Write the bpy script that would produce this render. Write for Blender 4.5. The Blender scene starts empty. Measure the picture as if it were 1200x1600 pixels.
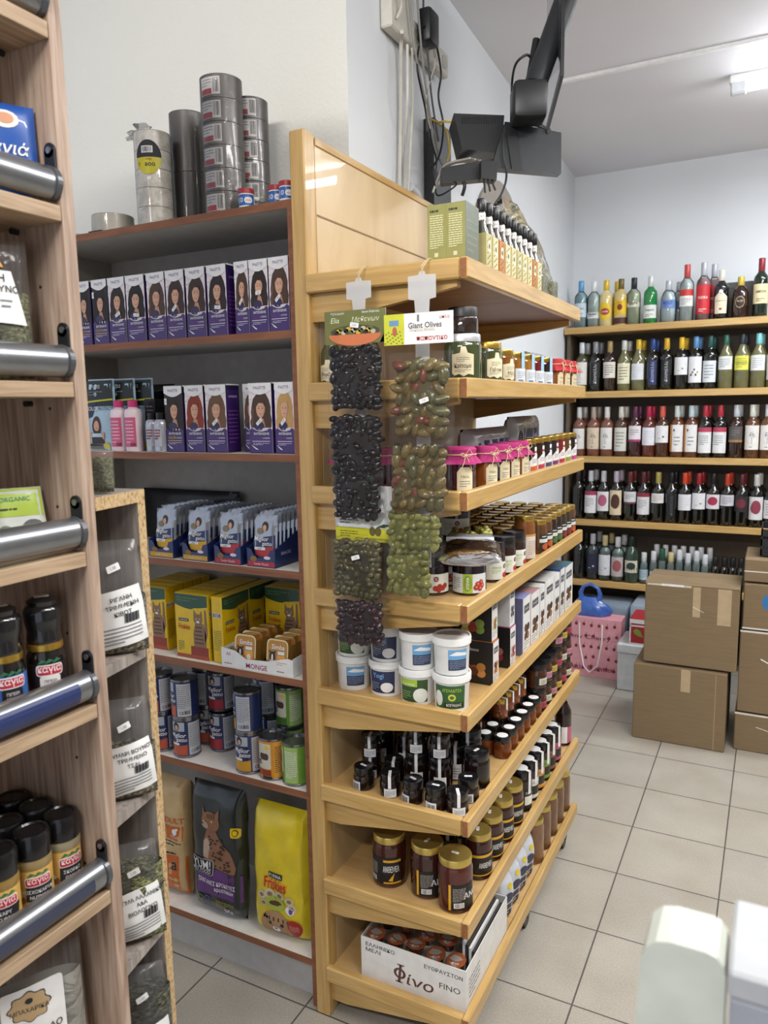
import bpy, bmesh, math, random
from mathutils import Vector, Matrix
from math import pi, sin, cos, sqrt, atan2, radians, ceil
random.seed(7)
S = bpy.context.scene
COL = S.collection
# ------------------------------------------------------------------ camera
CAM = Vector((0, 0, 1.5))
FPX = 1180.1
_a = Vector((-2300.0, -125.0, FPX)).normalized()
_b = Vector((615.0, -175.0, FPX)).normalized()
_X = -_a; _Y = _b; _Z = _X.cross(_Y)
RW = Matrix((_X, _Y, _Z))
cd = bpy.data.cameras.new('camera'); cam = bpy.data.objects.new('camera', cd); COL.objects.link(cam)
cm = RW.to_4x4() @ Matrix(((1,0,0,0),(0,-1,0,0),(0,0,-1,0),(0,0,0,1)))
cm.translation = CAM
cam.matrix_world = cm
cd.sensor_fit = 'VERTICAL'; cd.sensor_height = 36; cd.sensor_width = 27
cd.lens = FPX/1600*36; cd.clip_start = 0.02
cd.dof.use_dof = True; cd.dof.focus_distance = 1.9; cd.dof.aperture_fstop = 7.5
S.camera = cam
# ------------------------------------------------------------------ light
S.view_settings.view_transform = 'Standard'; S.view_settings.look = 'None'
S.view_settings.gamma = 1; S.view_settings.use_curve_mapping = False
S.view_settings.exposure = -0.31
W = bpy.data.worlds.new('world'); S.world = W; W.use_nodes = True
W.node_tree.nodes['Background'].inputs[0].default_value = (0.80, 0.86, 1.0, 1)
W.node_tree.nodes['Background'].inputs[1].default_value = 1.0
def area(name, loc, target, sx, sy, power, col=(1, .97, .93)):
    l = bpy.data.lights.new(name, 'AREA'); l.shape = 'RECTANGLE'; l.size = sx; l.size_y = sy
    l.energy = power; l.color = col
    o = bpy.data.objects.new(name, l); COL.objects.link(o); o.location = loc
    o.rotation_euler = (Vector(target)-Vector(loc)).to_track_quat('-Z', 'Y').to_euler()
    return o
area('tube_light_near', (0.70, 0.9, 2.70), (0.60, 0.95, 0), 1.25, 0.12, 46)
area('tube_light_front', (-0.55, -0.9, 2.60), (-1.2, 1.5, 0.9), 1.25, 0.12, 56)
area('tube_light_middle', (0.75, 2.2, 2.70), (0.68, 2.25, 0), 1.25, 0.12, 30)
area('tube_light_rear', (0.62, 3.62, 2.69), (0.62, 3.6, 0), 1.25, 0.12, 34, (.90, .96, 1))
area('ceiling_fill_rear', (0.62, 3.45, 2.60), (0.62, 3.4, 3), 1.25, 0.3, 20, (.93, .96, 1))  # this and the next two: fills added to lighten the ceiling, for the tubes' upward light
area('ceiling_fill_middle', (0.70, 2.0, 2.55), (0.65, 2.0, 3), 1.25, 0.3, 22, (.95, .97, 1))
area('ceiling_fill_near', (0.35, 0.4, 2.55), (0.3, 0.4, 3), 1.25, 0.3, 12)

# ------------------------------------------------------------------ materials
def lin(h):
    if isinstance(h, str):
        h = h.lstrip('#'); c = [int(h[i:i+2], 16)/255 for i in (0, 2, 4)]
        return tuple(((x+.055)/1.055)**2.4 if x > .04045 else x/12.92 for x in c)
    return h
MC = {}
def _new(key):
    m = bpy.data.materials.new(key); m.use_nodes = True
    nt = m.node_tree; b = nt.nodes['Principled BSDF']
    return m, nt, b
def _noise(nt, scale, detail=3, vec=None, stretch=None):
    tc = nt.nodes.new('ShaderNodeTexCoord'); n = nt.nodes.new('ShaderNodeTexNoise')
    n.inputs['Scale'].default_value = scale; n.inputs['Detail'].default_value = detail
    src = tc.outputs['Object']
    if stretch:
        mp = nt.nodes.new('ShaderNodeMapping'); mp.inputs['Scale'].default_value = stretch
        nt.links.new(src, mp.inputs[0]); src = mp.outputs[0]
    nt.links.new(src, n.inputs['Vector'])
    return n
def _ramp(nt, fac, stops):
    r = nt.nodes.new('ShaderNodeValToRGB'); e = r.color_ramp.elements
    while len(e) < len(stops): e.new(.5)
    for i, (p, c) in enumerate(stops):
        e[i].position = p; e[i].color = (*lin(c), 1)
    nt.links.new(fac, r.inputs[0]); return r
def _bump(nt, b, src, strength, dist=.002):
    bp = nt.nodes.new('ShaderNodeBump'); bp.inputs['Strength'].default_value = strength; bp.inputs['Distance'].default_value = dist
    nt.links.new(src, bp.inputs['Height']); nt.links.new(bp.outputs[0], b.inputs['Normal'])
def mt(col, rough=.5, metal=0.0, coat=0.0, var=.06):
    """plain procedural material: one colour with a faint mottling"""
    key = 'm_%s_%g_%g_%g' % (col, rough, metal, coat)
    if key in MC: return MC[key]
    m, nt, b = _new(key); c = lin(col)
    n = _noise(nt, 35, 2)
    r = nt.nodes.new('ShaderNodeValToRGB')
    r.color_ramp.elements[0].position = .3; r.color_ramp.elements[1].position = .7
    r.color_ramp.elements[0].color = (*[x*(1-var) for x in c], 1)
    r.color_ramp.elements[1].color = (*[min(1, x*(1+var)) for x in c], 1)
    nt.links.new(n.outputs[0], r.inputs[0]); nt.links.new(r.outputs[0], b.inputs['Base Color'])
    b.inputs['Roughness'].default_value = rough; b.inputs['Metallic'].default_value = metal
    b.inputs['Coat Weight'].default_value = coat
    MC[key] = m; return m
def wood(key, stops, stretch, scale=6, rough=.45, coat=0, bump=.15, knots=False):
    if key in MC: return MC[key]
    m, nt, b = _new(key)
    n = _noise(nt, scale, 6, stretch=stretch); n.inputs['Distortion'].default_value = .6
    r = _ramp(nt, n.outputs[0], stops); out = r.outputs[0]
    if knots:
        v = nt.nodes.new('ShaderNodeTexVoronoi'); v.inputs['Scale'].default_value = 4.2
        tc = nt.nodes.new('ShaderNodeTexCoord'); nt.links.new(tc.outputs['Object'], v.inputs['Vector'])
        k = _ramp(nt, v.outputs['Distance'], [(0, '#5a3216'), (.035, '#8a5a2a'), (.06, '#ffffff')])
        mx = nt.nodes.new('ShaderNodeMix'); mx.data_type = 'RGBA'; mx.blend_type = 'MULTIPLY'; mx.inputs[0].default_value = 1
        nt.links.new(out, mx.inputs[6]); nt.links.new(k.outputs[0], mx.inputs[7]); out = mx.outputs[2]
    nt.links.new(out, b.inputs['Base Color'])
    b.inputs['Roughness'].default_value = rough; b.inputs['Coat Weight'].default_value = coat
    _bump(nt, b, n.outputs[0], bump, .001)
    MC[key] = m; return m
PS = [(.28, '#ae8a50'), (.5, '#be9a5c'), (.62, '#c7a468'), (.75, '#b28d52')]
PINE_X = wood('pine_x', PS, (1, 14, 14), 5, .38, .25, knots=True)
PINE_Y = wood('pine_y', PS, (14, 1, 14), 5, .38, .25, knots=True)
PINE_Z = wood('pine_z', PS, (14, 14, 1), 5, .38, .25, knots=True)
PLY = wood('pine_ply', [(.25, '#b59a6c'), (.5, '#cbb083'), (.7, '#d6be92')], (9, 2.2, 1), 3, .4, .3)
BOARDU = wood('brown_underside', [(.25, '#6e4a30'), (.5, '#80583a'), (.7, '#8b6242')], (1, 6, 6), 4, .45)  # underside colour, darker and redder than the board
ENDG = wood('end_grain', [(.3, '#7a4a2c'), (.6, '#94603a')], (1, 1, 1), 60, .7)
BOARD = wood('pine_board', [(.25, '#b48f5c'), (.5, '#c4a06a'), (.7, '#cdab78')], (1, 6, 6), 4, .4, .3)
EDGEB = wood('brown_edging', [(.3, '#7a4a30'), (.7, '#94603f')], (1, 8, 8), 8, .5)
OAKS = [(.2, '#6e5a4c'), (.4, '#977f6e'), (.55, '#ae9886'), (.75, '#bfab98')]
OAKV = wood('grey_oak_v', OAKS, (16, 16, 1.0), 7, .55, 0, .3)
OAKH = wood('grey_oak_h', [(.2, '#7d6650'), (.45, '#a58c70'), (.75, '#c0a88a')], (16, 1, 16), 7, .55, 0, .3)
GREYW = wood('grey_washed', [(.2, '#6d655f'), (.5, '#968d86'), (.8, '#b3aaa2')], (14, 14, 1.2), 7, .6, 0, .3)
def chip():
    m, nt, b = _new('chipboard_core')
    n = _noise(nt, 260, 4, stretch=(1, 1, .5)); r = _ramp(nt, n.outputs[0], [(.3, '#6e5638'), (.42, '#b29468'), (.6, '#d0b58a'), (.75, '#8d7350')])
    nt.links.new(r.outputs[0], b.inputs['Base Color']); b.inputs['Roughness'].default_value = .9
    _bump(nt, b, n.outputs[0], .8, .002); return m
CHIP = chip()
def plaster(key, col, bump=.35, scale=90):
    m, nt, b = _new(key); c = lin(col)
    n = _noise(nt, scale, 4); n2 = _noise(nt, 2.2, 3)
    r = nt.nodes.new('ShaderNodeValToRGB')
    r.color_ramp.elements[0].color = (*[x*.94 for x in c], 1); r.color_ramp.elements[1].color = (*[min(1, x*1.04) for x in c], 1)
    nt.links.new(n2.outputs[0], r.inputs[0]); nt.links.new(r.outputs[0], b.inputs['Base Color'])
    b.inputs['Roughness'].default_value = .85; _bump(nt, b, n.outputs[0], bump, .004); return m
WALLM = plaster('wall_paint', '#e0dfd6'); WALLB = plaster('wall_paint_rear', '#e2e6ea', .15); CEILM = plaster('ceiling_paint', '#dfdee2', .1)
def tilefloor():
    m, nt, b = _new('floor_tiles')
    tc = nt.nodes.new('ShaderNodeTexCoord'); mp = nt.nodes.new('ShaderNodeMapping')
    mp.inputs['Location'].default_value = (.387, -.223, 0)
    br = nt.nodes.new('ShaderNodeTexBrick'); br.offset = 0; br.squash = 1
    br.inputs['Scale'].default_value = 1; br.inputs['Brick Width'].default_value = .301; br.inputs['Row Height'].default_value = .301
    br.inputs['Mortar Size'].default_value = .0024; br.inputs['Mortar Smooth'].default_value = .2
    br.inputs['Color1'].default_value = (*lin('#b9b3a6'), 1); br.inputs['Color2'].default_value = (*lin('#b2ada2'), 1)
    br.inputs['Mortar'].default_value = (*lin('#5f5b55'), 1)
    nt.links.new(tc.outputs['Object'], mp.inputs[0]); nt.links.new(mp.outputs[0], br.inputs['Vector'])
    n = _noise(nt, 220, 2); n2 = _noise(nt, 5, 4)
    r = _ramp(nt, n.outputs[0], [(.3, '#e6e6e6'), (.7, '#ffffff')]); r2 = _ramp(nt, n2.outputs[0], [(.3, '#ece9e6'), (.7, '#ffffff')])
    last = br.outputs[0]
    for q in (r, r2):
        mx = nt.nodes.new('ShaderNodeMix'); mx.data_type = 'RGBA'; mx.blend_type = 'MULTIPLY'; mx.inputs[0].default_value = 1
        nt.links.new(last, mx.inputs[6]); nt.links.new(q.outputs[0], mx.inputs[7]); last = mx.outputs[2]
    nt.links.new(last, b.inputs['Base Color']); b.inputs['Roughness'].default_value = .38
    iv = nt.nodes.new('ShaderNodeMath'); iv.operation = 'SUBTRACT'; iv.inputs[0].default_value = 1
    nt.links.new(br.outputs['Fac'], iv.inputs[1]); _bump(nt, b, iv.outputs[0], .5, .002); return m
FLOORM = tilefloor()
def film(key, col='#ffffff', gloss=.22, rough=.08, bump=.5, scale=22, tint=.06, base=0.0):
    """thin clear plastic: mostly transparent, with crinkled reflections"""
    if key in MC: return MC[key]
    m, nt, b = _new(key); nt.nodes.remove(b); out = nt.nodes['Material Output']
    tr = nt.nodes.new('ShaderNodeBsdfTransparent'); tr.inputs[0].default_value = (*lin(col), 1)
    gl = nt.nodes.new('ShaderNodeBsdfGlossy'); gl.inputs['Roughness'].default_value = rough
    df = nt.nodes.new('ShaderNodeBsdfDiffuse'); df.inputs[0].default_value = (.8, .8, .8, 1)
    n = _noise(nt, scale, 3); n.inputs['Distortion'].default_value = 1.5
    bp = nt.nodes.new('ShaderNodeBump'); bp.inputs['Strength'].default_value = bump; bp.inputs['Distance'].default_value = .006
    nt.links.new(n.outputs[0], bp.inputs['Height']); nt.links.new(bp.outputs[0], gl.inputs['Normal'])
    lw = nt.nodes.new('ShaderNodeLayerWeight'); lw.inputs[0].default_value = gloss
    nt.links.new(bp.outputs[0], lw.inputs['Normal'])
    m1 = nt.nodes.new('ShaderNodeMixShader'); m1.inputs[0].default_value = tint
    nt.links.new(tr.outputs[0], m1.inputs[1]); nt.links.new(df.outputs[0], m1.inputs[2])
    m2 = nt.nodes.new('ShaderNodeMixShader'); ad = nt.nodes.new('ShaderNodeMath'); ad.inputs[1].default_value = base; nt.links.new(lw.outputs['Fresnel'], ad.inputs[0]); nt.links.new(ad.outputs[0], m2.inputs[0])
    nt.links.new(m1.outputs[0], m2.inputs[1]); nt.links.new(gl.outputs[0], m2.inputs[2])
    nt.links.new(m2.outputs[0], out.inputs[0]); MC[key] = m; return m
FILM = film('clear_film'); FILMD = film('milky_film', '#eef2f2', .25, .2, .3, 20, .35)
GLASS = film('clear_glass', '#e9f0ee', .32, .03, .05, 8, .02)
def liquid(col, key=None, rough=.06):
    return mt(col, rough, 0, .6, .12)
def herb(key, a, b_, c, scale=180):
    if key in MC: return MC[key]
    m, nt, b = _new(key); n = _noise(nt, scale, 4, stretch=(1, 1, 1.8))
    r = _ramp(nt, n.outputs[0], [(.34, a), (.5, b_), (.66, c)])
    nt.links.new(r.outputs[0], b.inputs['Base Color']); b.inputs['Roughness'].default_value = .9
    _bump(nt, b, n.outputs[0], 1, .006); MC[key] = m; return m
HERB1 = herb('dried_oregano', '#2e2a20', '#6b6350', '#a39c80')
HERB2 = herb('dried_green_leaf', '#333722', '#6d7048', '#a3a274')
HERB3 = herb('dried_dark_leaf', '#1c1d18', '#4a4a3c', '#7a7a68', 120)
CARD = wood('cardboard', [(.3, '#76644a'), (.7, '#826e52')], (1, 1, 30), 10, .85, 0, .05)
BLACKP = mt('#141416', .35); WHITEP = mt('#e8e9e6', .45); PAPER = mt('#e6e6e4', .6)
INK = mt('#26262a', .6); GREYI = mt('#77787c', .6); STEEL = mt('#9a9ca0', .3, .9)
GOLD = mt('#c9a44a', .25, .85); SILV = mt('#c9cacc', .3, .6)
def emit(col, s):
    key = 'e_%s_%g' % (col, s)
    if key in MC: return MC[key]
    m, nt, b = _new(key); b.inputs['Emission Color'].default_value = (*lin(col), 1); b.inputs['Emission Strength'].default_value = s
    MC[key] = m; return m

# ------------------------------------------------------------------ mesh builder
_tc = {}
def glyphs(s, bold=0.0, sp=1.0):
    bold = min(bold, .012)
    k = (s, bold, sp)
    if k in _tc: return _tc[k]
    cu = bpy.data.curves.new('t', 'FONT'); cu.body = s; cu.size = 1; cu.resolution_u = 2; cu.offset = bold; cu.space_character = sp
    o = bpy.data.objects.new('t', cu); me = bpy.data.meshes.new_from_object(o)
    vs = [(v.co.x, v.co.y) for v in me.vertices]; fs = [tuple(p.vertices) for p in me.polygons]
    bpy.data.objects.remove(o); bpy.data.curves.remove(cu); bpy.data.meshes.remove(me)
    if vs:
        x0 = min(v[0] for v in vs); x1 = max(v[0] for v in vs)
        y0 = min(v[1] for v in vs); y1 = max(v[1] for v in vs)
        vs = [((x-(x0+x1)/2), (y-(y0+y1)/2)) for x, y in vs]; r = (vs, fs, x1-x0, y1-y0)
    else: r = ([], [], 1, 1)
    _tc[k] = r; return r

class MB:
    def __init__(s): s.v = []; s.f = []; s.m = []; s.fm = []; s.sm = []
    def mi(s, m):
        if m not in s.m: s.m.append(m)
        return s.m.index(m)
    def add(s, vs, fs, mat, smooth=False, M=None):
        o = len(s.v); i = s.mi(mat)
        s.v += [tuple(M @ Vector(v)) for v in vs] if M is not None else [tuple(v) for v in vs]
        for f in fs: s.f.append([o+k for k in f]); s.fm.append(i); s.sm.append(smooth)
        return s
    def box(s, a, b, mat, bev=0, M=None, seg=1):
        x0, y0, z0 = a; x1, y1, z1 = b
        if bev <= 0:
            vs = [(x0,y0,z0),(x1,y0,z0),(x1,y1,z0),(x0,y1,z0),(x0,y0,z1),(x1,y0,z1),(x1,y1,z1),(x0,y1,z1)]
            return s.add(vs, [(0,3,2,1),(4,5,6,7),(0,1,5,4),(1,2,6,5),(2,3,7,6),(3,0,4,7)], mat, False, M)
        bm = bmesh.new(); bmesh.ops.create_cube(bm, size=1)
        for v in bm.verts: v.co = Vector(((x0+x1)/2+v.co.x*(x1-x0), (y0+y1)/2+v.co.y*(y1-y0), (z0+z1)/2+v.co.z*(z1-z0)))
        bmesh.ops.bevel(bm, geom=bm.edges[:], offset=bev, segments=seg, affect='EDGES', profile=.5)
        return s.bm(bm, mat, seg > 1, M)
    def bm(s, bm, mat, smooth=False, M=None):
        bm.verts.index_update(); vs = [v.co.copy() for v in bm.verts]; fs = [[v.index for v in f.verts] for f in bm.faces]
        bm.free(); return s.add(vs, fs, mat, smooth, M)
    def hexa(s, p, mat):   # 8 corner points, bottom loop then top loop
        return s.add(p, [(0,3,2,1),(4,5,6,7),(0,1,5,4),(1,2,6,5),(2,3,7,6),(3,0,4,7)], mat)
    def lathe(s, prof, mat, seg=20, c=(0,0,0), smooth=True, sx=1, sy=1, M=None, wob=None):
        # prof: [(r,z)] or [(r,z,mat)] - the mat holds from that ring up to the next
        cur = mat; rings = []
        for q in prof:
            r, z = q[0], q[1]
            ring = []
            for k in range(seg):
                a = 2*pi*k/seg; rr = r*(wob(a, z) if wob else 1)
                ring.append((c[0]+rr*cos(a)*sx, c[1]+rr*sin(a)*sy, c[2]+z))
            rings.append(ring)
        for i in range(len(prof)-1):
            if len(prof[i]) > 2: cur = prof[i][2]
            # each band keeps its own vertices so materials and creases stay crisp
            s.add(rings[i]+rings[i+1], [(k, (k+1) % seg, seg+(k+1) % seg, seg+k) for k in range(seg)], cur, smooth, M)
        return s
    def tube(s, pts, r, mat, seg=8, cap=True, rs=None):
        P = [Vector(p) for p in pts]; n = len(P); rings = []; up = None
        for i in range(n):
            d = (P[min(i+1, n-1)]-P[max(i-1, 0)]).normalized()
            if up is None: up = d.orthogonal().normalized()
            up = (up-d*up.dot(d)).normalized(); w = d.cross(up); rr = rs[i] if rs else r
            rings += [tuple(P[i]+up*rr*cos(2*pi*k/seg)+w*rr*sin(2*pi*k/seg)) for k in range(seg)]
        fs = [(i*seg+k, i*seg+(k+1) % seg, (i+1)*seg+(k+1) % seg, (i+1)*seg+k) for i in range(n-1) for k in range(seg)]
        if cap: fs += [tuple(range(seg))[::-1], tuple((n-1)*seg+k for k in range(seg))]
        return s.add(rings, fs, mat, True)
    def prism(s, poly, d0, d1, mat, axis='y'):
        n = len(poly)
        f = {'y': lambda a, b, d: (a, d, b), 'x': lambda a, b, d: (d, a, b), 'z': lambda a, b, d: (a, b, d)}[axis]
        vs = [f(a, b, d0) for a, b in poly]+[f(a, b, d1) for a, b in poly]
        return s.add(vs, [tuple(range(n))[::-1], tuple(range(n, 2*n))]+[(k, (k+1) % n, n+(k+1) % n, n+k) for k in range(n)], mat)
    def build(s, name, parent=None, loc=None, rotz=0, crease=True):
        me = bpy.data.meshes.new(name)
        vs = s.v; fs = s.f
        me.from_pydata(vs, [], fs)
        for m in s.m: me.materials.append(m)
        me.polygons.foreach_set('material_index', s.fm); me.polygons.foreach_set('use_smooth', s.sm)
        bm = bmesh.new(); bm.from_mesh(me)
        sv = set()
        for f in bm.faces:
            if f.smooth: sv.update(f.verts)
        if sv: bmesh.ops.remove_doubles(bm, verts=list(sv), dist=1e-5)
        for e in bm.edges:
            if len(e.link_faces) == 2 and e.link_faces[0].normal.length > 0 and e.link_faces[1].normal.length > 0:
                if e.link_faces[0].normal.angle(e.link_faces[1].normal, 0) > .75: e.smooth = False
        bm.to_mesh(me); bm.free(); me.update()
        o = bpy.data.objects.new(name, me); COL.objects.link(o)
        if parent: o.parent = parent
        if loc is not None: o.location = loc
        if rotz: o.rotation_euler = (0, 0, rotz)
        return o

class Face:
    q = .15
    """flat drawing on a part's surface: labels, print and lettering laid on as thin layers of its mesh"""
    def __init__(s, mb, fn, R=None, eps=.00025): s.mb = mb; s.fn = fn; s.R = R; s.e = eps
    def poly(s, pts, mat, l=1):
        if s.R is None:
            s.mb.add([s.fn(u, v, l*s.e) for u, v in pts], [tuple(range(len(pts)))], mat); return s
        bm = bmesh.new(); bm.faces.new([bm.verts.new((u, v, 0)) for u, v in pts]); s._cut(bm, mat, l); return s
    def _cut(s, bm, mat, l):
        us = [v.co.x for v in bm.verts]; du = s.R*s.q; k = ceil(min(us)/du)
        while k*du < max(us):
            bmesh.ops.bisect_plane(bm, geom=bm.verts[:]+bm.edges[:]+bm.faces[:], plane_co=(k*du, 0, 0), plane_no=(1, 0, 0)); k += 1
        bm.verts.index_update()
        s.mb.add([s.fn(v.co.x, v.co.y, l*s.e) for v in bm.verts], [[v.index for v in f.verts] for f in bm.faces], mat, True); bm.free()
    def rect(s, u0, v0, u1, v1, mat, l=1): return s.poly([(u0,v0),(u1,v0),(u1,v1),(u0,v1)], mat, l)
    def rrect(s, u0, v0, u1, v1, r, mat, l=1):
        p = []
        for cx, cy, a in ((u1-r, v0+r, -90), (u1-r, v1-r, 0), (u0+r, v1-r, 90), (u0+r, v0+r, 180)):
            p += [(cx+r*cos(radians(a+t)), cy+r*sin(radians(a+t))) for t in (0, 30, 60, 90)]
        return s.poly(p, mat, l)
    def ell(s, cu, cv, ru, rv, mat, l=1, n=14, a0=0, a1=360):
        return s.poly([(cu+ru*cos(radians(a0+(a1-a0)*k/n)), cv+rv*sin(radians(a0+(a1-a0)*k/n))) for k in range(n+(a1-a0 < 360))], mat, l)
    def text(s, t, cu, cv, h, mat, l=2, w=None, bold=.0, rot=0, al='c', sh=0, sp=1.0):
        vs, fs, tw, th = glyphs(t, bold, sp)
        if not vs: return s
        k = h/.72; kx = k
        if w: kx = w/tw
        if al == 'l': cu += tw*kx/2
        if al == 'r': cu -= tw*kx/2
        c, sn = cos(rot), sin(rot)
        P = [((x+sh*y)*kx, y*k) for x, y in vs]; P = [(cu+x*c-y*sn, cv+x*sn+y*c) for x, y in P]
        s.mb.add([s.fn(u, v, l*s.e) for u, v in P], fs, mat); return s
    def lines(s, u0, v0, u1, v1, n, mat, l=2, th=.35):
        rnd = random.Random(n+int(u0*9999)+int(v1*777)); st = (v1-v0)/n
        for i in range(n):
            u = u0; y = v1-st*(i+.5); end = u1 if i < n-1 else u0+(u1-u0)*.6
            while u < end-(u1-u0)*.04:
                w = (u1-u0)*rnd.uniform(.07, .26); e = min(u+w, end); s.rect(u, y-st*th/2, e, y+st*th/2, mat, l); u = e+(u1-u0)*.035
        return s
    def bars(s, u0, v0, u1, v1, mat=None, l=2, n=16):
        rnd = random.Random(int(u0*1e5)+3); w = (u1-u0)/n
        for i in range(n): s.rect(u0+i*w, v0, u0+(i+rnd.uniform(.25, .8))*w, v1, mat or INK, l)
        return s
def flat(o=(0,0,0), u=(1,0,0), v=(0,0,1), n=(0,-1,0)):
    o, u, v, n = Vector(o), Vector(u), Vector(v), Vector(n)
    return lambda a, b, h: tuple(o+u*a+v*b+n*h)
def cyl(R, c=(0,0,0), a0=-pi/2, sx=1):
    return lambda a, b, h: (c[0]+(R+h)*cos(a0+a/R)*sx, c[1]+(R+h)*sin(a0+a/R), c[2]+b)
# ------------------------------------------------------------------ things
def tag(o, label=None, cat=None, group=None, kind=None):
    if label: o['label'] = label
    if cat: o['category'] = cat
    if group: o['group'] = group
    if kind: o['kind'] = kind
    return o
def thing(name, label, cat, loc=(0,0,0), rotz=0, group=None):
    o = bpy.data.objects.new(name, None); COL.objects.link(o); o.empty_display_size = .02
    o.location = loc; o.rotation_euler = (0, 0, rotz); return tag(o, label, cat, group)
def struct(name, mb): return tag(mb.build(name), kind='structure')
KIDS = {}
def kids(o):
    return [c for c in o.children]
def _copy(o, p):
    c = o.copy(); COL.objects.link(c)
    if p: c.parent = p
    for ch in o.children: _copy(ch, c)
    return c
_used = set(); RAD = {}
def place(proto, loc, rotz=0, label=None, group=None, scale=None, tilt=None):
    """first use moves the prototype itself, every later use copies it with its parts"""
    if proto.name in _used: o = _copy(proto, None)
    else: o = proto; _used.add(proto.name)
    R_ = RAD.get(proto.name); loc = list(loc)
    if R_ and loc[0] > -.95:      # keep round things clear of the stand's lips and side panel
        loc[0] = max(-.913+R_, min(loc[0], -.5645-R_)); loc[1] = max(loc[1], 1.4395+R_)
    o.location = loc; o.rotation_euler = (tilt[0], tilt[1], rotz) if tilt else (0, 0, rotz)
    if scale: o.scale = scale if hasattr(scale, '__len__') else (scale,)*3
    if label: o['label'] = label
    if group: o['group'] = group
    return o
ORD = ['first','second','third','fourth','fifth','sixth','seventh','eighth','ninth','tenth','eleventh','twelfth','thirteenth','fourteenth','fifteenth','sixteenth','seventeenth','eighteenth']
def at(px, py, z=None, x=None, y=None):
    """point of the photograph's view on the given level or upright plane"""
    d = RW @ Vector((px-600, py-800, FPX))
    t = (z-CAM.z)/d.z if z is not None else ((x-CAM.x)/d.x if x is not None else (y-CAM.y)/d.y)
    return CAM+d*t
# ------------------------------------------------------------------ the room
ZC = 2.80
m = MB(); m.box((-3.2, -2.2, -.05), (3.2, 4.9, 0), FLOORM); struct('floor', m)
m = MB(); m.box((-3.2, -2.2, ZC), (3.2, 4.9, ZC+.05), CEILM); struct('ceiling', m)
m = MB(); m.box((-1.3, 4.62, 0), (3.2, 4.72, ZC), WALLB); struct('wall_back', m)
m = MB(); m.box((2.2, -2.2, 0), (2.3, 4.62, ZC), mt('#7d7872', .8)); struct('light_block_right', m)  # unseen wall added to block world light, dark to dim its bounce
# wall behind the cabinet, with the pillar return running back to the room's corner
m = MB(); m.box((-3.2, 1.72, 0), (-.9722, 1.7205, ZC), WALLM); m.box((-3.2, 1.7205, 0), (-1.0, 1.80, ZC), WALLM)
m.prism([(-1.0, 1.7205), (-.972, 1.7205), (-1.108, 4.62), (-1.2, 4.62), (-1.2, 1.8), (-1.0, 1.8)], 0, ZC, WALLB, 'z')
struct('wall_left', m)
# arched recess outline on the left wall
m = MB()
def wx(y): return -.972-(y-1.72)*(.136/2.9)
pts = [(2.65, 1.82)]+[(3.05-.40*cos(radians(a)), 1.98+.40*sin(radians(a))) for a in range(0, 181, 12)]+[(3.45, 1.82)]
vs = [(wx(y)+.0015, y, z) for y, z in pts]+[(wx(y)+.012, y, z) for y, z in pts]; n = len(pts)
m.add(vs, [tuple(range(n)), tuple(range(n, 2*n))]+[(k, (k+1) % n, n+(k+1) % n, n+k) for k in range(n)], mt('#a19a92', .8))
tag(m.build('arched_panel'), 'taupe arch-topped panel on the left wall beyond the dark monitor arm', 'panel')
# ceiling cable cover and lamp
m = MB(); m.box((-1.04, 3.235, ZC-.014), (3.0, 3.262, ZC), mt('#eeeeee', .5), .003); tag(m.build('trim_1'), kind='structure')
L = thing('fluorescent_lamp', 'glowing white fluorescent tube lamp on the ceiling near the rear right', 'lamp', (-.235, 3.56, ZC))
m = MB(); m.box((0, -.022, -.035), (1.3, .022, 0), WHITEP, .006); m.build('batten', L)
m = MB(); m.tube([(.07, 0, -.055), (1.27, 0, -.055)], .014, emit('#f4f8ff', 16), 12); m.build('tube', L)
for x in (.035, 1.27):
    m = MB(); m.box((x-.03, -.02, -.075), (x+.03, .02, -.03), mt('#c9cccf', .4), .006); m.build('end_cap', L)

# ------------------------------------------------------------------ brown laminate cabinet
CX0, CX1, CY0, CY1 = -1.775, -.972, 1.44, 1.70
CZ = [1.952, 1.674, 1.396, 1.122, .858, .575, .128]
C = thing('shelf_cabinet', 'tall brown-edged laminate cabinet with six open shelves against the left wall', 'cabinet', (0, 0, 0))
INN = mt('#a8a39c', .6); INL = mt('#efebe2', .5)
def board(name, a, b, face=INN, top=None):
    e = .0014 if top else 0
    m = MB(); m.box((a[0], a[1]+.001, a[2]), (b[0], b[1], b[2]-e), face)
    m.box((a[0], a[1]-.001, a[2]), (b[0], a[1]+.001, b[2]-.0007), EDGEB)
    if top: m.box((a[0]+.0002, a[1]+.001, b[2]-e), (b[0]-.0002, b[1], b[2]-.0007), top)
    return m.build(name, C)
board('side_panel', (CX0-.018, CY0, 0), (CX0, CY1, 1.952)); board('side_panel', (CX1, CY0, 0), (CX1+.018, CY1, 1.952))
m = MB(); m.box((CX0, CY1-.006, .05), (CX1, CY1, 1.94), INN); m.build('back_panel', C)
for k, z in enumerate(CZ):
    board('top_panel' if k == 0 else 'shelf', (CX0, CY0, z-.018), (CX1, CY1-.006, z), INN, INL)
m = MB(); m.box((CX0, CY0+.03, 0), (CX1, CY0+.045, .11), mt('#b9b6b2', .5)); m.build('plinth', C)

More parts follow.
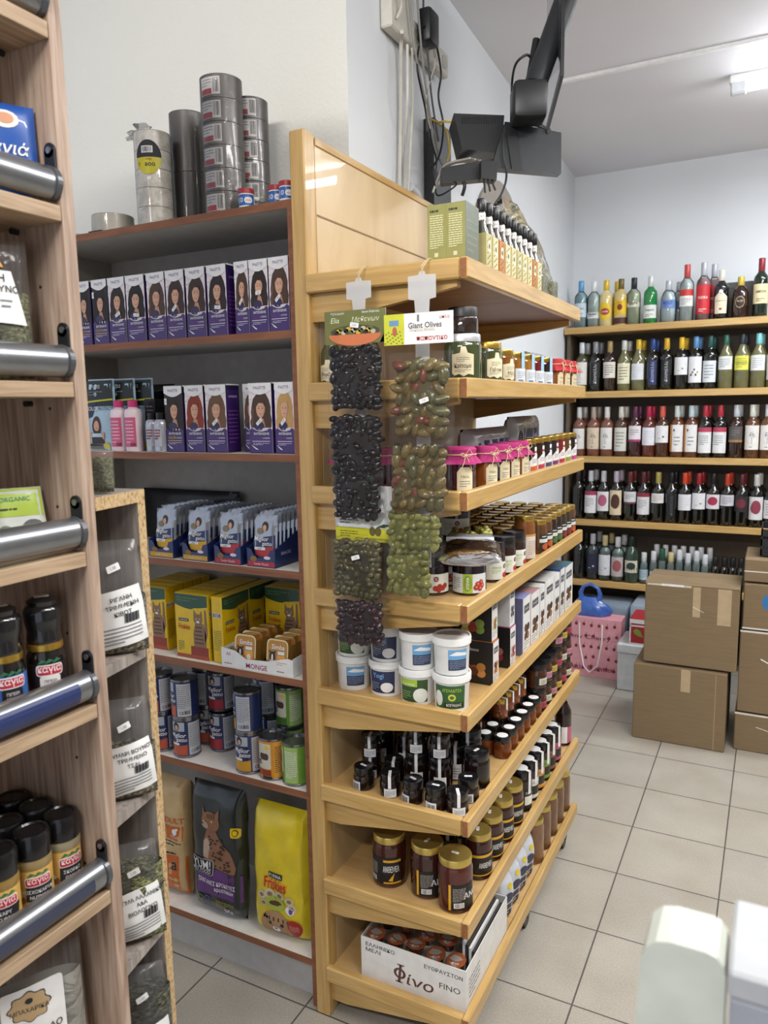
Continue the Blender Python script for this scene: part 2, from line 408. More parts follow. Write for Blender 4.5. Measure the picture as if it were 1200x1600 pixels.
# ------------------------------------------------------------------ pine shelving stand
G = thing('shelving_stand', 'pine shelving stand with eight lipped shelves on casters beside the cabinet', 'shelving', (0, 0, 0))
GX0, GX1, GY0, GY1 = -.925, -.545, 1.42, 2.46
GZ = [1.786, 1.555, 1.327, 1.092, .855, .616, .375, .139]
m = MB(); m.box((-.953, 1.425, 0), (-.915, 1.468, 2.085), PINE_Z, .003); m.build('post', G)
m = MB(); m.box((-.935, 1.468, .05), (-.915, 2.46, 2.072), PLY); m.box((-.937, 1.468, 2.06), (-.912, 2.46, 2.078), PINE_Y, .002)
m.box((-.9155, 1.47, 1.915), (-.914, 2.45, 1.919), mt('#8a6d45', .6)); m.build('side_panel', G)
for k, z in enumerate(GZ):
    y1 = 2.37 if k == 0 else GY1
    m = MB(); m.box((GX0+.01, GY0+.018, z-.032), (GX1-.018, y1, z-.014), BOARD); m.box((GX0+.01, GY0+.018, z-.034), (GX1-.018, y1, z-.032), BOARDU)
    sh = m.build('shelf', G)
    m = MB(); m.box((GX0+.005, GY0, z-.04), (GX1-.0185, GY0+.018, z), PINE_X, .003); m.build('front_lip', sh)
    m = MB(); m.box((GX1-.018, GY0, z-.04), (GX1, y1, z), PINE_Y, .003); m.box((GX1-.0155, GY0-.0004, z-.0375), (GX1-.0025, GY0+.0003, z-.0025), ENDG); m.build('side_lip', sh)
    m = MB(); m.prism([(GX0+.01, z-.040), (GX0+.01, z-.10), (GX0+.05, z-.10), (GX1-.03, z-.052), (GX1-.03, z-.040)], GY0+.02, GY0+.038, PINE_X)
    m.build('bracket', sh)
    if 1:
        m = MB(); m.prism([(GX0+.01, z-.0345), (GX0+.01, z-.10), (GX1-.03, z-.050), (GX1-.03, z-.0345)], y1-.018, y1, PINE_X); m.build('bracket', sh)
for x, y in ((-.60, 1.52), (-.585, 1.96), (-.585, 2.40), (-.86, 1.52), (-.86, 2.40)):
    m = MB(); m.tube([(x-.012, y, .027), (x+.012, y, .027)], .026, BLACKP, 16)
    m.box((x-.018, y-.012, .03), (x+.018, y+.012, .085), BLACKP, .004); m.lathe([(.0, .085), (.022, .085), (.022, .1), (0, .1)], STEEL, 12, (x, y, 0)); m.build('caster', G)
# ------------------------------------------------------------------ soft bags
def pillow(w, h, d, a=2.6, b=5, pinch=0, ph=0.0):
    """front surface of a filled bag standing on its base: (u across, v up, offset) -> point"""
    def fn(u, v, hh=0, side=-1):
        U = max(-1, min(1, 2*u/w)); V = max(-1, min(1, 2*v/h-1))
        t = sqrt(max(0, (1-abs(U)**a)*(1-abs(V)**b)))
        wr = (sin(u*90+v*37+ph)+sin(v*70-u*40+ph*2))*.0012*t*(d/.03)**.5
        return (u*(1-pinch*max(0, V)), side*(d/2*t+hh)+wr, v)
    return fn
def bag_mesh(mb, fn, w, h, mat, v0=0, v1=None, off=0, nu=12, nv=14, ins=0):
    v1 = h if v1 is None else v1
    for sd in (-1, 1):
        vs = [fn((w/2-ins)*(2*i/nu-1), v0+(v1-v0)*j/nv, off, sd) for j in range(nv+1) for i in range(nu+1)]
        mb.add(vs, [(j*(nu+1)+i, j*(nu+1)+i+1, (j+1)*(nu+1)+i+1, (j+1)*(nu+1)+i) for j in range(nv) for i in range(nu)], mat, True)
    return mb
class BagFace(Face):
    def __init__(s, mb, fn, step=.02, eps=.0005): super().__init__(mb, fn, step/.15, eps); s.st = step
    def _cut(s, bm, mat, l):
        vs = [v.co.y for v in bm.verts]; k = ceil(min(vs)/s.st)
        while k*s.st < max(vs):
            bmesh.ops.bisect_plane(bm, geom=bm.verts[:]+bm.edges[:]+bm.faces[:], plane_co=(0, k*s.st, 0), plane_no=(0, 1, 0)); k += 1
        super()._cut(bm, mat, l)
def sticker(F, u, v, w=.016, h=.007, rot=.3, l=6):
    c, s_ = cos(rot), sin(rot)
    def T(a, b): return (u+a*c-b*s_, v+a*s_+b*c)
    F.poly([T(-w/2, -h/2+.001), T(-w/2+.001, -h/2), T(w/2-.001, -h/2), T(w/2, -h/2+.001), T(w/2, h/2-.001), T(w/2-.001, h/2), T(-w/2+.001, h/2), T(-w/2, h/2-.001)], PAPER, l)
    F.text('1.50', u, v, h*.42, GREYI, l+1, rot=rot)

# ------------------------------------------------------------------ tall grey-oak spice rack, seen from inside its end panel
R1 = thing('spice_rack', 'tall grey oak veneer rack with metal price rails filling the left edge', 'shelving', (0, 0, 0))
RX = -.80; RY = .69
m = MB(); m.box((RX-.36, RY, 0), (RX, RY+.0185, 2.35), OAKV, .0008)
for z in (1.02, 1.2, 1.335, 1.375, 1.505, 1.56, 1.86, .86, .8, 1.66):
    for x in (RX-.05,): m.tube([(x, RY+.001, z), (x, RY-.0006, z)], .0022, INK, 8)
m.build('side_panel', R1)
m = MB(); m.box((RX-.375, -.2, 0), (RX-.36, RY, 2.35), OAKV); m.build('back_panel', R1)
RZ = [at(66, 28, x=RX).z, at(88, 319, x=RX).z, at(104, 597, x=RX).z, at(130, 864, x=RX).z, at(143, 1105, x=RX).z, at(172, 1393, x=RX).z]
RZ.append(RZ[-1]-.24)
RAILM = mt('#8d9094', .28, .85); BRK = mt('#2c2d31', .4, .6)
for k, z in enumerate(RZ):
    m = MB(); m.box((RX-.36, -.2, z-.019), (RX-.0015, RY-.0005, z), OAKH, .0008); sh = m.build('shelf', R1)
    if k < 6:
        m = MB(); m.lathe([(0, 0), (.004, 0), (.004, .010), (0, .010)], BRK, 10, (0, 0, 0), M=Matrix.Translation((RX-.07, RY-.012, z-.026)) @ Matrix.Rotation(pi/2, 4, 'X')); m.build('shelf_pin', sh)
        # rail: a long convex channel along the front of the shelf
        pr = [(-.002, .010)]+[(.003+.0185*cos(radians(a)), .0265+.0205*sin(radians(a))) for a in range(-80, 91, 12)]+[(-.002, .046)]
        m = MB(); npr = len(pr); m.prism([(RX-.018+a, z+b) for a, b in pr], -.2, RY-.008, RAILM, 'y')
        for q in range(2+0, len(m.sm)): m.sm[q] = True
        if k == 4: m.prism([(RX-.018+a*1.03+.0006, z+b) for a, b in [(.003+.0185*cos(radians(a)), .0265+.0205*sin(radians(a))) for a in range(-50, 41, 15)]+[(.012, .0265)]], -.2, RY-.03, mt('#23305c', .35), 'y')
        if k == 5: m.prism([(RX-.018+a*1.03+.0006, z+b) for a, b in [(.003+.0185*cos(radians(a)), .0265+.0205*sin(radians(a))) for a in range(-45, 26, 14)]+[(.012, .0265)]], -.2, RY-.03, mt('#33384c', .35), 'y')
        rl = m.build('price_rail', R1)
        m = MB(); m.prism([(RX-.018+a*1.12, z+b*1.04-.001) for a, b in pr], RY-.008, RY-.0008, mt('#5c5e62', .3, .5), 'y'); m.build('end_cap', rl)
        m = MB(); m.tube([(RX-.012, RY-.0008, z+.066), (RX-.012, RY-.004, z+.066)], .009, BRK, 14); m.box((RX-.021, RY-.004, z+.03), (RX-.003, RY-.0008, z+.066), BRK)
        m.tube([(RX-.012, RY-.004, z+.066), (RX-.012, RY-.0055, z+.066)], .0042, STEEL, 10); m.build('bracket', rl)

# end unit with raw chipboard edges, turned a little away
vd = RW @ Vector((350, -160, FPX)); vd.z = 0; vd.normalize()
A0 = Vector((RX-.002, RY+.0195, 0))
def onfront(px, py):
    d = RW @ Vector((px-600, py-800, FPX)); nrm = Vector((vd.y, -vd.x, 0)); t = (A0-CAM).dot(nrm)/d.dot(nrm); return CAM+d*t
B0 = onfront(229, 1010); B0.z = 0
WD = (B0-A0).length
E1 = thing('corner_shelf_unit', 'narrow grey-washed shelf unit with raw chipboard edge beside the spice rack', 'shelving', A0, atan2(vd.y, vd.x))
# local x runs along the front, local y goes back into the unit
TZ = onfront(229, 763).z
EB = .2
m = MB(); m.box((WD, .0006, 0), (WD+.018, EB, TZ), GREYW); m.box((WD, 0, 0), (WD+.018, .0006, TZ), CHIP); m.build('side_panel', E1)
ET = EB*abs(vd.x/vd.y)*1.02+.001
m = MB(); m.prism([(.002, .0006), (WD, .0006), (WD, EB), (ET, EB)], TZ-.018, TZ, GREYW, 'z'); m.box((0.001, 0, TZ-.018), (WD, .0006, TZ), CHIP); m.build('top_panel', E1)
m = MB(); m.box((ET+.002, EB, 0), (WD+.018, EB+.006, TZ), GREYW); m.build('back_panel', E1)
EZ = [onfront(229, 1010).z, onfront(239, 1231).z, onfront(253, 1448).z]; EZ.append(EZ[-1]-.21)
for z in EZ:
    m = MB(); m.prism([(.002, .002), (WD, .002), (WD, EB), (ET, EB)], z-.016, z, GREYW, 'z'); m.build('shelf', E1)
E1M = Matrix.Translation(A0) @ Matrix.Rotation(atan2(vd.y, vd.x), 4, 'Z')

def herb_bag(label, w, h, fillh, content, text, d=.05, lab=(.1, .62), tiltlab=.25, stick=True, lw=.9):
    t = thing('herb_bag', label, 'bag')
    fn = pillow(w, h, d, pinch=.25, ph=random.random()*6)
    m = MB(); bag_mesh(m, pillow(w*.97, fillh/.86, d*.93, b=6), w*.97, fillh, content, .001, fillh); m.build('dried_herbs', t)
    m = MB(); bag_mesh(m, fn, w, h, FILM)
    # gathered film crest at the top
    m.build('wrapping', t)
    m = MB(); F = BagFace(m, lambda u, v, hh: fn(u, v, hh+.002), .015)
    a, b = lab; lwid = w*lw
    def rot(u, v): return (u*cos(tiltlab)-(v-(a+b)/2*h)*sin(tiltlab)*.5, (v-(a+b)/2*h)+u*sin(tiltlab)+(a+b)/2*h)
    F.poly([rot(-lwid/2, a*h), rot(lwid/2, a*h), rot(lwid/2, b*h), rot(-lwid/2, b*h)], PAPER, 1)
    lh = (b-a)*h
    for i, s_ in enumerate(text):
        u, v = rot(.012, b*h-lh*(.16+.13*i)); F.text(s_, u, v, lh*.075, INK, 3, rot=tiltlab, bold=.02)
    u, v = rot(-lwid*.36, b*h-lh*.35); F.ell(u, v, lwid*.13, lh*.14, INK, 2); F.ell(u, v, lwid*.12, lh*.125, PAPER, 3)
    for i in range(5):
        p = [rot(-lwid*.42, a*h+lh*(.07+.065*i)), rot(lwid*(.42 if i else .1), a*h+lh*(.07+.065*i)), rot(lwid*(.42 if i else .1), a*h+lh*(.09+.065*i)), rot(-lwid*.42, a*h+lh*(.09+.065*i))]
        F.poly(p, GREYI, 2)
    for i in range(14):
        p0 = rot(lwid*(.14+.018*i), a*h+lh*.40); p1 = rot(lwid*(.14+.018*i+.009), a*h+lh*.55); F.rect(p0[0], p0[1], p0[0]+.0007+.0006*(i % 3), p1[1], INK, 3)
    m.build('paper_label', t)
    if stick:
        m = MB(); F = BagFace(m, lambda u, v, hh: fn(u, v, hh+.002), .015); sticker(F, w*.02, h*.78, .021, .010, .3); m.build('price_sticker', t)
    return t
def in_unit(t, lx, ly, z, rz=0, tilt=None):
    p = E1M @ Vector((lx, ly, z)); t.location = p; t.rotation_euler = (tilt or 0, 0, atan2(vd.y, vd.x)+rz)
specs = [('clear bag of cut oregano, white label, on the top shelf of the chipboard-edged unit', EZ[0], .165, .085, HERB1, ['ΡΙΓΑΝΗ', 'ΤΡΙΜΜΕΝΗ', 'ΚΙΒΩΤ']),
         ('clear herb bag with white label on second shelf of the chipboard-edged unit', EZ[1], .150, .08, HERB1, ['ΘΥΜΑΡΙ ΒΟΥΝΟΥ', 'ΤΡΙΜΜΕΝΟ', 'ΤΣΑΙ']),
         ('bag of green crumbled herb with tilted sticker, third shelf of the chipboard-edged unit', EZ[2], .155, .12, HERB2, ['ΜΕΓΜΑ ΛΑΧΑΝΙΚΩΝ', 'Α&Α', 'ΒΙΟΛΟΓΙΚΟ']),
         ('bag of dark green leaves at bottom edge in the chipboard-edged unit', EZ[3], .16, .12, HERB3, ['ΔΑΦΝΗ', 'ΦΥΛΛΑ', ''])]
for i, (lb, z, h, fh, mat, tx) in enumerate(specs):
    t = herb_bag(lb, .092, h, fh, mat, tx, .045, (.08, .58) if i < 3 else (.06, .45), .18)
    in_unit(t, WD*.58, .022, z+.0015, -radians(52), -.03)
t = thing('herb_bag', 'small clear herb bag lying on top of the chipboard-edged unit', 'bag')
fn = pillow(.09, .105, .035)
m = MB(); bag_mesh(m, pillow(.085, .09, .03), .085, .085, HERB2, .001, .08); m.build('dried_herbs', t)
m = MB(); bag_mesh(m, fn, .09, .105, FILM); m.build('wrapping', t)
p = E1M @ Vector((.040, .03, TZ+.0015)); t.location = p; t.rotation_euler = (-.1, 0, radians(45)); t.scale = (.62, .8, .62)

# --- things on the spice rack: they face the aisle (+x)
FX = pi/2
# yeast packet
YB = mt('#1d4f9e', .35, 0, .3)
t = thing('yeast_packet', 'blue paper packet of yeast with white script behind the second rail', 'packet')
fn = pillow(.075, .10, .016, 4, 6)
m = MB(); bag_mesh(m, fn, .075, .10, YB); m.build('sachet', t)
m = MB(); F = BagFace(m, lambda u, v, h: fn(u, v, h), .012)
F.ell(.006, .080, .014, .010, mt('#e9ded0', .5)); F.ell(.006, .081, .009, .006, mt('#c58d6d', .5), 2)
F.text('Ξηρή', -.012, .062, .006, PAPER, 3, rot=.0); F.text('μαγιά', .004, .047, .013, PAPER, 3, bold=.02, sh=.2)
F.rect(.008, .030, .030, .035, PAPER, 2); F.ell(-.012, .018, .014, .008, mt('#c98d3c', .6)); F.ell(.018, .016, .012, .006, mt('#d9a050', .6), 2)
sticker(F, -.012, .027, .024, .012, -.5); m.build('printed_front', t)
p = at(36, 262, x=RX-.05); t.location = (RX-.048, RY-.044, RZ[1]+.012); t.rotation_euler = (-.06, 0, radians(62)); t.scale = (1.12, 1, 1.06)
# oregano bag
t = thing('herb_bag', 'large bag of dried oregano with big white label behind the third rail', 'bag')
fn = pillow(.12, .17, .05, 3, 5); m = MB(); bag_mesh(m, pillow(.116, .15, .046, 3, 5), .116, .11, HERB2, .001, .105); m.build('dried_herbs', t)
m = MB(); bag_mesh(m, fn, .12, .17, FILM); m.build('wrapping', t)
m = MB(); F = BagFace(m, lambda u, v, h: fn(u, v, h+.002), .015)
F.poly([(-.055, .068), (.052, .064), (.038, .128), (-.055, .130)], PAPER); F.text('ΡΙΓΑΝΗ', .008, .119, .009, INK, 3, bold=.02); F.text('ΑΠΟ ΒΟΥΝΟ', .012, .106, .008, INK, 3, bold=.02); F.lines(-.04, .075, .04, .095, 3, GREYI, 2)
F.poly([(-.055, .132), (.030, .132), (.022, .15), (-.055, .152)], mt('#d79a3a', .5)); m.build('paper_label', t)
t.location = (RX-.068, RY-.078, RZ[2]+.004); t.rotation_euler = (-.05, 0, radians(60))
# green tea sachets
def sachet():
    t = thing('tea_sachet', '', 'packet'); fn = pillow(.072, .085, .014, 4, 7)
    m = MB(); bag_mesh(m, fn, .072, .085, mt('#c9ccc6', .4, 0, .3)); m.build('sachet', t)
    m = MB(); F = BagFace(m, fn, .012); F.rect(-.034, .045, .034, .083, mt('#9fb82e', .4)); F.text('ORGANIC', 0, .068, .006, mt('#4f8f5a', .5), 3, bold=.02)
    F.lines(-.02, .052, .02, .058, 1, INK, 3); F.ell(-.016, .024, .010, .010, mt('#70756f', .6), 2); F.ell(.018, .028, .014, .012, mt('#54555e', .6), 2); F.ell(.012, .024, .006, .006, mt('#9a8f9f', .6), 3)
    sticker(F, .006, .018, .026, .010, 0); m.build('printed_front', t); return t
sa = sachet()
for i, (dy, dx, lb) in enumerate([(-.052, 0, 'lime green sachet with price sticker nearest the end panel on the fourth shelf'), (-.122, .0, 'lime green sachet cut by the left frame edge on the fourth shelf')]):
    place(sa, (RX-.06+dx, RY+dy, RZ[3]+.006), radians(66), lb, 'lime green sachets on the spice rack', tilt=(-.35, 0))
# pepper mills
def mill(labcol, band):
    t = thing('pepper_mill', '', 'mill'); R = .0245
    m = MB(); m.lathe([(0, 0), (R-.002, 0), (R, .004), (R, .062), (R-.001, .066), (R-.004, .072), (R-.004, .078)], liquid('#15110f'), 24); m.build('glass_body', t)
    m = MB(); m.lathe([(R-.0025, .0715), (R-.0015, .0725), (R-.0015, .079), (R-.003, .080)], GOLD, 24); m.build('collar', t)
    m = MB(); gl = mt('#18181b', .12, 0, .7)
    m.lathe([(R-.003, .079), (R-.002, .084), (R-.0035, .094), (R-.001, .104), (R, .116), (R-.003, .121), (R-.006, .123), (R-.005, .128), (.012, .132), (0, .132)], gl, 24); m.build('grinder_cap', t)
    m = MB(); F = Face(m, cyl(R+.0003), R, .0002); F.rect(-.030, .008, .030, .058, mt(band, .4)); F.rrect(-.012, .010, .014, .044, .003, mt(labcol, .5), 2)
    F.rrect(-.016, .044, .018, .057, .004, PAPER, 3); F.rrect(-.0148, .0452, .0168, .0558, .0035, mt('#b3263a', .4), 4); F.text('καγια', .001, .0505, .008, PAPER, 5, bold=.03)
    for q in (-.008, .001, .010): F.poly([(q-.006, .058), (q+.006, .061), (q, .064)], mt('#2d6a4a', .5), 4)
    F.text('ΠΙΠΕΡΙ' , .001, .038, .0035, INK if labcol[1] != '1' else PAPER, 4); F.text('ΜΑΥΡΟ', .001, .033, .003, INK if labcol[1] != '1' else PAPER, 4)
    for q in range(7): F.ell(-.007+.003*q, .015+.004*((q*5) % 3), .0016, .0016, INK, 4, 8)
    m.build('printed_label', t)
    m = MB(); m.box((-.009, -.006, .132), (.009, .006, .1325), PAPER); m.build('price_sticker', t); return t
ml = mill('#dcdad4', '#241a1e'); ml2 = mill('#1b1b20', '#3a62a8')
place(ml, (-.852, .655, RZ[4]+.0005), radians(58), 'dark pepper mill with cream label nearest the end panel on the fifth shelf', scale=(1, 1, 1.16))
place(ml2, (-.858, .598, RZ[4]+.0005), radians(70), 'dark pepper mill with blue label second from the end panel', scale=(1, 1, 1.16))
# spice jars
def spice(name1, name2, fill, seed):
    t = thing('spice_jar', '', 'jar'); R = .0235
    m = MB(); g = mt(fill, .35, 0, .5, .15); m.lathe([(0, 0), (R-.002, 0), (R, .003), (R, .012), (R-.0012, .015), (R-.0012, .058), (R, .061), (R, .070), (R-.002, .074)], g, 24); m.build('jar_body', t)
    m = MB(); bl = mt('#101012', .25, 0, .3); m.lathe([(R-.003, .072), (R, .0725), (R+.0005, .098), (R-.002, .102), (R-.006, .103), (R-.008, .101), (0, .101)], bl, 24); m.build('lid', t)
    m = MB(); F = Face(m, cyl(R-.0008), R, .0002); F.rect(-.034, .014, .034, .060, mt('#d9ab58', .45)); F.poly([(-.016, .022), (.018, .020), (.022, .040), (-.015, .042)], INK, 2)
    F.rrect(-.016, .040, .018, .052, .003, PAPER, 3); F.rrect(-.0148, .0412, .0168, .0508, .0025, mt('#c02838', .4), 4); F.text('καγια', .001, .046, .0075, PAPER, 5, bold=.03)
    for q in (-.008, .001, .010): F.poly([(q-.006, .052), (q+.006, .055), (q, .058)], mt('#2f7350', .5), 4)
    F.text(name1, .001, .034, .0042, PAPER, 4, bold=.01); F.text(name2, .001, .027, .0042, PAPER, 4, bold=.01)
    F.ell(-.022, .024, .006, .005, mt('#8a5a2c', .7), 3); F.ell(-.024, .029, .004, .003, mt('#e0d3b0', .7), 4)
    m.build('printed_label', t); return t
sp = {'c': spice('ΚΑΡΥ', 'CURRY', '#8b6f35', 1), 'n': spice('ΜΟΣΧΟΚΑΡΥΔΟ', 'NUTMEG', '#8f7a4e', 2), 'g': spice('ΣΚΟΡΔΟ', 'GARLIC', '#8c8266', 3)}
for k, x, y, rz, lb in [('g', -.861, .6645, 75, 'spice jar with garlic label and black lid nearest the end panel'),
        ('n', -.861, .617, 62, 'spice jar with nutmeg label and black lid in the middle of the front row'),
        ('c', -.861, .567, 62, 'spice jar with curry label and black lid at the left frame edge'),
        ('g', -.912, .6645, 90, 'black-lidded spice jar directly behind the garlic jar'), ('n', -.912, .616, 90, 'black-lidded spice jar directly behind the nutmeg jar'),
        ('c', -.912, .565, 90, 'black-lidded spice jar directly behind the curry jar'), ('c', -.963, .664, 90, 'black-lidded spice jar in the back row beside the end panel'),
        ('g', -.963, .614, 90, 'black-lidded spice jar in the middle of the back row')]:
    place(sp[k], (x, y, RZ[5]+.0005), radians(rz), lb, 'spice jars on the sixth shelf of the rack', scale=(1, 1, 1.13))
# zip bag at the bottom
t = thing('zip_bag', 'clear zip bag with scalloped brown emblem label at the lower left corner', 'bag')
fn = pillow(.15, .16, .04, 3, 6); m = MB(); bag_mesh(m, pillow(.145, .15, .036, 3, 6), .145, .14, mt('#b9b7ae', .8), .001, .12); m.build('contents', t)
m = MB(); bag_mesh(m, fn, .15, .16, FILM); m.build('wrapping', t)
m = MB(); F = BagFace(m, lambda u, v, h: fn(u, v, h+.002), .015); F.rrect(-.035, .01, .045, .13, .005, PAPER)
F.poly([(.0+.026*(1+.1*cos(8*radians(a)))*cos(radians(a)), .103+.020*(1+.1*cos(8*radians(a)))*sin(radians(a))) for a in range(0, 360, 9)], INK, 2)
F.poly([(.0+.0245*(1+.1*cos(8*radians(a)))*cos(radians(a)), .103+.0187*(1+.1*cos(8*radians(a)))*sin(radians(a))) for a in range(0, 360, 9)], mt('#b79b72', .6), 3); F.text('ΜΠΑΧΑΡΙΚΑ', 0, .099, .006, INK, 4); F.ell(0, .111, .005, .004, INK, 4)
F.text('ΚΡΥΒΑΛΛΟ', .006, .066, .009, INK, 3, bold=.02); F.text('ΞΗΡΟ', .006, .050, .009, INK, 3, bold=.02); F.lines(-.03, .015, .04, .04, 4, GREYI); m.build('paper_label', t)
t.location = (RX-.075, RY-.09, RZ[6]+.004); t.rotation_euler = (-.1, 0, radians(62))
# ------------------------------------------------------------------ what stands in and on the cabinet
def XX(px, py, y): return at(px, py, y=y).x
CBT = ' in the brown cabinet'
SKIN = mt('#d3a588', .6); SKIN2 = mt('#c2907a', .6); PURP = mt('#3b1f66', .35, 0, .3); PURD = mt('#231746', .35, 0, .3); PURL = mt('#7d4a9a', .4); LIL = mt('#d8cfe0', .4)
LIP = mt('#a8434a', .5)
def dye(hair, dark=False, w=.070):
    """hair colour carton: portrait on the front, purple base, white crown"""
    t = thing('hair_dye_box', '', 'box'); h = .165; d = .052
    m = MB(); m.box((-w/2, 0, 0), (w/2, d, h), PURD, .0008)
    F = Face(m, flat((0, 0, 0))); e = .001; a = w/2-e
    H = mt(hair, .55)
    F.rect(-a, e, a, h-e, mt('#e9dfe2', .4) if not dark else mt('#2a1a18', .4))
    # hair, neck and face
    F.poly([(-.030, .060), (.031, .060), (.0335, .078), (.030, .092), (.031, .108), (.026, .125), (.018, .138), (.004, .143), (-.010, .139), (-.021, .128), (-.026, .112), (-.029, .096), (-.028, .084), (-.032, .074)], H, 2); F.poly([(-.030, .060), (-.024, .060), (-.020, .100), (-.024, .112)], mt('#6b4a3a', .6), 3) if hair in ('#4a3526', '#6b4f37') else None
    F.poly([(-.010, .062), (.014, .062), (.008, .082), (-.004, .082)], SKIN2, 3)
    F.poly([(-.0125, .108), (-.0122, .098), (-.009, .089), (-.003, .083), (.003, .0825), (.009, .088), (.0135, .098), (.0145, .108), (.012, .120), (.002, .125), (-.010, .120)], SKIN, 4); F.poly([(.006, .0855), (.009, .088), (.0135, .098), (.0145, .108), (.012, .118), (.010, .104)], SKIN2, 5)
    F.poly([(-.013, .108), (-.010, .121), (.002, .126), (.013, .120), (.015, .108), (.008, .117), (-.004, .118)], H, 5)
    for sx in (-1, 1): F.ell(.001+sx*.005, .105, .0022, .0011, INK, 5, 8); F.rect(.001+sx*.005-.003, .109, .001+sx*.005+.003, .1098, H, 5)
    F.poly([(.0005, .099), (.0028, .098), (.001, .1035)], SKIN2, 5); F.ell(.001, .093, .0042, .0016, LIP, 5, 10); F.ell(.001, .0935, .003, .0006, PAPER, 6, 8)
    # crown
    F.poly([(-a, h-e)]+[(a*(-1+2*k/10), h-.018-.010*sin(pi*k/10)*1) for k in range(11)]+[(a, h-e)], WHITEP, 7)
    F.text('PALETTE', 0, h-.012, .0065, PURL, 8, w=.036, bold=.01); F.rrect(-a+.001, .118, -a+.010, .134, .001, PAPER, 7); F.text('3-0', -a+.0055, .126, .003, INK, 8)
    # purple base with a curved upper edge
    F.poly([(-a, e), (a, e), (a, .055)]+[(a*(1-2*k/10), .055+.010*(1-sin(pi*k/10))*.8-.004*sin(pi*k/10)) for k in range(1, 10)]+[(-a, .055)], PURP, 7)
    F.ell(-.005, .064, .016, .010, PURD, 6); F.text('INTENSIVE', .002, .046, .0058, PAPER, 9, w=.046, bold=.02); F.text('COLOR', -.010, .036, .0065, PURL if not dark else GOLD, 9, w=.03, bold=.01)
    F.text('creme', .016, .0355, .006, LIL, 9, sh=.3); F.rect(-.027, .0275, .027, .0290, LIL if not dark else GOLD, 9); F.lines(-.024, .0185, .024, .025, 2, LIL, 9)
    F.poly([(-.030+.002*k*1.0, .020-.012*sin(pi/2*k/10)) for k in range(11)]+[(-.010, .0095), (-.030, .0235)][:1], WHITEP, 8)
    for q in range(3): F.ell(-.004+.011*q, .056, .0022, .003, [mt('#8f7ac0', .4), PAPER, LIL][q], 8, 8)
    m.box((-w/2-.0002, .001, h-.003), (w/2+.0002, d, h+.0003), WHITEP)
    G_ = Face(m, flat((w/2, 0, 0), (0, 1, 0), (0, 0, 1), (1, 0, 0)))
    G_.rect(.002, .004, d-.002, h-.014, PURP); G_.lines(.006, .02, d-.006, h-.06, 9, PURL, 2); G_.text('INTENSIVE', d/2, h-.03, .005, LIL, 2)
    m.build('carton', t); return t
def dye_sticker(o, u, v, r):
    m = MB(); F = Face(m, flat()); sticker(F, u, v, .021, .0085, r, 12); m.build('price_sticker', o)
hair = {'black': '#1c1515', 'dark': '#2a1d19', 'brown': '#3b2920', 'mid': '#4a3526', 'red': '#8a3318', 'light': '#6b4f37', 'blonde': '#c39a5e'}
row1 = [(123, 145, 'black', 1, 0, 'leftmost dye box with black-haired portrait, partly hidden by the rack'), (147, 172, 'black', 1, 0, 'dark hair dye box showing half a face, second from the left'),
  (172, 200, 'dark', 0, 1, 'third hair dye box from the left, tilted sticker under the chin'), (200, 230, 'black', 0, 2, 'fourth hair dye box from the left, fringed black hair'),
  (232, 262, 'mid', 0, 0, 'fifth hair dye box from the left, loose brown hair, no price sticker'), (262, 292, 'brown', 0, 3, 'sixth hair dye box from the left, sticker below the face'),
  (293, 325, 'brown', 0, 0, 'seventh hair dye box from the left, hand beside the face'), (326, 358, 'dark', 0, 2, 'eighth hair dye box from the left with its purple side showing'),
  (369, 392, 'mid', 0, 3, 'third hair dye box from the post, sticker across the cheek'), (392, 422, 'dark', 0, 4, 'second hair dye box from the post, sticker over the mouth'), (422, 455, 'mid', 0, 3, 'hair dye box next to the pine post, wavy brown hair')]
STK = {1: (.003, .072, .4), 2: (.002, .066, -.1), 3: (-.003, .074, .7), 4: (.000, .090, .1)}
protos = {}
def put_dye(row, z, yf):
    for a, b, hc, dk, st, lb in row:
        x0 = XX(a, 520, yf); x1 = XX(b, 520, yf); key = (hc, dk)
        if key not in protos: protos[key] = dye(hair[hc], bool(dk))
        o = place(protos[key], ((x0+x1)/2, yf, z), random.uniform(-.03, .03), lb+(' on the upper shelf' if z > 1.6 and len(lb.split()) < 13 else ''), 'hair dye boxes in the brown cabinet')
        o.scale = ((x1-x0-.002)/.070, 1, 1)
        if st: dye_sticker_later.append((o, st))
dye_sticker_later = []
put_dye(row1, 1.674, 1.458)
row2 = [(260, 290, 'dark', 1, 0, 'dark brown hair dye box leftmost on the lower dye shelf'), (292, 322, 'red', 0, 0, 'hair dye box with a red-haired portrait'), (324, 357, 'light', 0, 3, 'light brown hair dye box with its side showing, beside the red-haired one'),
        (391, 428, 'mid', 0, 3, 'wavy brown hair dye box left of the blonde one'), (431, 462, 'blonde', 0, 3, 'hair dye box with a blonde-haired portrait beside the post')]
def put2():
    for a, b, hc, dk, st, lb in row2:
        yf = 1.458; x0 = at(a, 700, y=yf).x; x1 = at(b, 700, y=yf).x; key = (hc, dk)
        if key not in protos: protos[key] = dye(hair[hc], bool(dk))
        o = place(protos[key], ((x0+x1)/2, yf, 1.396), random.uniform(-.03, .03), lb, 'hair dye boxes in the brown cabinet'); o.scale = ((x1-x0-.002)/.070, 1, 1)
        if st: dye_sticker_later.append((o, st))
put2()
o = place(protos[('light', 0)], (at(384, 700, y=1.47).x, 1.475+.02, 1.396), 0, 'hair dye box half hidden behind the wavy brown one', 'hair dye boxes in the brown cabinet'); o.scale = (.62, .8, 1)
for o, st in dye_sticker_later: dye_sticker(o, *STK[st])

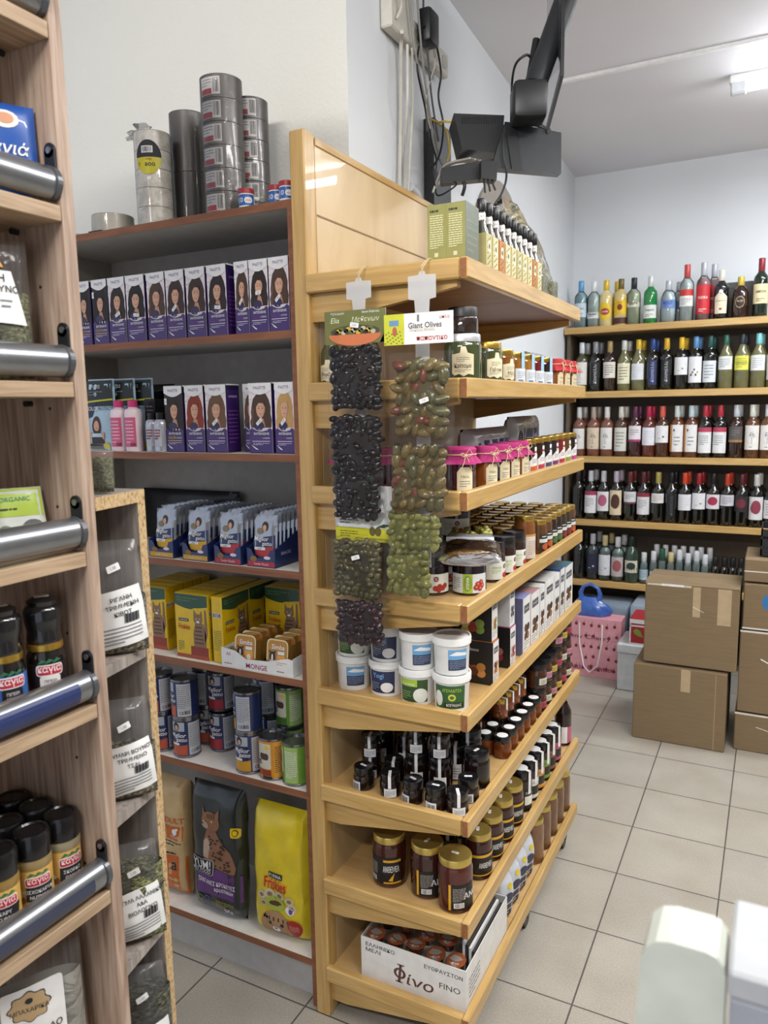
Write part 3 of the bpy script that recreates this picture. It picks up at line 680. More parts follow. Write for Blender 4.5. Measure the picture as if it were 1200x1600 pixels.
# --- hair care packets, bottles, sprays on the second shelf
z2 = 1.396
def cp():
    t = thing('hair_care_packet', '', 'packet'); w, h = .105, .19
    fn = pillow(w, h, .018, 4, 7); m = MB(); bag_mesh(m, fn, w, h, mt('#a9c6d6', .3, 0, .4)); m.build('sachet', t)
    m = MB(); F = BagFace(m, fn, .02); a = w/2-.004
    F.rect(-a, .118, a, h-.004, mt('#17211d', .35)); F.text('SYOSS', -.01, .170, .009, PAPER, 3, sp=1.1); F.lines(-.04, .145, .02, .160, 2, GREYI, 3)
    F.poly([(-a, .132), (a, .138), (a, .134), (-a, .127)], mt('#c8c23a', .4), 3); F.poly([(-a, .085), (-.028, .09), (-.008, .128), (-a, .125)], mt('#1d2b52', .4), 2)
    F.text('COLOR', -.024, .112, .011, PAPER, 4, bold=.01); F.text('PROTECT', .022, .112, .009, mt('#31456e', .4), 4)
    F.ell(-.012, .066, .0165, .026, mt('#4a2d20', .5), 3); F.ell(-.012, .066, .010, .014, SKIN, 4); F.ell(-.012, .060, .003, .001, LIP, 5)
    F.poly([(-.034, .018), (.012, .018), (.008, .046), (-.030, .046)], mt('#3c2b2f', .5), 3); F.poly([(-.028, .046), (.004, .046), (.006, .036), (-.030, .036)], mt('#b9dbe8', .5), 5)
    F.ell(-.034, .040, .005, .010, SKIN, 5); F.ell(.010, .040, .005, .010, SKIN, 5); F.poly([(-a, .004), (.01, .004), (.004, .016), (-a, .018)], mt('#20332a', .4), 5); F.ell(.020, .012, .013, .009, mt('#d8c41f', .4), 5)
    m.build('printed_front', t); return t
c0 = cp()
for i, (px, dy, lb) in enumerate([(160, 0, 'front black and pale blue colour-protect hair packet with a smiling portrait'), (182, .022, 'second colour-protect hair packet, mostly hidden behind the front one'), (200, .044, 'rear colour-protect hair packet behind the pink bottles')]):
    place(c0, (at(px, 690, y=1.47).x, 1.475+dy, z2), 0, lb, 'colour-protect hair packets')
def cosm(name, label, body, cap, prof, capprof, labs):
    t = thing(name, label, 'bottle'); m = MB(); m.lathe(prof, body, 22); m.build('bottle_body', t)
    m = MB(); m.lathe(capprof, cap, 22); m.build('cap', t); R = prof[2][0]
    m = MB(); F = Face(m, cyl(R), R, .0002); labs(F); m.build('printed_label', t); return t
def pinklab(F):
    F.rect(-.018, .012, .018, .088, mt('#cf5f86', .45)); F.lines(-.012, .02, .012, .082, 7, mt('#f0c6d2', .5), 2); F.bars(.002, .014, .016, .022, INK, 2, 8)
pk = cosm('peroxide_bottle', '', mt('#ecd9de', .35, 0, .3), mt('#c83a77', .35), [(0, 0), (.021, 0), (.0225, .003), (.0225, .100), (.020, .108), (.012, .112), (.012, .116)], [(.0125, .114), (.0125, .130), (.010, .132), (0, .132)], pinklab)
place(pk, (at(189, 696, y=1.462).x, 1.462, z2), .2, 'pink and white bottle with magenta cap, left one of the pair', 'pink and white peroxide bottles')
place(pk, (at(211, 696, y=1.462).x, 1.462, z2), .2, 'pink and white bottle with magenta cap, right one of the pair', 'pink and white peroxide bottles')
def spr(F): F.rect(-.010, .014, .012, .062, mt('#b9bcc4', .4)); F.lines(-.009, .03, .010, .058, 4, mt('#8a3340', .5), 2, .5); F.text('12', 0, .036, .007, INK, 3)
sy = cosm('spray_can', '', mt('#b9bec6', .25, .5), BLACKP, [(0, 0), (.0165, 0), (.0175, .003), (.0175, .070), (.015, .078), (.0105, .082)], [(.0105, .081), (.011, .082), (.011, .098), (.009, .100), (0, .100)], spr)
place(sy, (at(240, 697, y=1.465).x, 1.465, z2), .2, 'small grey can with black cap, left one of the pair', 'small grey cans beside the dye boxes')
place(sy, (at(254, 698, y=1.46).x, 1.458, z2), .1, 'small grey can with black cap, right one of the pair', 'small grey cans beside the dye boxes')
m = MB(); m.box((-.018, 0, 0), (.018, .04, .135), mt('#17171b', .35), .001); F = Face(m, flat()); F.rect(-.016, .01, .016, .055, mt('#8b3a56', .4)); F.rect(-.016, .055, .016, .062, GOLD, 1); F.lines(-.012, .08, .012, .12, 4, GREYI, 2)
o = m.build('cosmetics_box', None, (at(237, 690, y=1.50).x, 1.500, z2)); tag(o, 'narrow black and burgundy cosmetics box behind the pink bottles', 'box')
for i, (px, w_, h_) in enumerate([(250, .10, .175), (278, .07, .16)]):
    fn = pillow(w_, h_, .03, 4, 6, ph=i); m = MB(); bag_mesh(m, fn, w_, h_, mt('#0f1113', .2, 0, .6)); o = m.build('black_packet', None, (at(px, 690, y=1.56).x, 1.575+.045*i, z2)); tag(o, ['glossy black packet standing at the back left of the dye shelf', 'smaller glossy black packet behind the dark brown dye box'][i], 'packet')
# dark bundles at the back of the pouch shelf
m = MB(); bag_mesh(m, pillow(.36, .15, .025, 6, 5), .36, .15, mt('#15171c', .4), nu=20); o = m.build('dark_bundle', None, (-1.50, 1.674, 1.122)); tag(o, 'black wrapped bundle at the back left of the pouch shelf', 'bundle')

# --- cat snack pouches in display trays
z3 = 1.122
NAVY = mt('#1d2c5c', .35, 0, .3); SLV = mt('#a9afb8', .22, .55); YEL = mt('#d8a526', .4); REDF = mt('#b5303c', .4)
def pouch(colr):
    t = thing('cat_food_pouch', '', 'pouch'); w, h = .070, .118
    fn = pillow(w, h, .014, 4, 6); m = MB(); bag_mesh(m, fn, w, h, SLV, nu=8, nv=8); m.build('foil', t)
    m = MB(); F = BagFace(m, fn, .02); a = w/2-.003
    F.poly([(-a, .004), (a, .004), (a, .070), (0, .064), (-a, .056)], NAVY); F.ell(.004, .090, .010, .012, mt('#3a2a24', .5), 2, 10); F.ell(.003, .086, .006, .008, SKIN, 3, 10); F.ell(-.012, .078, .010, .008, mt('#8a7a60', .6), 3, 10)
    F.text('Miglior', -.006, .058, .011, PAPER, 4, bold=.03, sh=.15); F.text('gatto', .010, .046, .010, PAPER, 4, bold=.03, sh=.15)
    F.poly([(-.028, .036), (.030, .042), (.024, .016), (-.020, .018)], mt(colr, .4), 2); F.rect(-.027, .032, .004, .039, PAPER, 3); F.text('adult', -.012, .0355, .004, NAVY, 4)
    m.build('printed_front', t); return t
def tray(colr):
    t = thing('display_tray', '', 'tray'); w, d, h = .082, .20, .045
    m = MB(); m.box((-w/2, 0, 0), (w/2, d, .001), NAVY)
    m.prism([(-w/2, .001), (w/2, .001), (w/2, .045), (w/2-.015, .042), (.018, .022), (-.018, .022), (-w/2+.012, .042), (-w/2, .045)], 0, .001, NAVY)
    for sx in (-1, 1): m.prism([(0, .001), (d, .001), (d, .08), (.10, .078), (0, .045)], sx*w/2-.0007, sx*w/2+.0007, NAVY, 'x')
    F = Face(m, flat()); F.rect(-w/2+.002, .002, w/2-.002, .014, mt(colr, .4)); F.text('Tender Chunks', 0, .008, .005, PAPER, 2); F.ell(-.022, .020, .010, .007, mt('#8a6a40', .6), 2); F.ell(.018, .024, .010, .004, LIL, 2)
    G_ = Face(m, flat((w/2+.0007, 0, 0), (0, 1, 0), (0, 0, 1), (1, 0, 0))); G_.text('SNACKS', .045, .032, .008, LIL, 1)
    m.build('carton', t); return t
py_, pr_ = pouch('#d8a526'), pouch('#b5303c'); ty, tr = tray('#c99a22'), tray('#a92c3a')
for i, (a, b, yl) in enumerate([(228, 279, 1), (281, 331, 1), (331, 382, 0), (383, 434, 0)]):
    nm = ['leftmost', 'second', 'third', 'rightmost'][i]; yf = 1.447
    x = (at(a, 880, y=yf).x+at(b, 885, y=yf).x)/2
    place(ty if yl else tr, (x, yf, z3), 0, '%s navy display tray of cat snack pouches with %s band' % (nm, 'yellow' if yl else 'red'), 'cat snack display trays')
    for k in range(9):
        place(py_ if yl else pr_, (x+random.uniform(-.002, .002), yf+.014+k*.0185, z3+.0015+(.012 if k else .006)), random.uniform(-.06, .06),
              'silver and navy %s cat snack pouch, %s from the front in the %s tray' % ('yellow' if yl else 'red', ORD[k], nm), 'cat snack pouches in trays', tilt=(-.1, 0))
# --- yellow cat food boxes
z4 = .858
YF = mt('#e0bb12', .4, 0, .2); GRN = mt('#1f4a34', .4, 0, .2); TAB = mt('#8a6d55', .6); TABD = mt('#4b382b', .6)
def catfig(F, cx, cy, s, l=3):
    """sitting tabby: body, head, ears, tail as printed shapes"""
    F.poly([(cx-.016*s, cy), (cx+.018*s, cy), (cx+.020*s, cy+.03*s), (cx+.012*s, cy+.055*s), (cx-.010*s, cy+.055*s), (cx-.017*s, cy+.03*s)], TAB, l)
    F.poly([(cx+.016*s, cy+.01*s), (cx+.024*s, cy+.03*s), (cx+.022*s, cy+.085*s), (cx+.017*s, cy+.088*s), (cx+.016*s, cy+.04*s)], TAB, l)
    F.ell(cx-.002*s, cy+.064*s, .013*s, .012*s, TAB, l+1)
    for q in (-1, 1): F.poly([(cx-.002*s+q*.004*s, cy+.073*s), (cx-.002*s+q*.012*s, cy+.070*s), (cx-.002*s+q*.011*s, cy+.086*s)], TAB, l+1); F.ell(cx-.002*s+q*.005*s, cy+.065*s, .002*s, .0018*s, mt('#c9c26a', .5), l+2, 8)
    F.ell(cx-.002*s, cy+.058*s, .005*s, .003*s, PAPER, l+2, 8)
    for q in range(5): F.rect(cx-.014*s+.001*q*s, cy+(.008+.009*q)*s, cx+(.012-.001*q)*s, cy+(.0105+.009*q)*s, TABD, l+1)
def frisk():
    t = thing('cat_food_box', '', 'box'); w, h, d = .110, .172, .034
    m = MB(); m.box((-w/2, 0, 0), (w/2, d, h), YF, .0008)
    for F, W_ in ((Face(m, flat((0, 0, 0))), w), (Face(m, flat((0, d, 0), (-1, 0, 0), (0, 0, 1), (0, 1, 0))), w)):
        a = W_/2-.001
        F.poly([(-a, h-.001), (-a, h-.030)]+[(a*(-1+.2*k), h-.030-.010*sin(pi*k/10)*(1 if k < 6 else .6)) for k in range(11)]+[(a, h-.024), (a, h-.001)], GRN, 1)
        F.lines(-a+.006, h-.022, a-.03, h-.008, 2, mt('#5f7f4a', .5), 2)
        F.rect(-a+.010, .098, -a+.044, .106, INK, 2); F.text('PURINA', -a+.027, .102, .005, PAPER, 3, w=.030); F.text('Friskies', -a+.029, .084, .014, mt('#b3301d', .4), 3, w=.038, bold=.02)
        catfig(F, a-.030, .034, 1.15); F.rect(a-.060, .010, a-.002, .034, mt('#8f3a2a', .5), 2); F.rect(-a, .001, a, .010, mt('#a34b38', .5), 2); F.lines(-a+.006, .018, -a+.026, .045, 6, mt('#3f6a3a', .5), 2)
    for sx in (-1, 1):
        F = Face(m, flat((sx*w/2, d/2, 0), (0, sx, 0), (0, 0, 1), (sx, 0, 0))); F.lines(-.012, .03, .012, .085, 12, mt('#3f5a3a', .5), 1); F.rect(-.013, .118, .013, .130, PAPER, 1); F.bars(-.012, .119, .012, .129, INK, 2, 10)
    m.build('carton', t); return t
fb = frisk(); k = 0
def fr(x, y, rz, lb): return place(fb, (x, y, z4), rz, lb, 'yellow cat food boxes in the brown cabinet')
xa = (at(269, 1020, y=1.455).x+at(337, 1034, y=1.455).x)/2
for i in range(6): fr(xa, 1.455+i*.0365, 0, ['yellow cat food box with a sitting tabby, front of the middle column', 'second yellow cat food box of the middle column, behind the front one'][i] if i < 2 else '%s yellow cat food box from the front in the middle column' % ORD[i])
xb = at(241, 1012, y=1.475).x-.035
for i in range(5): fr(xb+.028, 1.478+i*.0365, 0, '%s yellow cat food box from the front in the left column' % ORD[i])
xc = at(340, 1036, y=1.456).x+.0195
fr(xc+.002, 1.457+.055, pi/2, 'yellow cat food box standing sideways, its large face toward the post')
fr(xc+.0015, 1.457+.168, pi/2, 'yellow cat food box standing sideways behind the other sideways box')
for i in range(2): fr(xc+.082, 1.605+i*.0365, 0, '%s shaded yellow cat food box in the column beside the post' % ORD[i])
# --- tray of dog food tins
TINM = mt('#b98a3e', .3, .5); TING = mt('#d9c08a', .25, .8)
def tin():
    t = thing('dog_food_tin', '', 'tin'); w, h, d = .062, .078, .026
    m = MB(); bm = bmesh.new(); bmesh.ops.create_cube(bm, size=1)
    for v in bm.verts: v.co = Vector((v.co.x*w, v.co.y*d+d/2, v.co.z*h+h/2)); 
    es = [e for e in bm.edges if abs((e.verts[0].co-e.verts[1].co).y) > d*.9]
    bmesh.ops.bevel(bm, geom=es, offset=.012, segments=4, affect='EDGES'); m.bm(bm, TINM, False)
    m.build('tin_body', t)
    m = MB(); F = Face(m, flat((0, -.0012, 0))); F.rrect(-w/2-.001, -.001, w/2+.001, h+.001, .013, TING, 0); F.rrect(-w/2+.003, .003, w/2-.003, h-.003, .010, mt('#b5813a', .4, .2), 2)
    F.text('Simba', .003, .060, .012, PAPER, 4, bold=.03, sh=.1); F.ell(-.014, .036, .009, .012, INK, 4); F.ell(-.014, .033, .003, .009, PAPER, 5); F.ell(-.014, .020, .008, .008, PAPER, 4)
    for q in (-1, 1): F.poly([(-.014+q*.004, .046), (-.014+q*.010, .044), (-.014+q*.009, .052)], INK, 4)
    F.rect(.000, .012, .024, .040, mt('#e2a24a', .5), 4); F.rect(.002, .042, .022, .050, PAPER, 5); F.ell(.012, .024, .006, .008, PAPER, 5)
    m.build('lid', t); return t
t = thing('carton_tray', 'white carton tray with magenta lettering holding gold dog food tins', 'tray', (xc+.0045, 1.444, z4+.0003))
TW = at(447, 1066, z=z4).x-at(345, 1045, z=z4).x-(xc+.0045-at(345, 1045, z=z4).x); m = MB(); m.box((0, 0, 0), (TW, .14, .0015), WHITEP)
m.prism([(0, .0015), (TW, .0015), (TW, .042), (TW*.93, .045), (TW*.66, .030), (TW*.35, .026), (TW*.2, .044), (0, .048)], 0, .0015, WHITEP)
for x in (0, TW-.0015): m.prism([(0.0015, .0015), (.14, .0015), (.14, .05), (.0015, .045)], x, x+.0015, WHITEP, 'x')
F = Face(m, flat()); MAG = mt('#a3174f', .5); F.text('MONGE', TW*.5, .011, .013, MAG, 1, bold=.05); F.text('All', TW*.1, .034, .009, MAG, 1); F.lines(TW*.04, .006, TW*.22, .012, 1, MAG, 1); F.lines(TW*.78, .006, TW*.95, .012, 1, MAG, 1); F.lines(TW*.78, .024, TW*.92, .034, 2, mt('#c08a70', .5), 1)
m.build('carton', t); TX0 = t.location.x
tn = tin()
for c in range(2):
    for k in range(4):
        place(tn, (TX0+TW*(.30+.46*c)+random.uniform(-.002, .002), 1.452+k*.031, z4+.006), random.uniform(-.04, .04), 'gold dog food tin, %s from the front in the %s column' % (ORD[k], ['left', 'right'][c]), 'dog food tins in the carton tray', tilt=(-.12, 0))
# --- cans
z5 = .575
CANM = mt('#8b8c90', .25, .9)
def can(kind):
    t = thing('pet_food_can', '', 'can'); R, h = .0365, .108
    m = MB(); m.lathe([(0, .002), (R-.002, .002), (R, 0), (R, .004), (R-.001, .005), (R-.001, h-.005), (R, h-.004), (R, h), (R-.002, h), (R-.003, h-.005), (0, h-.005)], CANM, 26); m.build('can_body', t)
    m = MB(); F = Face(m, cyl(R-.0008), R, .0002); c = pi*R
    if kind[0] == 'm':
        lo = {'mo': '#b8573c', 'mr': '#a32a36', 'my': '#c99326'}[kind]
        F.rect(-c, .006, c, h-.006, NAVY); F.rect(-.030, .075, .012, .100, mt('#a9b3bd', .4), 2); F.ell(-.012, .088, .009, .012, mt('#33241f', .5), 3); F.ell(-.011, .085, .005, .007, SKIN, 4)
        F.text('Miglior', -.008, .062, .012, PAPER, 4, bold=.03, sh=.15); F.text('gatto', .002, .049, .011, PAPER, 4, bold=.03, sh=.15); F.poly([(-.032, .008), (.018, .008), (.018, .038), (-.006, .034), (-.032, .042)], mt(lo, .4), 2); F.rect(-.030, .036, -.004, .042, PAPER, 4)
        F.rect(.022, .008, .060, h-.010, mt('#b9bdc4', .5), 2); F.lines(.024, .030, .058, .094, 12, GREYI, 3); F.text('CE', .034, .018, .008, INK, 3, bold=.05); F.bars(.042, .014, .056, .024, INK, 3, 8)
    else:
        col = {'o': '#d18a22', 'g': '#6d9a35'}[kind]
        F.rect(-c, .006, c, h-.006, mt(col, .4)); F.rrect(-.030, .030, .012, h-.012, .004, mt('#cfcab8', .5), 2); F.ell(.002, h-.022, .006, .005, mt('#e2c22a', .5), 4)
        for q in range(5): F.ell(-.016+.004*q, .062+.006*((q*3) % 3), .006, .009, TABD, 3)
        F.rrect(-.032, .040, -.016, .052, .002, INK, 4); F.text('Yum', -.024, .046, .006, PAPER, 5); F.rect(-.030, .012, .012, .028, mt({'o': '#8a3a1c', 'g': '#3f6a24'}[kind], .4), 3); F.rect(-.012, .004, .014, .011, INK, 4)
        F.rect(.020, .008, .056, h-.008, mt({'o': '#d79a3a', 'g': '#9cb86a'}[kind], .5), 2); F.lines(.022, .02, .054, .09, 14, INK if kind == 'o' else PAPER, 3)
    m.build('wraparound_label', t)
    return t
cans = {k: can(k) for k in ('mo', 'mr', 'my', 'o', 'g')}
CL = [('mo', 250, 1176, 0, .6, 'navy and orange can, lower one at the far left by the rack'), ('mo', 250, 1176, 1, .1, 'navy and orange can, upper one at the far left by the rack'),
      ('mo', 291, 1184, 0, .25, 'navy and orange can, bottom of the front left stack'), ('mo', 291, 1184, 1, -.5, 'navy and orange can on top of the front left stack, its ingredients panel showing'),
      ('mo', 326, 1162, 0, .6, 'navy and orange can at the back, between the left and middle stacks'), ('mo', 326, 1162, 1, -1.0, 'navy can on top at the back, between the left and middle stacks'),
      ('mr', 350, 1173, 0, .1, 'navy and crimson can at the bottom of the middle stack'), ('mr', 350, 1170, 1, .3, 'navy and crimson can on top of the middle stack'),
      ('my', 390, 1208, 0, .2, 'navy and yellow can under the tall front stack'), ('my', 390, 1208, 1, -.9, 'navy and yellow can on top of the front stack, ingredients panel showing'),
      ('my', 424, 1178, 0, -.2, 'navy and yellow can behind the orange can, lower one'), ('my', 420, 1178, 1, -.5, 'navy and yellow can behind the orange can, upper one'),
      ('o', 425, 1219, 0, .1, 'orange can with a cream panel and a white price sticker on its lid'), ('g', 461, 1228, 0, -.9, 'green can at the front right beside the post'), ('g', 456, 1198, 0, 0, 'green can behind the front right one, lower'), ('g', 456, 1198, 1, 0, 'green can behind the front right one, stacked on top')]
for k, px, py, lev, rz, lb in CL:
    p = at(px, py-7 if lev == 0 or 1 else py, z=z5); place(cans[k], (p.x, max(1.482, min(1.65, p.y)), z5+lev*.1085), rz, lb, 'pet food cans on the fifth shelf')
# --- pet food bags on the bottom shelf
z6 = CZ[-1]
def petbag(name, label, w, h, d, base, draw, px0, px1, py, y, pinch=0, side=None, ph=0, tilt=-.03, rz=0):
    t = thing(name, label, 'bag'); fn = pillow(w, h, d, 7, 7, pinch, ph)
    m = MB(); bag_mesh(m, fn, w, h, base, nu=18, nv=20); m.build('bag_body', t)
    m = MB(); F = BagFace(m, fn, .02, .0006); draw(F, w, h); m.build('printed_front', t)
    p0, p1 = at(px0, py, y=y), at(px1, py, y=y); t.location = ((p0.x+p1.x)/2, y+d/2, z6+.006); t.rotation_euler = (tilt, 0, rz); return t
TAN = mt('#c6a878', .45, 0, .25); ORG = mt('#c5621c', .4, 0, .3)
def d1(F, w, h):
    a = w/2-.002; F.rect(-a, .004, a, h*.36, ORG); F.text('a', a*.42, h*.27, .034, PAPER, 4, bold=.09); F.text('a', a*.42, h*.27, .034, INK, 5, bold=.01); F.rect(a*.0, h*.50, a*.9, h*.62, ORG, 2); F.text('ADULT', a*.35, h*.67, .017, ORG, 3, bold=.03); F.lines(-a*.2, h*.44, a*.9, h*.49, 2, INK, 2)
    F.ell(a*.5, h*.57, .008, .010, PAPER, 4); F.ell(a*.62, h*.595, .004, .004, PAPER, 4); F.text('POLLO', a*.5, h*.53, .007, PAPER, 4); F.lines(0, h*.30+.02, a*.9, h*.34+.02, 1, INK, 2)
petbag('dog_food_bag', 'tan and orange dry dog food bag at the left of the bottom shelf', .13, .34, .07, TAN, d1, 230, 298, 1400, 1.47, ph=1)
BKB = mt('#1b2422', .3, 0, .5); PRP = mt('#5b2a72', .35, 0, .4)
def d2(F, w, h):
    a = w/2-.003
    F.rect(-a, h*.155, a, h*.31, PRP); F.poly([(-a, h*.31), (a, h*.31), (a, h*.36), (a*.2, h*.37), (-a, h*.335)], PRP, 1)
    BR = mt('#8c6248', .6); BW = mt('#b59a88', .6); SPOT = mt('#3a261d', .6)
    F.poly([(-.030, h*.38), (.066, h*.37), (.070, h*.42), (.052, h*.53), (.024, h*.60), (.004, h*.68), (-.024, h*.67), (-.036, h*.58), (-.034, h*.46)], BR, 2)
    F.poly([(-.034, h*.46), (-.020, h*.44), (-.014, h*.56), (-.026, h*.60), (-.036, h*.57)], BW, 3)
    F.ell(-.010, h*.735, .030, .029, BR, 3); F.poly([(-.036, h*.76), (-.026, h*.79), (-.036, h*.845)], BR, 3); F.poly([(.002, h*.79), (.018, h*.765), (.020, h*.845)], BR, 3)
    F.ell(-.026, h*.705, .012, .010, BW, 4); F.ell(-.030, h*.735, .003, .003, mt('#c9b25a', .4), 5); F.ell(-.002, h*.745, .003, .003, mt('#c9b25a', .4), 5); F.ell(-.034, h*.715, .003, .002, SPOT, 5)
    rnd = random.Random(5)
    for _ in range(42):
        v = rnd.uniform(.39, .62); u = rnd.uniform(-.018+(.62-v)*.02, .055-(v-.4)*.12); F.ell(u, h*v, .0045, .0026, SPOT, 4, 7)
    for q in range(4): F.rect(-.018+.007*q, h*.765, -.016+.007*q, h*.80, SPOT, 5)
    F.rrect(-a+.004, h*.315, -.004, h*.435, .008, PAPER, 5); F.rrect(-a+.0055, h*.318, -.0055, h*.432, .007, INK, 6); F.text('YUM!', -a/2-.001, h*.392, .026, PAPER, 8, w=.062, bold=.03); F.text('PET FOOD', -a/2-.001, h*.342, .011, PAPER, 8, w=.062)
    F.text('ΤΡΑΓΑΝΕΣ ΚΡΟΚΕΤΕΣ', .004, h*.262, .012, PAPER, 4, w=.125, bold=.01); F.text('κρεατικών', .030, h*.215, .012, PAPER, 4, bold=.02, w=.062)
    for q, cc in ((-.052, '#6d8a4a'), (-.032, '#6a5aa0')): F.ell(q, h*.115, .009, .009, mt(cc, .5), 3); F.ell(q, h*.115, .006, .006, mt('#2a3340', .5), 4)
    F.lines(.000, h*.085, .060, h*.13, 3, mt('#a9a03a', .5), 3); F.text('2Kg', .040, h*.055, .012, PAPER, 3, bold=.01)
    F.rrect(a-.026, h*.66, a, h*.735, .006, YF, 5); F.ell(a-.012, h*.70, .008, .009, GRN, 6); F.ell(a-.012, h*.70, .006, .007, YF, 7)
t = petbag('cat_food_bag', 'dark cat food bag with a Bengal cat and purple band, middle of the bottom shelf', .172, .365, .06, BKB, d2, 290, 388, 1430, 1.455, ph=2)
def d3(F, w, h):
    a = w/2-.003
    F.rrect(-.026, h*.475, .018, h*.52, .003, INK, 3); F.text('PURINA', -.004, h*.497, .009, PAPER, 4, w=.038, bold=.01); F.poly([(-.045, h*.40), (.030, h*.39), (.034, h*.455), (-.040, h*.47)], mt('#e2a22a', .4), 2); F.text('Friskies', -.004, h*.432, .030, mt('#b3301d', .4), 4, w=.068, bold=.03)
    for q, v, s_ in ((-.045, .33, .013), (-.020, .35, .016), (.010, .355, .014), (.038, .33, .013), (.045, .28, .014), (-.040, .27, .012)): F.ell(q, h*v, s_, s_*.85, mt('#c9c0a0', .6), 3); F.ell(q, h*v, s_*.5, s_*.4, TAB, 4)
    F.ell(-.004, h*.285, .028, .022, mt('#a9b84a', .5), 4); F.ell(-.004, h*.285, .018, .008, mt('#5a3a22', .7), 5); F.text('3', -.004, h*.325, .010, INK, 5)
    F.ell(.040, h*.26, .014, .010, PAPER, 4); F.ell(.044, h*.262, .006, .007, mt('#6a4a8a', .5), 5)
    F.ell(-.006, h*.10, .048, .042, mt('#b08a62', .7), 3, 22); F.poly([(-.050, h*.15), (-.030, h*.20), (-.022, h*.17)], mt('#b08a62', .7), 3); F.poly([(.024, h*.17), (.034, h*.195), (.044, h*.14)], mt('#b08a62', .7), 3)
    F.ell(-.022, h*.12, .005, .005, INK, 4); F.ell(.014, h*.12, .005, .005, INK, 4); F.ell(-.004, h*.08, .012, .009, PAPER, 4); F.ell(-.004, h*.088, .004, .003, mt('#b06a5a', .5), 5)
    for q in range(6): F.rect(-.040+.014*q, h*.145, -.036+.014*q, h*.175, TABD, 4)
    F.ell(.052, h*.13, .021, .025, mt('#a8261f', .4), 5, 20); F.lines(.038, h*.10, .066, h*.155, 5, mt('#e0b0a0', .5), 6);
petbag('cat_food_bag', 'bright yellow cat food bag standing beside the pine post', .166, .352, .075, mt('#dcc41c', .3, 0, .45), d3, 386, 484, 1460, 1.452, .0, ph=4)

# --- on top of the cabinet
z0 = CZ[0]
def roll(name, label, r, h, x, y, mat, n, labs=None, wrap=True, cat='tape'):
    t = thing(name, label, cat, (x, y, z0))
    m = MB(); hh = h/n
    for k in range(n):
        m.lathe([(r*.6, k*hh+.0004), (r-.0012, k*hh+.0004), (r, k*hh+.0012), (r, (k+1)*hh-.0012), (r-.0012, (k+1)*hh-.0004), (r*.6, (k+1)*hh-.0004), (r*.6, k*hh+.0004)], mat, 32)
    m.build('rolls', t)
    if wrap: m = MB(); m.lathe([(r+.0008, .001), (r+.0012, h*.5), (r+.0008, h), (r*.8, h+.001), (r*.5, h-.001)], FILM, 28, wob=lambda a, z: 1+.006*sin(a*5+z*60)); m.build('shrink_wrap', t)
    if labs: m = MB(); F = Face(m, cyl(r+.0002), r, .0002); labs(F); m.build('labels', t)
    return t
TAPE = mt('#4c463f', .32, 0, .25)
def lb1(u0, n, h):
    def f(F):
        for k in range(n):
            v = h*(k+.5)/n; F.rrect(u0, v-.019, u0+.052, v+.019, .001, mt('#c9c6c2', .5), 1); F.rect(u0+.002, v-.018, u0+.032, v-.006, mt('#9a2f38', .5), 2); F.lines(u0+.003, v-.002, u0+.032, v+.016, 3, GREYI, 2); F.bars(u0+.036, v-.014, u0+.050, v+.016, INK, 2, 8)
    return f
def ontop(px, py, y): return at(px, py, y=y).x
def rp(pl, pr, y): a = at(pl, 330, y=y).x; b = at(pr, 330, y=y).x; return (a+b)/2, (b-a)/2
y_ = 1.52
x = at(350, 250, y=1.505).x; roll('tape_stack', 'tallest wrapped stack of brown packing tape with red and white labels', .048, .305, x, 1.505, TAPE, 6, lb1(-.022, 6, .305))
x = at(296, 250, y=1.60).x; roll('tape_stack', 'wrapped stack of plain brown tape without labels', .046, .292, x, 1.600, TAPE, 2)
x = at(392, 250, y=1.605).x; roll('tape_stack', 'wrapped brown tape stack with dark red labels, behind the tallest one', .045, .29, x, 1.605, mt('#3f3a36', .32, 0, .25), 6, lb1(-.006, 6, .29))
WV = wood('woven_crepe', [(.35, '#d2ccbe'), (.55, '#ece8de'), (.7, '#c6c0b2')], (1, 1, 1), 40, .4, .4)
x = at(240, 260, y=1.50).x; t = roll('paper_tape_stack', 'wrapped stack of cream patterned rolls with round yellow and black sticker', .044, .222, x, 1.50, WV, 5)
m = MB(); F = Face(m, cyl(.0455), .0455, .0002); F.ell(.022, .158, .033, .040, INK, 1, 26); F.poly([(.022+.033*cos(radians(a)), .158+.040*sin(radians(a))) for a in range(180, 361, 12)], mt('#c9bf2a', .4), 2)
F.rrect(.006, .168, .034, .184, .001, PAPER, 3); F.bars(.008, .170, .032, .182, INK, 4, 12); F.text('aoo', .026, .141, .012, INK, 4, bold=.06); F.text('edge', .024, .153, .006, mt('#aa3333', .5), 4); F.text('!!', -.002, .142, .010, mt('#b03a20', .5), 4, bold=.05); m.build('round_sticker', t)
m = MB(); m.lathe([(.043, .2225), (.03, .228), (.012, .236), (.02, .25), (0, .252)], FILM, 14, (-.03, 0, 0), wob=lambda a, z: 1+.25*sin(a*4+z*90)); m.build('gathered_film', t)
x, r = rp(137, 205, 1.50); roll('clear_tape_roll', 'single wide clear tape roll lying at the left of the cabinet top', .052, .046, x+.012, 1.50, mt('#cfc9ba', .3, 0, .4), 1)
x, r = rp(100, 137, 1.58); roll('clear_tape_roll', 'clear tape roll behind the other one at the far left of the cabinet top', .05, .042, x-.02, 1.60, mt('#cfc9ba', .3, 0, .4), 1)
x, r = rp(417, 462, 1.56); roll('tape_roll', 'single brown wrapped tape roll behind the glue tubs near the post', .045, .052, x+.005, 1.60, mt('#8c8578', .3, 0, .5), 1)
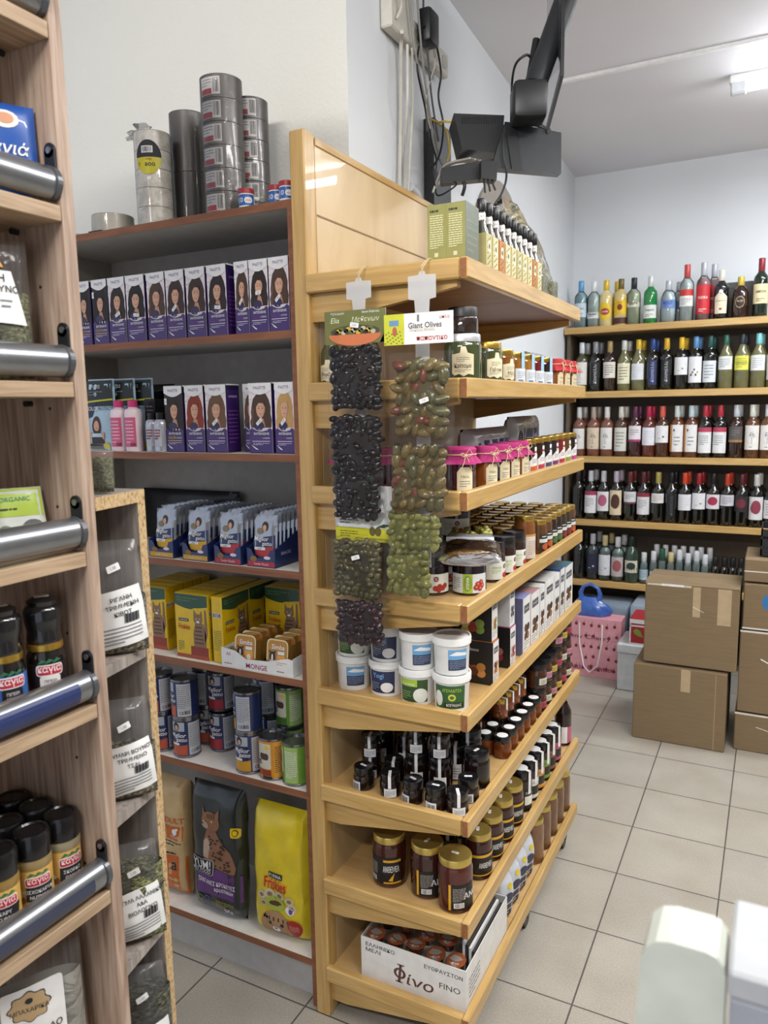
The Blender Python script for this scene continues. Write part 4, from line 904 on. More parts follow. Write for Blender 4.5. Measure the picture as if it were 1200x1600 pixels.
def glue():
    t = thing('glue_tub', '', 'tub'); R = .018; m = MB(); m.lathe([(0, 0), (R-.001, 0), (R, .002), (R, .030), (R-.002, .032)], WHITEP, 22); m.build('tub', t)
    m = MB(); m.lathe([(R-.001, .031), (R+.0005, .0315), (R+.0005, .041), (R-.001, .042), (0, .042)], mt('#a82c34', .4), 22); m.build('lid', t)
    m = MB(); F = Face(m, cyl(R+.0001), R, .0002); F.rect(-.026, .004, .026, .028, mt('#2560a8', .4)); F.rrect(.001, .009, .020, .022, .006, PAPER, 2); F.text('stick', .0105, .0155, .005, mt('#a82c34', .4), 3); F.text('10', -.008, .016, .011, PAPER, 3, bold=.03); m.build('printed_label', t); return t
gt = glue()
for px, y, lb in ((385, 1.462, 'blue and white glue tub with red lid in front of the tallest tape stack'), (432, 1.475, 'blue glue tub with red lid, left of the pair by the post'), (449, 1.46, 'blue glue tub with red lid touching the post')):
    place(gt, (at(px, 308, y=y).x, y, z0), .3, lb, 'glue tubs on the cabinet top')
m = MB(); m.box((0, 0, 0), (.045, .022, .003), mt('#3d3b38', .6), .001); o = m.build('flat_black_clip', None, (ontop(140, 366, 1.445), 1.4405, z0)); tag(o, 'thin dark strip lying on the front edge of the cabinet top', 'strip')
# ------------------------------------------------------------------ goods on the pine stand
ZS = [z-.0136 for z in GZ]
ON = [' on the top stand shelf', ' on the second stand shelf', ' on the third stand shelf', ' on the fourth stand shelf', ' on the fifth stand shelf', ' on the sixth stand shelf', ' on the seventh stand shelf', ' on the lowest stand shelf']
AIS = pi/2     # facing the aisle
def ys(px, py, x): return at(px, py, x=x).y
CREAM = mt('#ddd3b0', .6); KRAFT = mt('#cdbb8c', .6)
def jar(name, R, h, fill, lidmat, lidh=.014, lidr=1.0, lab=None, cat='jar', neck=.9, extra=None, shoulder=.14, seg=24):
    t = thing(name, '', cat); b = h-lidh; RAD[t.name] = R*1.01
    m = MB(); m.lathe([(0, 0), (R*.9, 0), (R, R*.1), (R, b*(1-shoulder)), (R*.97, b*(1-shoulder*.6)), (R*neck, b*.985), (R*neck, b)], liquid(fill), seg); m.build('jar_body', t)
    L_ = R*neck*1.04*lidr; m = MB(); m.lathe([(L_*.97, b-.003), (L_, b-.002), (L_, h-.0018), (L_*.97, h), (L_*.9, h), (L_*.86, h-.0008), (0, h-.0008)], lidmat, seg); m.build('lid', t)
    if lab: m = MB(); F = Face(m, cyl(R+.0003), R, .0002); lab(F, R, b*(1-shoulder)); m.build('printed_label', t)
    if extra: extra(t, R, h)
    return t
def seal(t, R, h, w=.007):   # paper strip over the lid
    m = MB(); L_ = R*.97; m.box((-w/2, -L_, h), (w/2, L_*.2, h+.0005), PAPER); m.box((-w/2, -R-.0009, h*.45), (w/2, -R-.0003, h+.0005), PAPER); m.build('paper_seal', t)
def dot(t, R, h): m = MB(); m.lathe([(0, h+.0006), (R*.62, h+.0006), (R*.62, h), (0, h)], PAPER, 18); m.build('round_seal', t)
def lidtag(t, R, h, rot=.5):
    m = MB(); F = Face(m, flat((0, 0, h), (1, 0, 0), (0, 1, 0), (0, 0, 1))); sticker(F, 0, 0, .018, .0075, rot, 2); m.build('price_sticker', t)

# top shelf: cartons, small oil bottles, bag of oregano
OLV = mt('#8e8c4a', .5); OLVD = mt('#5c6354', .45)
t0 = thing('oil_carton', '', 'box'); m = MB(); m.box((-.021, 0, 0), (.021, .075, .128), OLVD, .0006); F = Face(m, flat()); F.rect(-.0205, .0005, .0205, .1275, OLV); F.lines(-.015, .112, .016, .118, 1, INK, 2, .7); F.lines(-.015, .042, .014, .108, 15, mt('#d6d3a4', .5), 2, .45); F.rect(-.005, .026, .003, .034, mt('#d2c7a0', .5), 2); F.rect(-.017, .004, .017, .019, PAPER, 2); F.bars(-.015, .005, .015, .017, INK, 3, 18)
G_ = Face(m, flat((.021, 0, 0), (0, 1, 0), (0, 0, 1), (1, 0, 0))); G_.lines(.01, .03, .065, .10, 5, mt('#78805c', .5), 1, .3); m.build('carton', t0)
xs = [(at(696, 390, y=1.46).x, 'left'), (at(726, 390, y=1.46).x, 'right')]
for x, w_ in xs: place(t0, (x-.0195, 1.462, ZS[0]), 0, 'olive green oil carton with back-panel print and barcode, %s one of the pair' % w_)
def oilb(c1, c2):
    t = thing('oil_bottle', '', 'bottle'); R = .0165
    m = MB(); m.lathe([(0, 0), (R-.002, 0), (R, .003), (R, .085), (R*.9, .096), (.0085, .112), (.0075, .140)], mt(c2, .08, 0, .6), 18); m.build('glass_body', t)
    m = MB(); m.lathe([(.0098, .138), (.0102, .139), (.0102, .161), (.009, .163), (0, .163)], BLACKP, 16); m.build('cap', t)
    m = MB(); m.lathe([(.0085, .118), (.0095, .122), (.0085, .126), (.0095, .130), (.0082, .134)], PAPER, 10, wob=lambda a, z: 1+.12*sin(a*3+z*800)); m.build('string', t)
    m = MB(); m.box((-.0175, -.0175, 0), (.0175, .0175, .090), mt(c1, .6)); F = Face(m, flat((0, -.0175, 0)))
    for q in range(6): F.poly([(-.014, .012+.012*q), (-.010, .012+.012*q), (.012, .024+.012*q), (.008, .024+.012*q)], mt('#4b4a36', .6), 1)
    F.rrect(-.008, .052, .008, .076, .003, mt('#ece4c4', .6), 2); F.ell(0, .064, .005, .006, mt('#55613a', .6), 3); F.rect(-.0175, .0, .0175, .004, mt('#7a6a3a', .6), 1); m.build('card_sleeve', t); return t
ob = [oilb('#cfc493', '#3a3424'), oilb('#b8783a', '#3a2418'), oilb('#bdb57e', '#2e3322')]
capx = [762, 775, 786, 795, 803, 812, 819, 826, 833, 840]
for i, px in enumerate(capx):
    y = ys(px, 340, -.572) if i else 1.60
    place(ob[[2, 0, 1, 0, 0, 2, 0, 0, 1, 0][i]], (-.5825, 1.60+i*.0435, ZS[0]), AIS, 'small black-capped oil bottle in card sleeve, %s from the olive cartons' % ORD[i], 'oil bottles along the top shelf edge')
t = thing('herb_sack', 'large clear bag of dried oregano stems sloping down to the shelf end', 'bag', (0, 0, ZS[0]))
def wedge(y0, y1, x0, h0, h1, d, ph=0):
    def fn(s_, v, side=1, off=0):
        U = s_*2-1; H = (h0+(h1-h0)*s_)*(1+.03*sin(s_*19+ph)); t_ = sqrt(max(0, (1-abs(U)**5)*(1-abs(2*v-1)**3)))
        return (x0+side*(d/2*t_+off)+.006*sin(s_*13+v*9+ph), y0+(y1-y0)*s_, H*v)
    return fn
def wmesh(fn, mat, off=0):
    m = MB()
    for sd in (1, -1):
        vs = [fn(i/14, j/10, sd, off) for j in range(11) for i in range(15)]; m.add(vs, [(j*15+i, j*15+i+1, (j+1)*15+i+1, (j+1)*15+i) for j in range(10) for i in range(14)], mat, True)
    return m
wmesh(wedge(2.05, 2.36, -.685, .268, .05, .15), herb('oregano_stems', '#3c3a2c', '#7d7a58', '#b3ae8a', 60)).build('dried_stems', t)
wmesh(wedge(2.035, 2.368, -.685, .30, .06, .16, 1), FILM).build('wrapping', t)
def olivepack(label, loc, rz):
    t = thing('herb_packet', label, 'packet', loc, rz); fn = pillow(.09, .075, .024); m = MB(); bag_mesh(m, pillow(.085, .07, .022), .085, .068, HERB2, .001); m.build('dried_herbs', t)
    m = MB(); bag_mesh(m, fn, .09, .075, FILM); m.build('wrapping', t)
olivepack('small herb packet lying at the shelf edge past the last oil bottle', (-.5835, 2.075, ZS[0]+.001), AIS)
olivepack('small herb packet at the shelf edge in front of the oregano bag', (-.5835, 2.178, ZS[0]+.001), AIS)

# second shelf
def crafttag(word):
    def f(F, R, b):
        F.poly([(-.024, b*.32), (-.018, b*.26), (-.008, b*.30), (.002, b*.24), (.012, b*.30), (.024, b*.27), (.024, b*.80), (.010, b*.84), (.006, b*1.0), (-.004, b*1.0), (-.006, b*.84), (-.024, b*.80)], CREAM, 1)
        F.text(word, 0, b*.50, .0085, INK, 3, bold=.02, w=min(.036, .008*len(word)*.7)); F.lines(-.014, b*.60, .014, b*.74, 3, GREYI, 2); F.lines(-.018, b*.34, .018, b*.42, 2, GREYI, 2)
    return f
j1 = jar('pickle_jar', .041, .108, '#3d4527', SILV, .014, lab=crafttag('Κρίταμο'))
place(j1, (-.585, 1.548, ZS[1]), radians(22), 'big jar of green rock samphire with cream craft label and silver lid')
j1b = jar('pickle_jar', .037, .100, '#454a2a', GOLD, .012, lab=crafttag('Γαλανό'))
place(j1b, (-.582, 1.685, ZS[1]), radians(60), 'green pickle jar with cream craft label and gold lid, second from the stand corner')
j1c = jar('preserve_jar', .034, .055, '#2a1f18', mt('#20201f', .4), .018, lab=None)
place(j1c, (-.605, 1.545, ZS[1]+.1085), 0, 'dark jar stacked on top of the silver-lidded samphire jar')
bt = jar('tall_bottle', .024, .125, '#474a2c', BLACKP, .02, .6, lab=crafttag('Θυμάρι'), neck=.5, shoulder=.4)
place(bt, (-.893, 1.472, ZS[1]), .1, 'slim bottle with cream neck tag behind the left olive strip'); place(bt, (-.790, 1.472, ZS[1]), .1, 'slim bottle with cream neck tag between the two olive strips')
j2 = jar('honey_jar', .030, .088, '#7a4a1c', GOLD, .011, lab=crafttag('Μέλι')); place(j2, (-.585, 1.775, ZS[1]), radians(70), 'amber jar with gold lid just before the blue-sealed jars')
def bluelab(F, R, b): F.rect(-.022, b*.12, .022, b*.72, mt('#d7dde2', .5)); F.rect(-.006, b*.72, .006, b*1.02, mt('#7fb2d0', .5), 2); F.rect(-.014, b*.18, .002, b*.30, mt('#4d7fae', .5), 2); F.lines(-.016, b*.36, .016, b*.62, 4, mt('#8aa0b4', .5), 2)
def sealb(t, R, h): m = MB(); m.box((-.006, -R*.97, h), (.006, 0, h+.0005), mt('#d7dde2', .5)); m.box((-.006, -R-.0008, h*.55), (.006, -R-.0003, h+.0005), mt('#9cc4da', .5)); m.build('paper_seal', t)
for i, (c, w_) in enumerate([('#8a5a22', 'amber'), ('#9c6a2a', 'light amber'), ('#6b1f24', 'dark red'), ('#221a1c', 'black')]):
    j = jar('jam_jar', .028, .086, c, GOLD, .010, lab=bluelab, extra=sealb); place(j, (-.584, 1.865+.088*i, ZS[1]), AIS-.35, '%s jam jar with blue-white label, %s after the gold-lidded jar' % (w_, ORD[i]))
def cloth(col):
    def f(t, R, h):
        m = MB(); W_ = lambda a, z: 1+.16*sin(a*5+2)*(1 if z < h-.02 else .2)+.08*sin(a*9)*(1 if z < h-.02 else .1)
        m.lathe([(0, h+.0015), (R*.9, h+.0015), (R*1.03, h-.004), (R*.98, h-.014), (R*1.05, h-.020), (R*1.32, h-.034)], mt(col, .75), 30, wob=W_); m.build('cloth_cover', t)
        m = MB(); tw = mt('#d5c09a', .8); m.tube([(R*1.02*cos(a), R*1.02*sin(a), h-.0145) for a in [2*pi*k/20 for k in range(21)]], .0014, tw, 5, False)
        for q in (-1, 1): m.tube([(0, -R*1.05, h-.014), (q*.008, -R*1.15, h-.006+.004*q), (q*.014, -R*1.2, h-.013), (q*.006, -R*1.15, h-.018), (0, -R*1.05, h-.014)], .0009, tw, 5, False); m.tube([(0, -R*1.05, h-.014), (q*.006, -R*1.3, h-.03), (q*.012, -R*1.25, h-.045)], .0009, tw, 5)
        m.build('twine_bow', t)
    return f
def creamlab(F, R, b): F.poly([(-.018, b*.10), (.018, b*.10), (.018, b*.62), (.010, b*.76), (-.010, b*.76), (-.018, b*.62)], CREAM); F.lines(-.012, b*.2, .012, b*.40, 3, GREYI, 2); F.text('Μέλι', 0, b*.50, .006, INK, 2)
for i in range(3):
    j = jar('honey_jar', .027, .088, ['#8a5320', '#a0651f', '#5a3a1c'][i], GOLD, .010, lab=creamlab, extra=cloth('#b3222c')); place(j, (-.586, 2.245+.085*i, ZS[1]), AIS-.2, 'honey jar under a red cloth cap, %s of three near the shelf end' % ORD[i])
j = jar('jam_jar', .027, .080, '#3a1c1c', GOLD, .010, lab=creamlab); place(j, (-.66, 1.83, ZS[1]), AIS, 'small dark jar with cream label behind the blue-sealed jars')
# third shelf
pc = [('#3a1420', 'dark red'), ('#8a4c1c', 'amber'), ('#22201e', 'near-black'), ('#6b3218', 'brown'), ('#7a4218', 'orange-brown')]
for i, (c, w_) in enumerate(pc):
    R = .033 if i == 0 else .028; j = jar('jam_jar', R, .092 if i else .098, c, GOLD, .010, lab=creamlab, extra=cloth('#a8246a'))
    place(j, [(-.588, 1.512, ZS[2]), (-.585, 1.655, ZS[2]), (-.585, 1.745, ZS[2]), (-.585, 1.825, ZS[2]), (-.586, 1.905, ZS[2])][i], radians([40, 60, 65, 70, 75][i]), '%s jam jar under a magenta cloth cap, %s from the stand corner' % (w_, ORD[i]))
j = jar('jam_jar', .030, .095, '#3a1420', GOLD, .010, extra=cloth('#a8246a')); place(j, (-.862, 1.485, ZS[2]), 0, 'magenta-capped jam jar half hidden behind the left olive strip')
j = jar('jam_jar', .030, .095, '#301018', GOLD, .010, extra=cloth('#a8246a')); place(j, (-.775, 1.49, ZS[2]), 0, 'magenta-capped jam jar hidden between the two olive strips')
def archlab(c):
    def f(F, R, b):
        F.poly([(-.021, b*.10), (.021, b*.18), (.021, b*.60), (.012, b*.78), (-.004, b*.72), (-.021, b*.50)], mt('#e6e3dd', .5)); F.poly([(-.018, b*.14), (.018, b*.20), (.016, b*.36), (-.018, b*.30)], mt(c, .5), 2)
        F.lines(-.012, b*.42, .014, b*.60, 3, mt('#5a6a9a', .5), 2); F.rect(-.005, b*.74, .005, b*1.02, mt('#e6e3dd', .5), 2); F.rect(-.005, b*.80, .005, b*.88, mt(c, .5), 3)
    return f
for i, (c, f_) in enumerate([('#c8622a', '#1f1b1a'), ('#b03a4a', '#2a1512'), ('#4a4a6a', '#1c1614'), ('#7a3a6a', '#241a18'), ('#b03040', '#701f1a'), ('#8a9a3a', '#5a3a18'), ('#b04a80', '#1c1416')]):
    j = jar('jam_jar', .027, .094, f_, GOLD, .010, lab=archlab(c)); place(j, (-.585, 1.98+.0755*i, ZS[2]), AIS-.25, 'jam jar with slanted white label, %s after the magenta-capped ones' % ORD[i], 'white-labelled jam jars on the third stand shelf')
def cracker(label, loc, rz, w, h, col):
    t = thing('snack_packet', label, 'packet', loc, rz); fn = pillow(w, h, .05, 5, 4); m = MB(); bag_mesh(m, fn, w, h, mt('#b4b6be', .2, 0, .5)); m.build('wrapper', t)
    m = MB(); F = BagFace(m, fn, .02); F.rect(-w*.2, h*.25, w*.45, h*.75, mt(col, .35)); F.ell(-w*.3, h*.5, w*.07, h*.22, INK, 2); F.lines(-w*.1, h*.4, w*.35, h*.6, 2, LIL, 3); m.build('printed_front', t)
cracker('grey and purple snack packet standing behind the magenta-capped jars', (-.70, 1.95, ZS[2]+.001), AIS, .36, .125, '#33305a')
cracker('clear and navy snack packet behind the slanted-label jam jars', (-.70, 2.29, ZS[2]+.001), AIS, .30, .150, '#3a4066')
cracker('navy packet leaning behind the red-capped honey jars', (-.68, 2.34, ZS[1]+.001), AIS, .20, .115, '#3f3a68')
cracker('grey and violet packet standing behind the gold-lidded jars', (-.865, 2.22, ZS[3]+.001), AIS, .30, .15, '#3f3a68')
# fourth shelf: stevia spreads, then ranks of gold-lidded jars
LIM = mt('#9db834', .45); BRY = mt('#a3322a', .5)
def stev(F, R, b):
    F.rect(-.044, b*.10, .050, b*.78, mt('#cfd6d8', .45)); F.rect(-.010, b*.10, .012, b*.78, LIM, 2); F.ell(.001, b*.45, .010, b*.30, mt('#7f9a2a', .45), 3); F.text('STEVIA', .001, b*.45, .0065, PAPER, 4, rot=pi/2, bold=.02)
    for q, v in ((.020, .30), (.030, .26), (.036, .36), (.024, .42), (.033, .48)): F.ell(q, b*v, .0065, .0065, BRY, 3, 9); F.ell(q+.001, b*v+.001, .003, .003, mt('#d07a60', .5), 4, 7)
    F.lines(-.038, b*.2, -.016, b*.66, 6, GREYI, 2)
def stev2(F, R, b):
    F.rect(-.044, b*.12, .044, b*.80, mt('#d9dcd2', .45)); F.ell(.006, b*.62, .006, .006, mt('#7a2a3a', .5), 3); F.text('G', .006, b*.62, .006, PAPER, 4); F.text('stevia', -.018, b*.60, .007, LIM, 3)
    for q, v in ((.004, .28), (.014, .34), (.022, .28), (.012, .22), (.028, .36)): F.ell(q, b*v, .0065, .0065, BRY, 3, 9)
    F.lines(-.03, b*.35, -.008, b*.5, 3, LIM, 2)
sj = jar('stevia_spread_jar', .039, .100, '#1c0f12', mt('#141214', .3, 0, .4), .026, lab=stev); sj2 = jar('stevia_spread_jar', .036, .098, '#1a0e12', mt('#141214', .3, 0, .4), .026, lab=stev2)
place(sj2, (-.678, 1.545, ZS[3]), radians(25), 'black-lidded spread jar with white and berry label beside the green olive bag')
place(sj, (-.690, 1.630, ZS[3]), .3, 'black-lidded spread jar behind the white-labelled one, berry label showing'); place(sj, (-.590, 1.580, ZS[3]), .25, 'black-lidded spread jar with lime STEVIA band at the shelf corner')
sb = jar('stevia_spread_jar', .031, .096, '#2a1512', mt('#141214', .3, 0, .4), .024, lab=stev2)
for i in range(3): place(sb, (-.583, 1.715+.084*i, ZS[3]), AIS-.3, 'black-lidded berry spread jar, %s behind the STEVIA one along the aisle' % ORD[i])
for i, (x, y) in enumerate([(-.775, 1.68), (-.690, 1.715), (-.775, 1.765)]):
    place(sj if i % 2 else sj2, (x, y, ZS[3]), .3, 'black-lidded spread jar in the rear group, %s' % ['left one', 'right one', 'rearmost one'][i]); place(sj2 if i % 2 else sj, (x, y, ZS[3]+.1008), .3, 'black-lidded spread jar stacked on the %s of the rear group' % ['left one', 'right one', 'rearmost one'][i])
hj = jar('honey_jar', .029, .125, '#7a4a22', GOLD, .012, lab=lambda F, R, b: (F.rect(-.025, b*.10, .025, b*.72, mt('#cfc6bd', .5)), F.rect(-.025, b*.72, .025, b*.78, mt('#c48a4a', .5), 2), F.lines(-.018, b*.2, .018, b*.6, 8, mt('#b08a6a', .5), 2)))
place(hj, (-.585, 1.972, ZS[3]), AIS-.3, 'tall honey jar with gold lid and pale label before the small ranked jars')
def small(i):
    c = ['#5a3a1c', '#2c1a14', '#3a2a1c'][i]; l2 = ['#b0532a', '#4a6a3a', '#7a2a2a'][i]
    return jar('preserve_jar', .0265, .096, c, GOLD, .010, lab=lambda F, R, b: (F.rect(-.022, b*.14, .022, b*.76, mt('#2a2a2a', .5)), F.rect(-.022, b*.44, .022, b*.58, mt('#cfd0c8', .5), 2), F.ell(0, b*.28, .014, .010, mt(l2, .5), 2), F.lines(-.014, b*.62, .014, b*.72, 1, PAPER, 2)), seg=18)
sm = [small(i) for i in range(3)]
wd = ['one', 'two', 'three', 'four', 'five']
for c in range(5):
    n_r = 7 if c == 0 else 10
    for r in range(n_r):
        y = 2.436-.057*(n_r-1-r)
        place(sm[(r//2) % 3] if c == 0 else sm[0], (-.583-.057*c, y, ZS[3]), AIS-.3, 'gold-lidded preserve jar, rank %s from the aisle, %s from the far shelf end' % (wd[c], ORD[n_r-1-r]), 'gold-lidded preserve jars in ranks')
# clear pack of green olives lying over the spread jars
OLG = mt('#8c8a35', .25, 0, .5, .2)
def blob(mb, c, rx, ry, rz, mat, rnd, sub=1):
    bm = bmesh.new(); bmesh.ops.create_icosphere(bm, subdivisions=sub, radius=1)
    M = Matrix.Translation(c) @ Matrix.Rotation(rnd.uniform(0, 3), 4, (rnd.random(), rnd.random(), rnd.random()+.1)) @ Matrix.Diagonal((rx, ry, rz, 1))
    mb.bm(bm, mat, True, M)
t = thing('olive_pack', 'clear pack of green olives with silver end resting across the spread jar lids', 'packet', (-.615, 1.625, ZS[3]+.1205)); rnd = random.Random(3)
m = MB()
for _ in range(46): blob(m, (rnd.uniform(-.045, .045), rnd.uniform(-.055, .085), rnd.uniform(-.004, .007)), .011, .009, .009, OLG, rnd)
tag(m.build('olives', t), kind='stuff')
fn = pillow(.125, .20, .034); m = MB(); M = Matrix.Translation((0, -.085, 0)) @ Matrix.Rotation(-pi/2, 4, 'X') @ Matrix.Diagonal((1, 1, -1, 1)); mm = MB(); bag_mesh(mm, fn, .125, .20, FILM); mm.v = [tuple(M @ Vector(v)) for v in mm.v]; mm.build('wrapping', t)
m = MB(); m.prism([(-.055, -.088), (.05, -.085), (.045, -.058), (.0, -.050), (-.05, -.030)], -.012, .014, mt('#c9ccd0', .2, .5), 'z'); m.build('silver_end', t); t.rotation_euler = (0, 0, .35)

# fifth shelf: yoghurt-style tubs and chocolate boxes
def tub(kind):
    t = thing('spread_tub', '', 'tub'); R, h = .041, .082; RAD[t.name] = R*1.07
    m = MB(); m.lathe([(0, 0), (R*.88, 0), (R*.9, .003), (R*.97, h-.012), (R*1.0, h-.010)], WHITEP, 28); m.build('tub', t)
    m = MB(); m.lathe([(R*.98, h-.017), (R*1.05, h-.016), (R*1.06, h-.004), (R*1.04, h), (R*.97, h), (R*.94, h-.004), (0, h-.004)], WHITEP, 28); m.build('lid', t)
    m = MB(); F = Face(m, lambda a, b, hh: ((R*(.904+.088*b/h)+hh)*cos(-pi/2+a/R), (R*(.904+.088*b/h)+hh)*sin(-pi/2+a/R), b), R, .0003)
    if kind == 'b': F.rect(-.006, .012, .040, .058, mt('#33405e', .45)); F.rect(-.006, .036, .040, .058, mt('#6aa0cc', .45), 2); F.poly([(-.004, .046), (.012, .054), (.038, .050), (.038, .044)], PAPER, 3); F.lines(-.003, .015, .036, .034, 5, mt('#8a94a8', .5), 3)
    if kind == 'n': F.rect(-.034, .008, .034, .060, mt('#2c3352', .45)); F.ell(.014, .022, .016, .012, PAPER, 2); F.text('Yogi', -.008, .048, .012, mt('#7aa6d8', .4), 3, bold=.02); F.lines(-.03, .014, -.005, .034, 4, mt('#8a94a8', .5), 3)
    if kind == 'g': F.rect(-.036, .008, .036, .060, mt('#35502c', .45)); F.rect(-.036, .044, .010, .060, mt('#9aba2e', .45), 2); F.ell(.018, .024, .018, .017, mt('#d9ddd4', .5), 3); F.text('Vermio', -.012, .050, .008, PAPER, 4); F.lines(-.03, .014, -.006, .034, 4, mt('#8fae6a', .5), 3)
    if kind == 'G': F.rect(-.038, .008, .038, .060, mt('#2f5a30', .45)); F.ell(-.026, .030, .010, .018, mt('#d9ddd4', .5), 3); F.text('ΑΓΕΛΑΔΙΤΣΑ', .006, .050, .007, mt('#b8d04a', .4), 4, w=.044); F.ell(.006, .034, .009, .008, mt('#c2c24a', .5), 3); F.ell(.006, .034, .005, .004, mt('#3a6a3a', .5), 4); F.rect(-.012, .012, .034, .022, mt('#1c2c1c', .5), 3); F.text('ΚΩΠΑΙΔΑΣ', .011, .017, .006, PAPER, 4, w=.036)
    m.build('printed_label', t); return t
tb = {k: tub(k) for k in 'bngG'}
sp_ = [(-.868, 1.5045, 'b', 'g', .2, 'at the far left'), (-.779, 1.504, 'n', 'n', .1, 'second from the left'), (-.692, 1.486, 'g', 'b', .15, 'third from the left'), (-.598, 1.482, 'G', 'b', .25, 'beside the chocolate boxes')]
for x, y, lo_, up, rz, w_ in sp_:
    nmk = {'b': 'sky-photo label', 'n': 'navy label', 'g': 'green and lime label', 'G': 'dark green label'}
    place(tb[lo_], (x, y, ZS[4]), rz, 'white tub with %s, bottom of the stack %s' % (nmk[lo_], w_)); place(tb[up], (x+.003, y-.002, ZS[4]+.0825), rz+.1, 'white tub with %s, top of the stack %s' % (nmk[up], w_))
def cbox(label, w, d, h, front, side, x, y, z, rz=0, deco=None, top=None, word=None):
    t = thing('chocolate_box', label, 'box', (x, y, z), rz); m = MB(); m.box((-d, 0, 0), (0, w, h), mt(side, .4), .0005)
    F = Face(m, flat((-d, 0, 0))); F.rect(.001, .001, d-.001, h-.001, mt(front, .35))
    if deco:
        for q, c in enumerate(deco): F.ell(d*(.35+.18*(q % 3)), h*(.22+.10*(q % 2)+.05*q/3), d*.12, h*.10, mt(c, .5), 2+q, 9)
    F.text(word or 'Choco', d*.5, h*.80, .008, PAPER if front[1] in '0123' else INK, 3)
    G_ = Face(m, flat((0, 0, 0), (0, 1, 0), (0, 0, 1), (1, 0, 0))); G_.rect(.001, .001, w-.001, h-.001, mt('#dcdcda', .45)); G_.rect(w*.15, h*.72, w*.85, h*.86, mt('#55555a', .5), 2); G_.text(word or 'Choco', w*.5, h*.79, .006, PAPER, 3, w=w*.5); [G_.ell(w*(.34+.16*(q % 3)), h*(.30+.13*(q//3)+.03*(q % 2)), w*.15, h*.07, mt((deco or ['#6a3a2a'])[q % len(deco or [1])], .5), 2+q, 8) for q in range(6)]; G_.lines(w*.15, h*.08, w*.85, h*.22, 3, GREYI, 2)
    if top: m.box((-d+.0005, .0005, h-.0002), (-.0005, w-.0005, h+.0004), mt(top, .4))
    m.build('carton', t)
FL = ['#c9b23a', '#b04a6a', '#7a9a3a', '#d8cf9a', '#a33a2a', '#8aa04a']
X5 = -.566
cbox('black chocolate box with orange top edge, lowest beside the tubs', .042, .10, .105, '#1c1a1c', '#242124', X5, 1.635, ZS[4], 0, ['#b0632a', '#8a4a2a', '#c98a4a', '#7a3a1c', '#5a2a1a', '#b07a3a'], '#d0702a')
cbox('black box with orchid picture on top of the orange-edged box', .042, .10, .105, '#1c1a1c', '#1c1a1c', X5-.004, 1.637, ZS[4]+.106, 0, FL)
cbox('black chocolate box with pink top edge, second from the tubs', .045, .10, .105, '#1c1a1c', '#242124', X5, 1.765, ZS[4], 0, ['#b04a4a', '#c98a8a', '#8a2a3a', '#d0a090', '#5a2a2a', '#a0605a'], '#c8508a')
cbox('white carton standing on the pink-edged chocolate box', .04, .10, .10, '#d8d8d6', '#d0d0d0', X5-.002, 1.767, ZS[4]+.1065, 0, ['#3a3a3a', '#7a7a7a'])
bx5 = [(1.872, .068, .155, '#6a6a8a', '#8a8fc0', 'large white box with lilac top, third from the tubs'), (1.944, .085, .150, '#7a4a4a', '#b08a8a', 'white box with chocolate picture, fourth from the tubs'), (2.034, .05, .150, '#b0a8a0', '#d8d8d6', 'narrow white box, fifth from the tubs'),
       (2.088, .095, .155, '#6b6a5a', '#c9c8c6', 'tall white box with leaf picture, sixth from the tubs'), (2.188, .065, .15, '#8a6a5a', '#d8d8d6', 'white praline box, seventh from the tubs'), (2.258, .055, .155, '#3f5a86', '#3f5a86', 'blue and white box near the end of the fifth shelf'), (2.318, .10, .150, '#3c6f7a', '#3c6f7a', 'teal box with red picture, last on the fifth shelf')]
for i, (y, w, h, fc, sd, lb) in enumerate(bx5): cbox(lb, w, .13, h, fc, sd, X5, y, ZS[4], 0, ['#6a3a2a', '#3a2a22', '#8a6a4a', '#5a4a3a'], None, ['Choco', 'Nougat'][i % 2])
# sixth shelf: small dark honeys
BLID = mt('#131316', .25, 0, .4)
def wl(bar): 
    def f(F, R, b):
        F.rect(-.014, b*.08, .016, b*.74, mt('#d9dadb', .5))
        if bar: F.bars(-.006, b*.14, .013, b*.60, INK, 2, 12)
        else: F.lines(-.010, b*.16, .012, b*.6, 4, GREYI, 2)
    return f
def ridge(t, R, h): seal(t, R, h)
d1j = jar('honey_jar', .025, .054, '#1a0f0c', BLID, .018, lab=wl(True), extra=lambda t, R, h: lidtag(t, R, h, .2)); d2j = jar('honey_jar', .025, .054, '#1a0f0c', BLID, .018, lab=wl(False), extra=ridge)
d3j = jar('honey_jar', .030, .085, '#170d0b', BLID, .018, lab=wl(False), extra=ridge); d4j = jar('honey_jar', .032, .085, '#170d0b', BLID, .016, extra=lambda t, R, h: lidtag(t, R, h, 1.0))
P6 = [(d1j, -.834, 1.480, -.5, 'first from the left in the front row'), (d2j, -.762, 1.478, .4, 'second from the left in the front row'), (d1j, -.700, 1.472, -.6, 'third from the left in the front row'), (d1j, -.641, 1.466, -.2, 'fourth from the left in the front row'), (d2j, -.581, 1.468, .5, 'right end of the front row, white seal'), (d1j, -.585, 1.535, .2, 'just behind the right end of the front row')]
for j, x, y, rz, w_ in P6: place(j, (x, y, ZS[5]), rz, 'small black-lidded honey jar, %s' % w_, 'small black-lidded honey jars')
Q6 = [(d2j, -.845, 1.540, 'left'), (d2j, -.785, 1.545, 'second'), (d3j, -.725, 1.548, 'third'), (d3j, -.665, 1.548, 'fourth'), (d4j, -.588, 1.608, 'right, plain and larger')]
for j, x, y, w_ in Q6: place(j, (x, y, ZS[5]), .35, 'black-lidded honey jar in the second row, %s' % w_, 'small black-lidded honey jars')
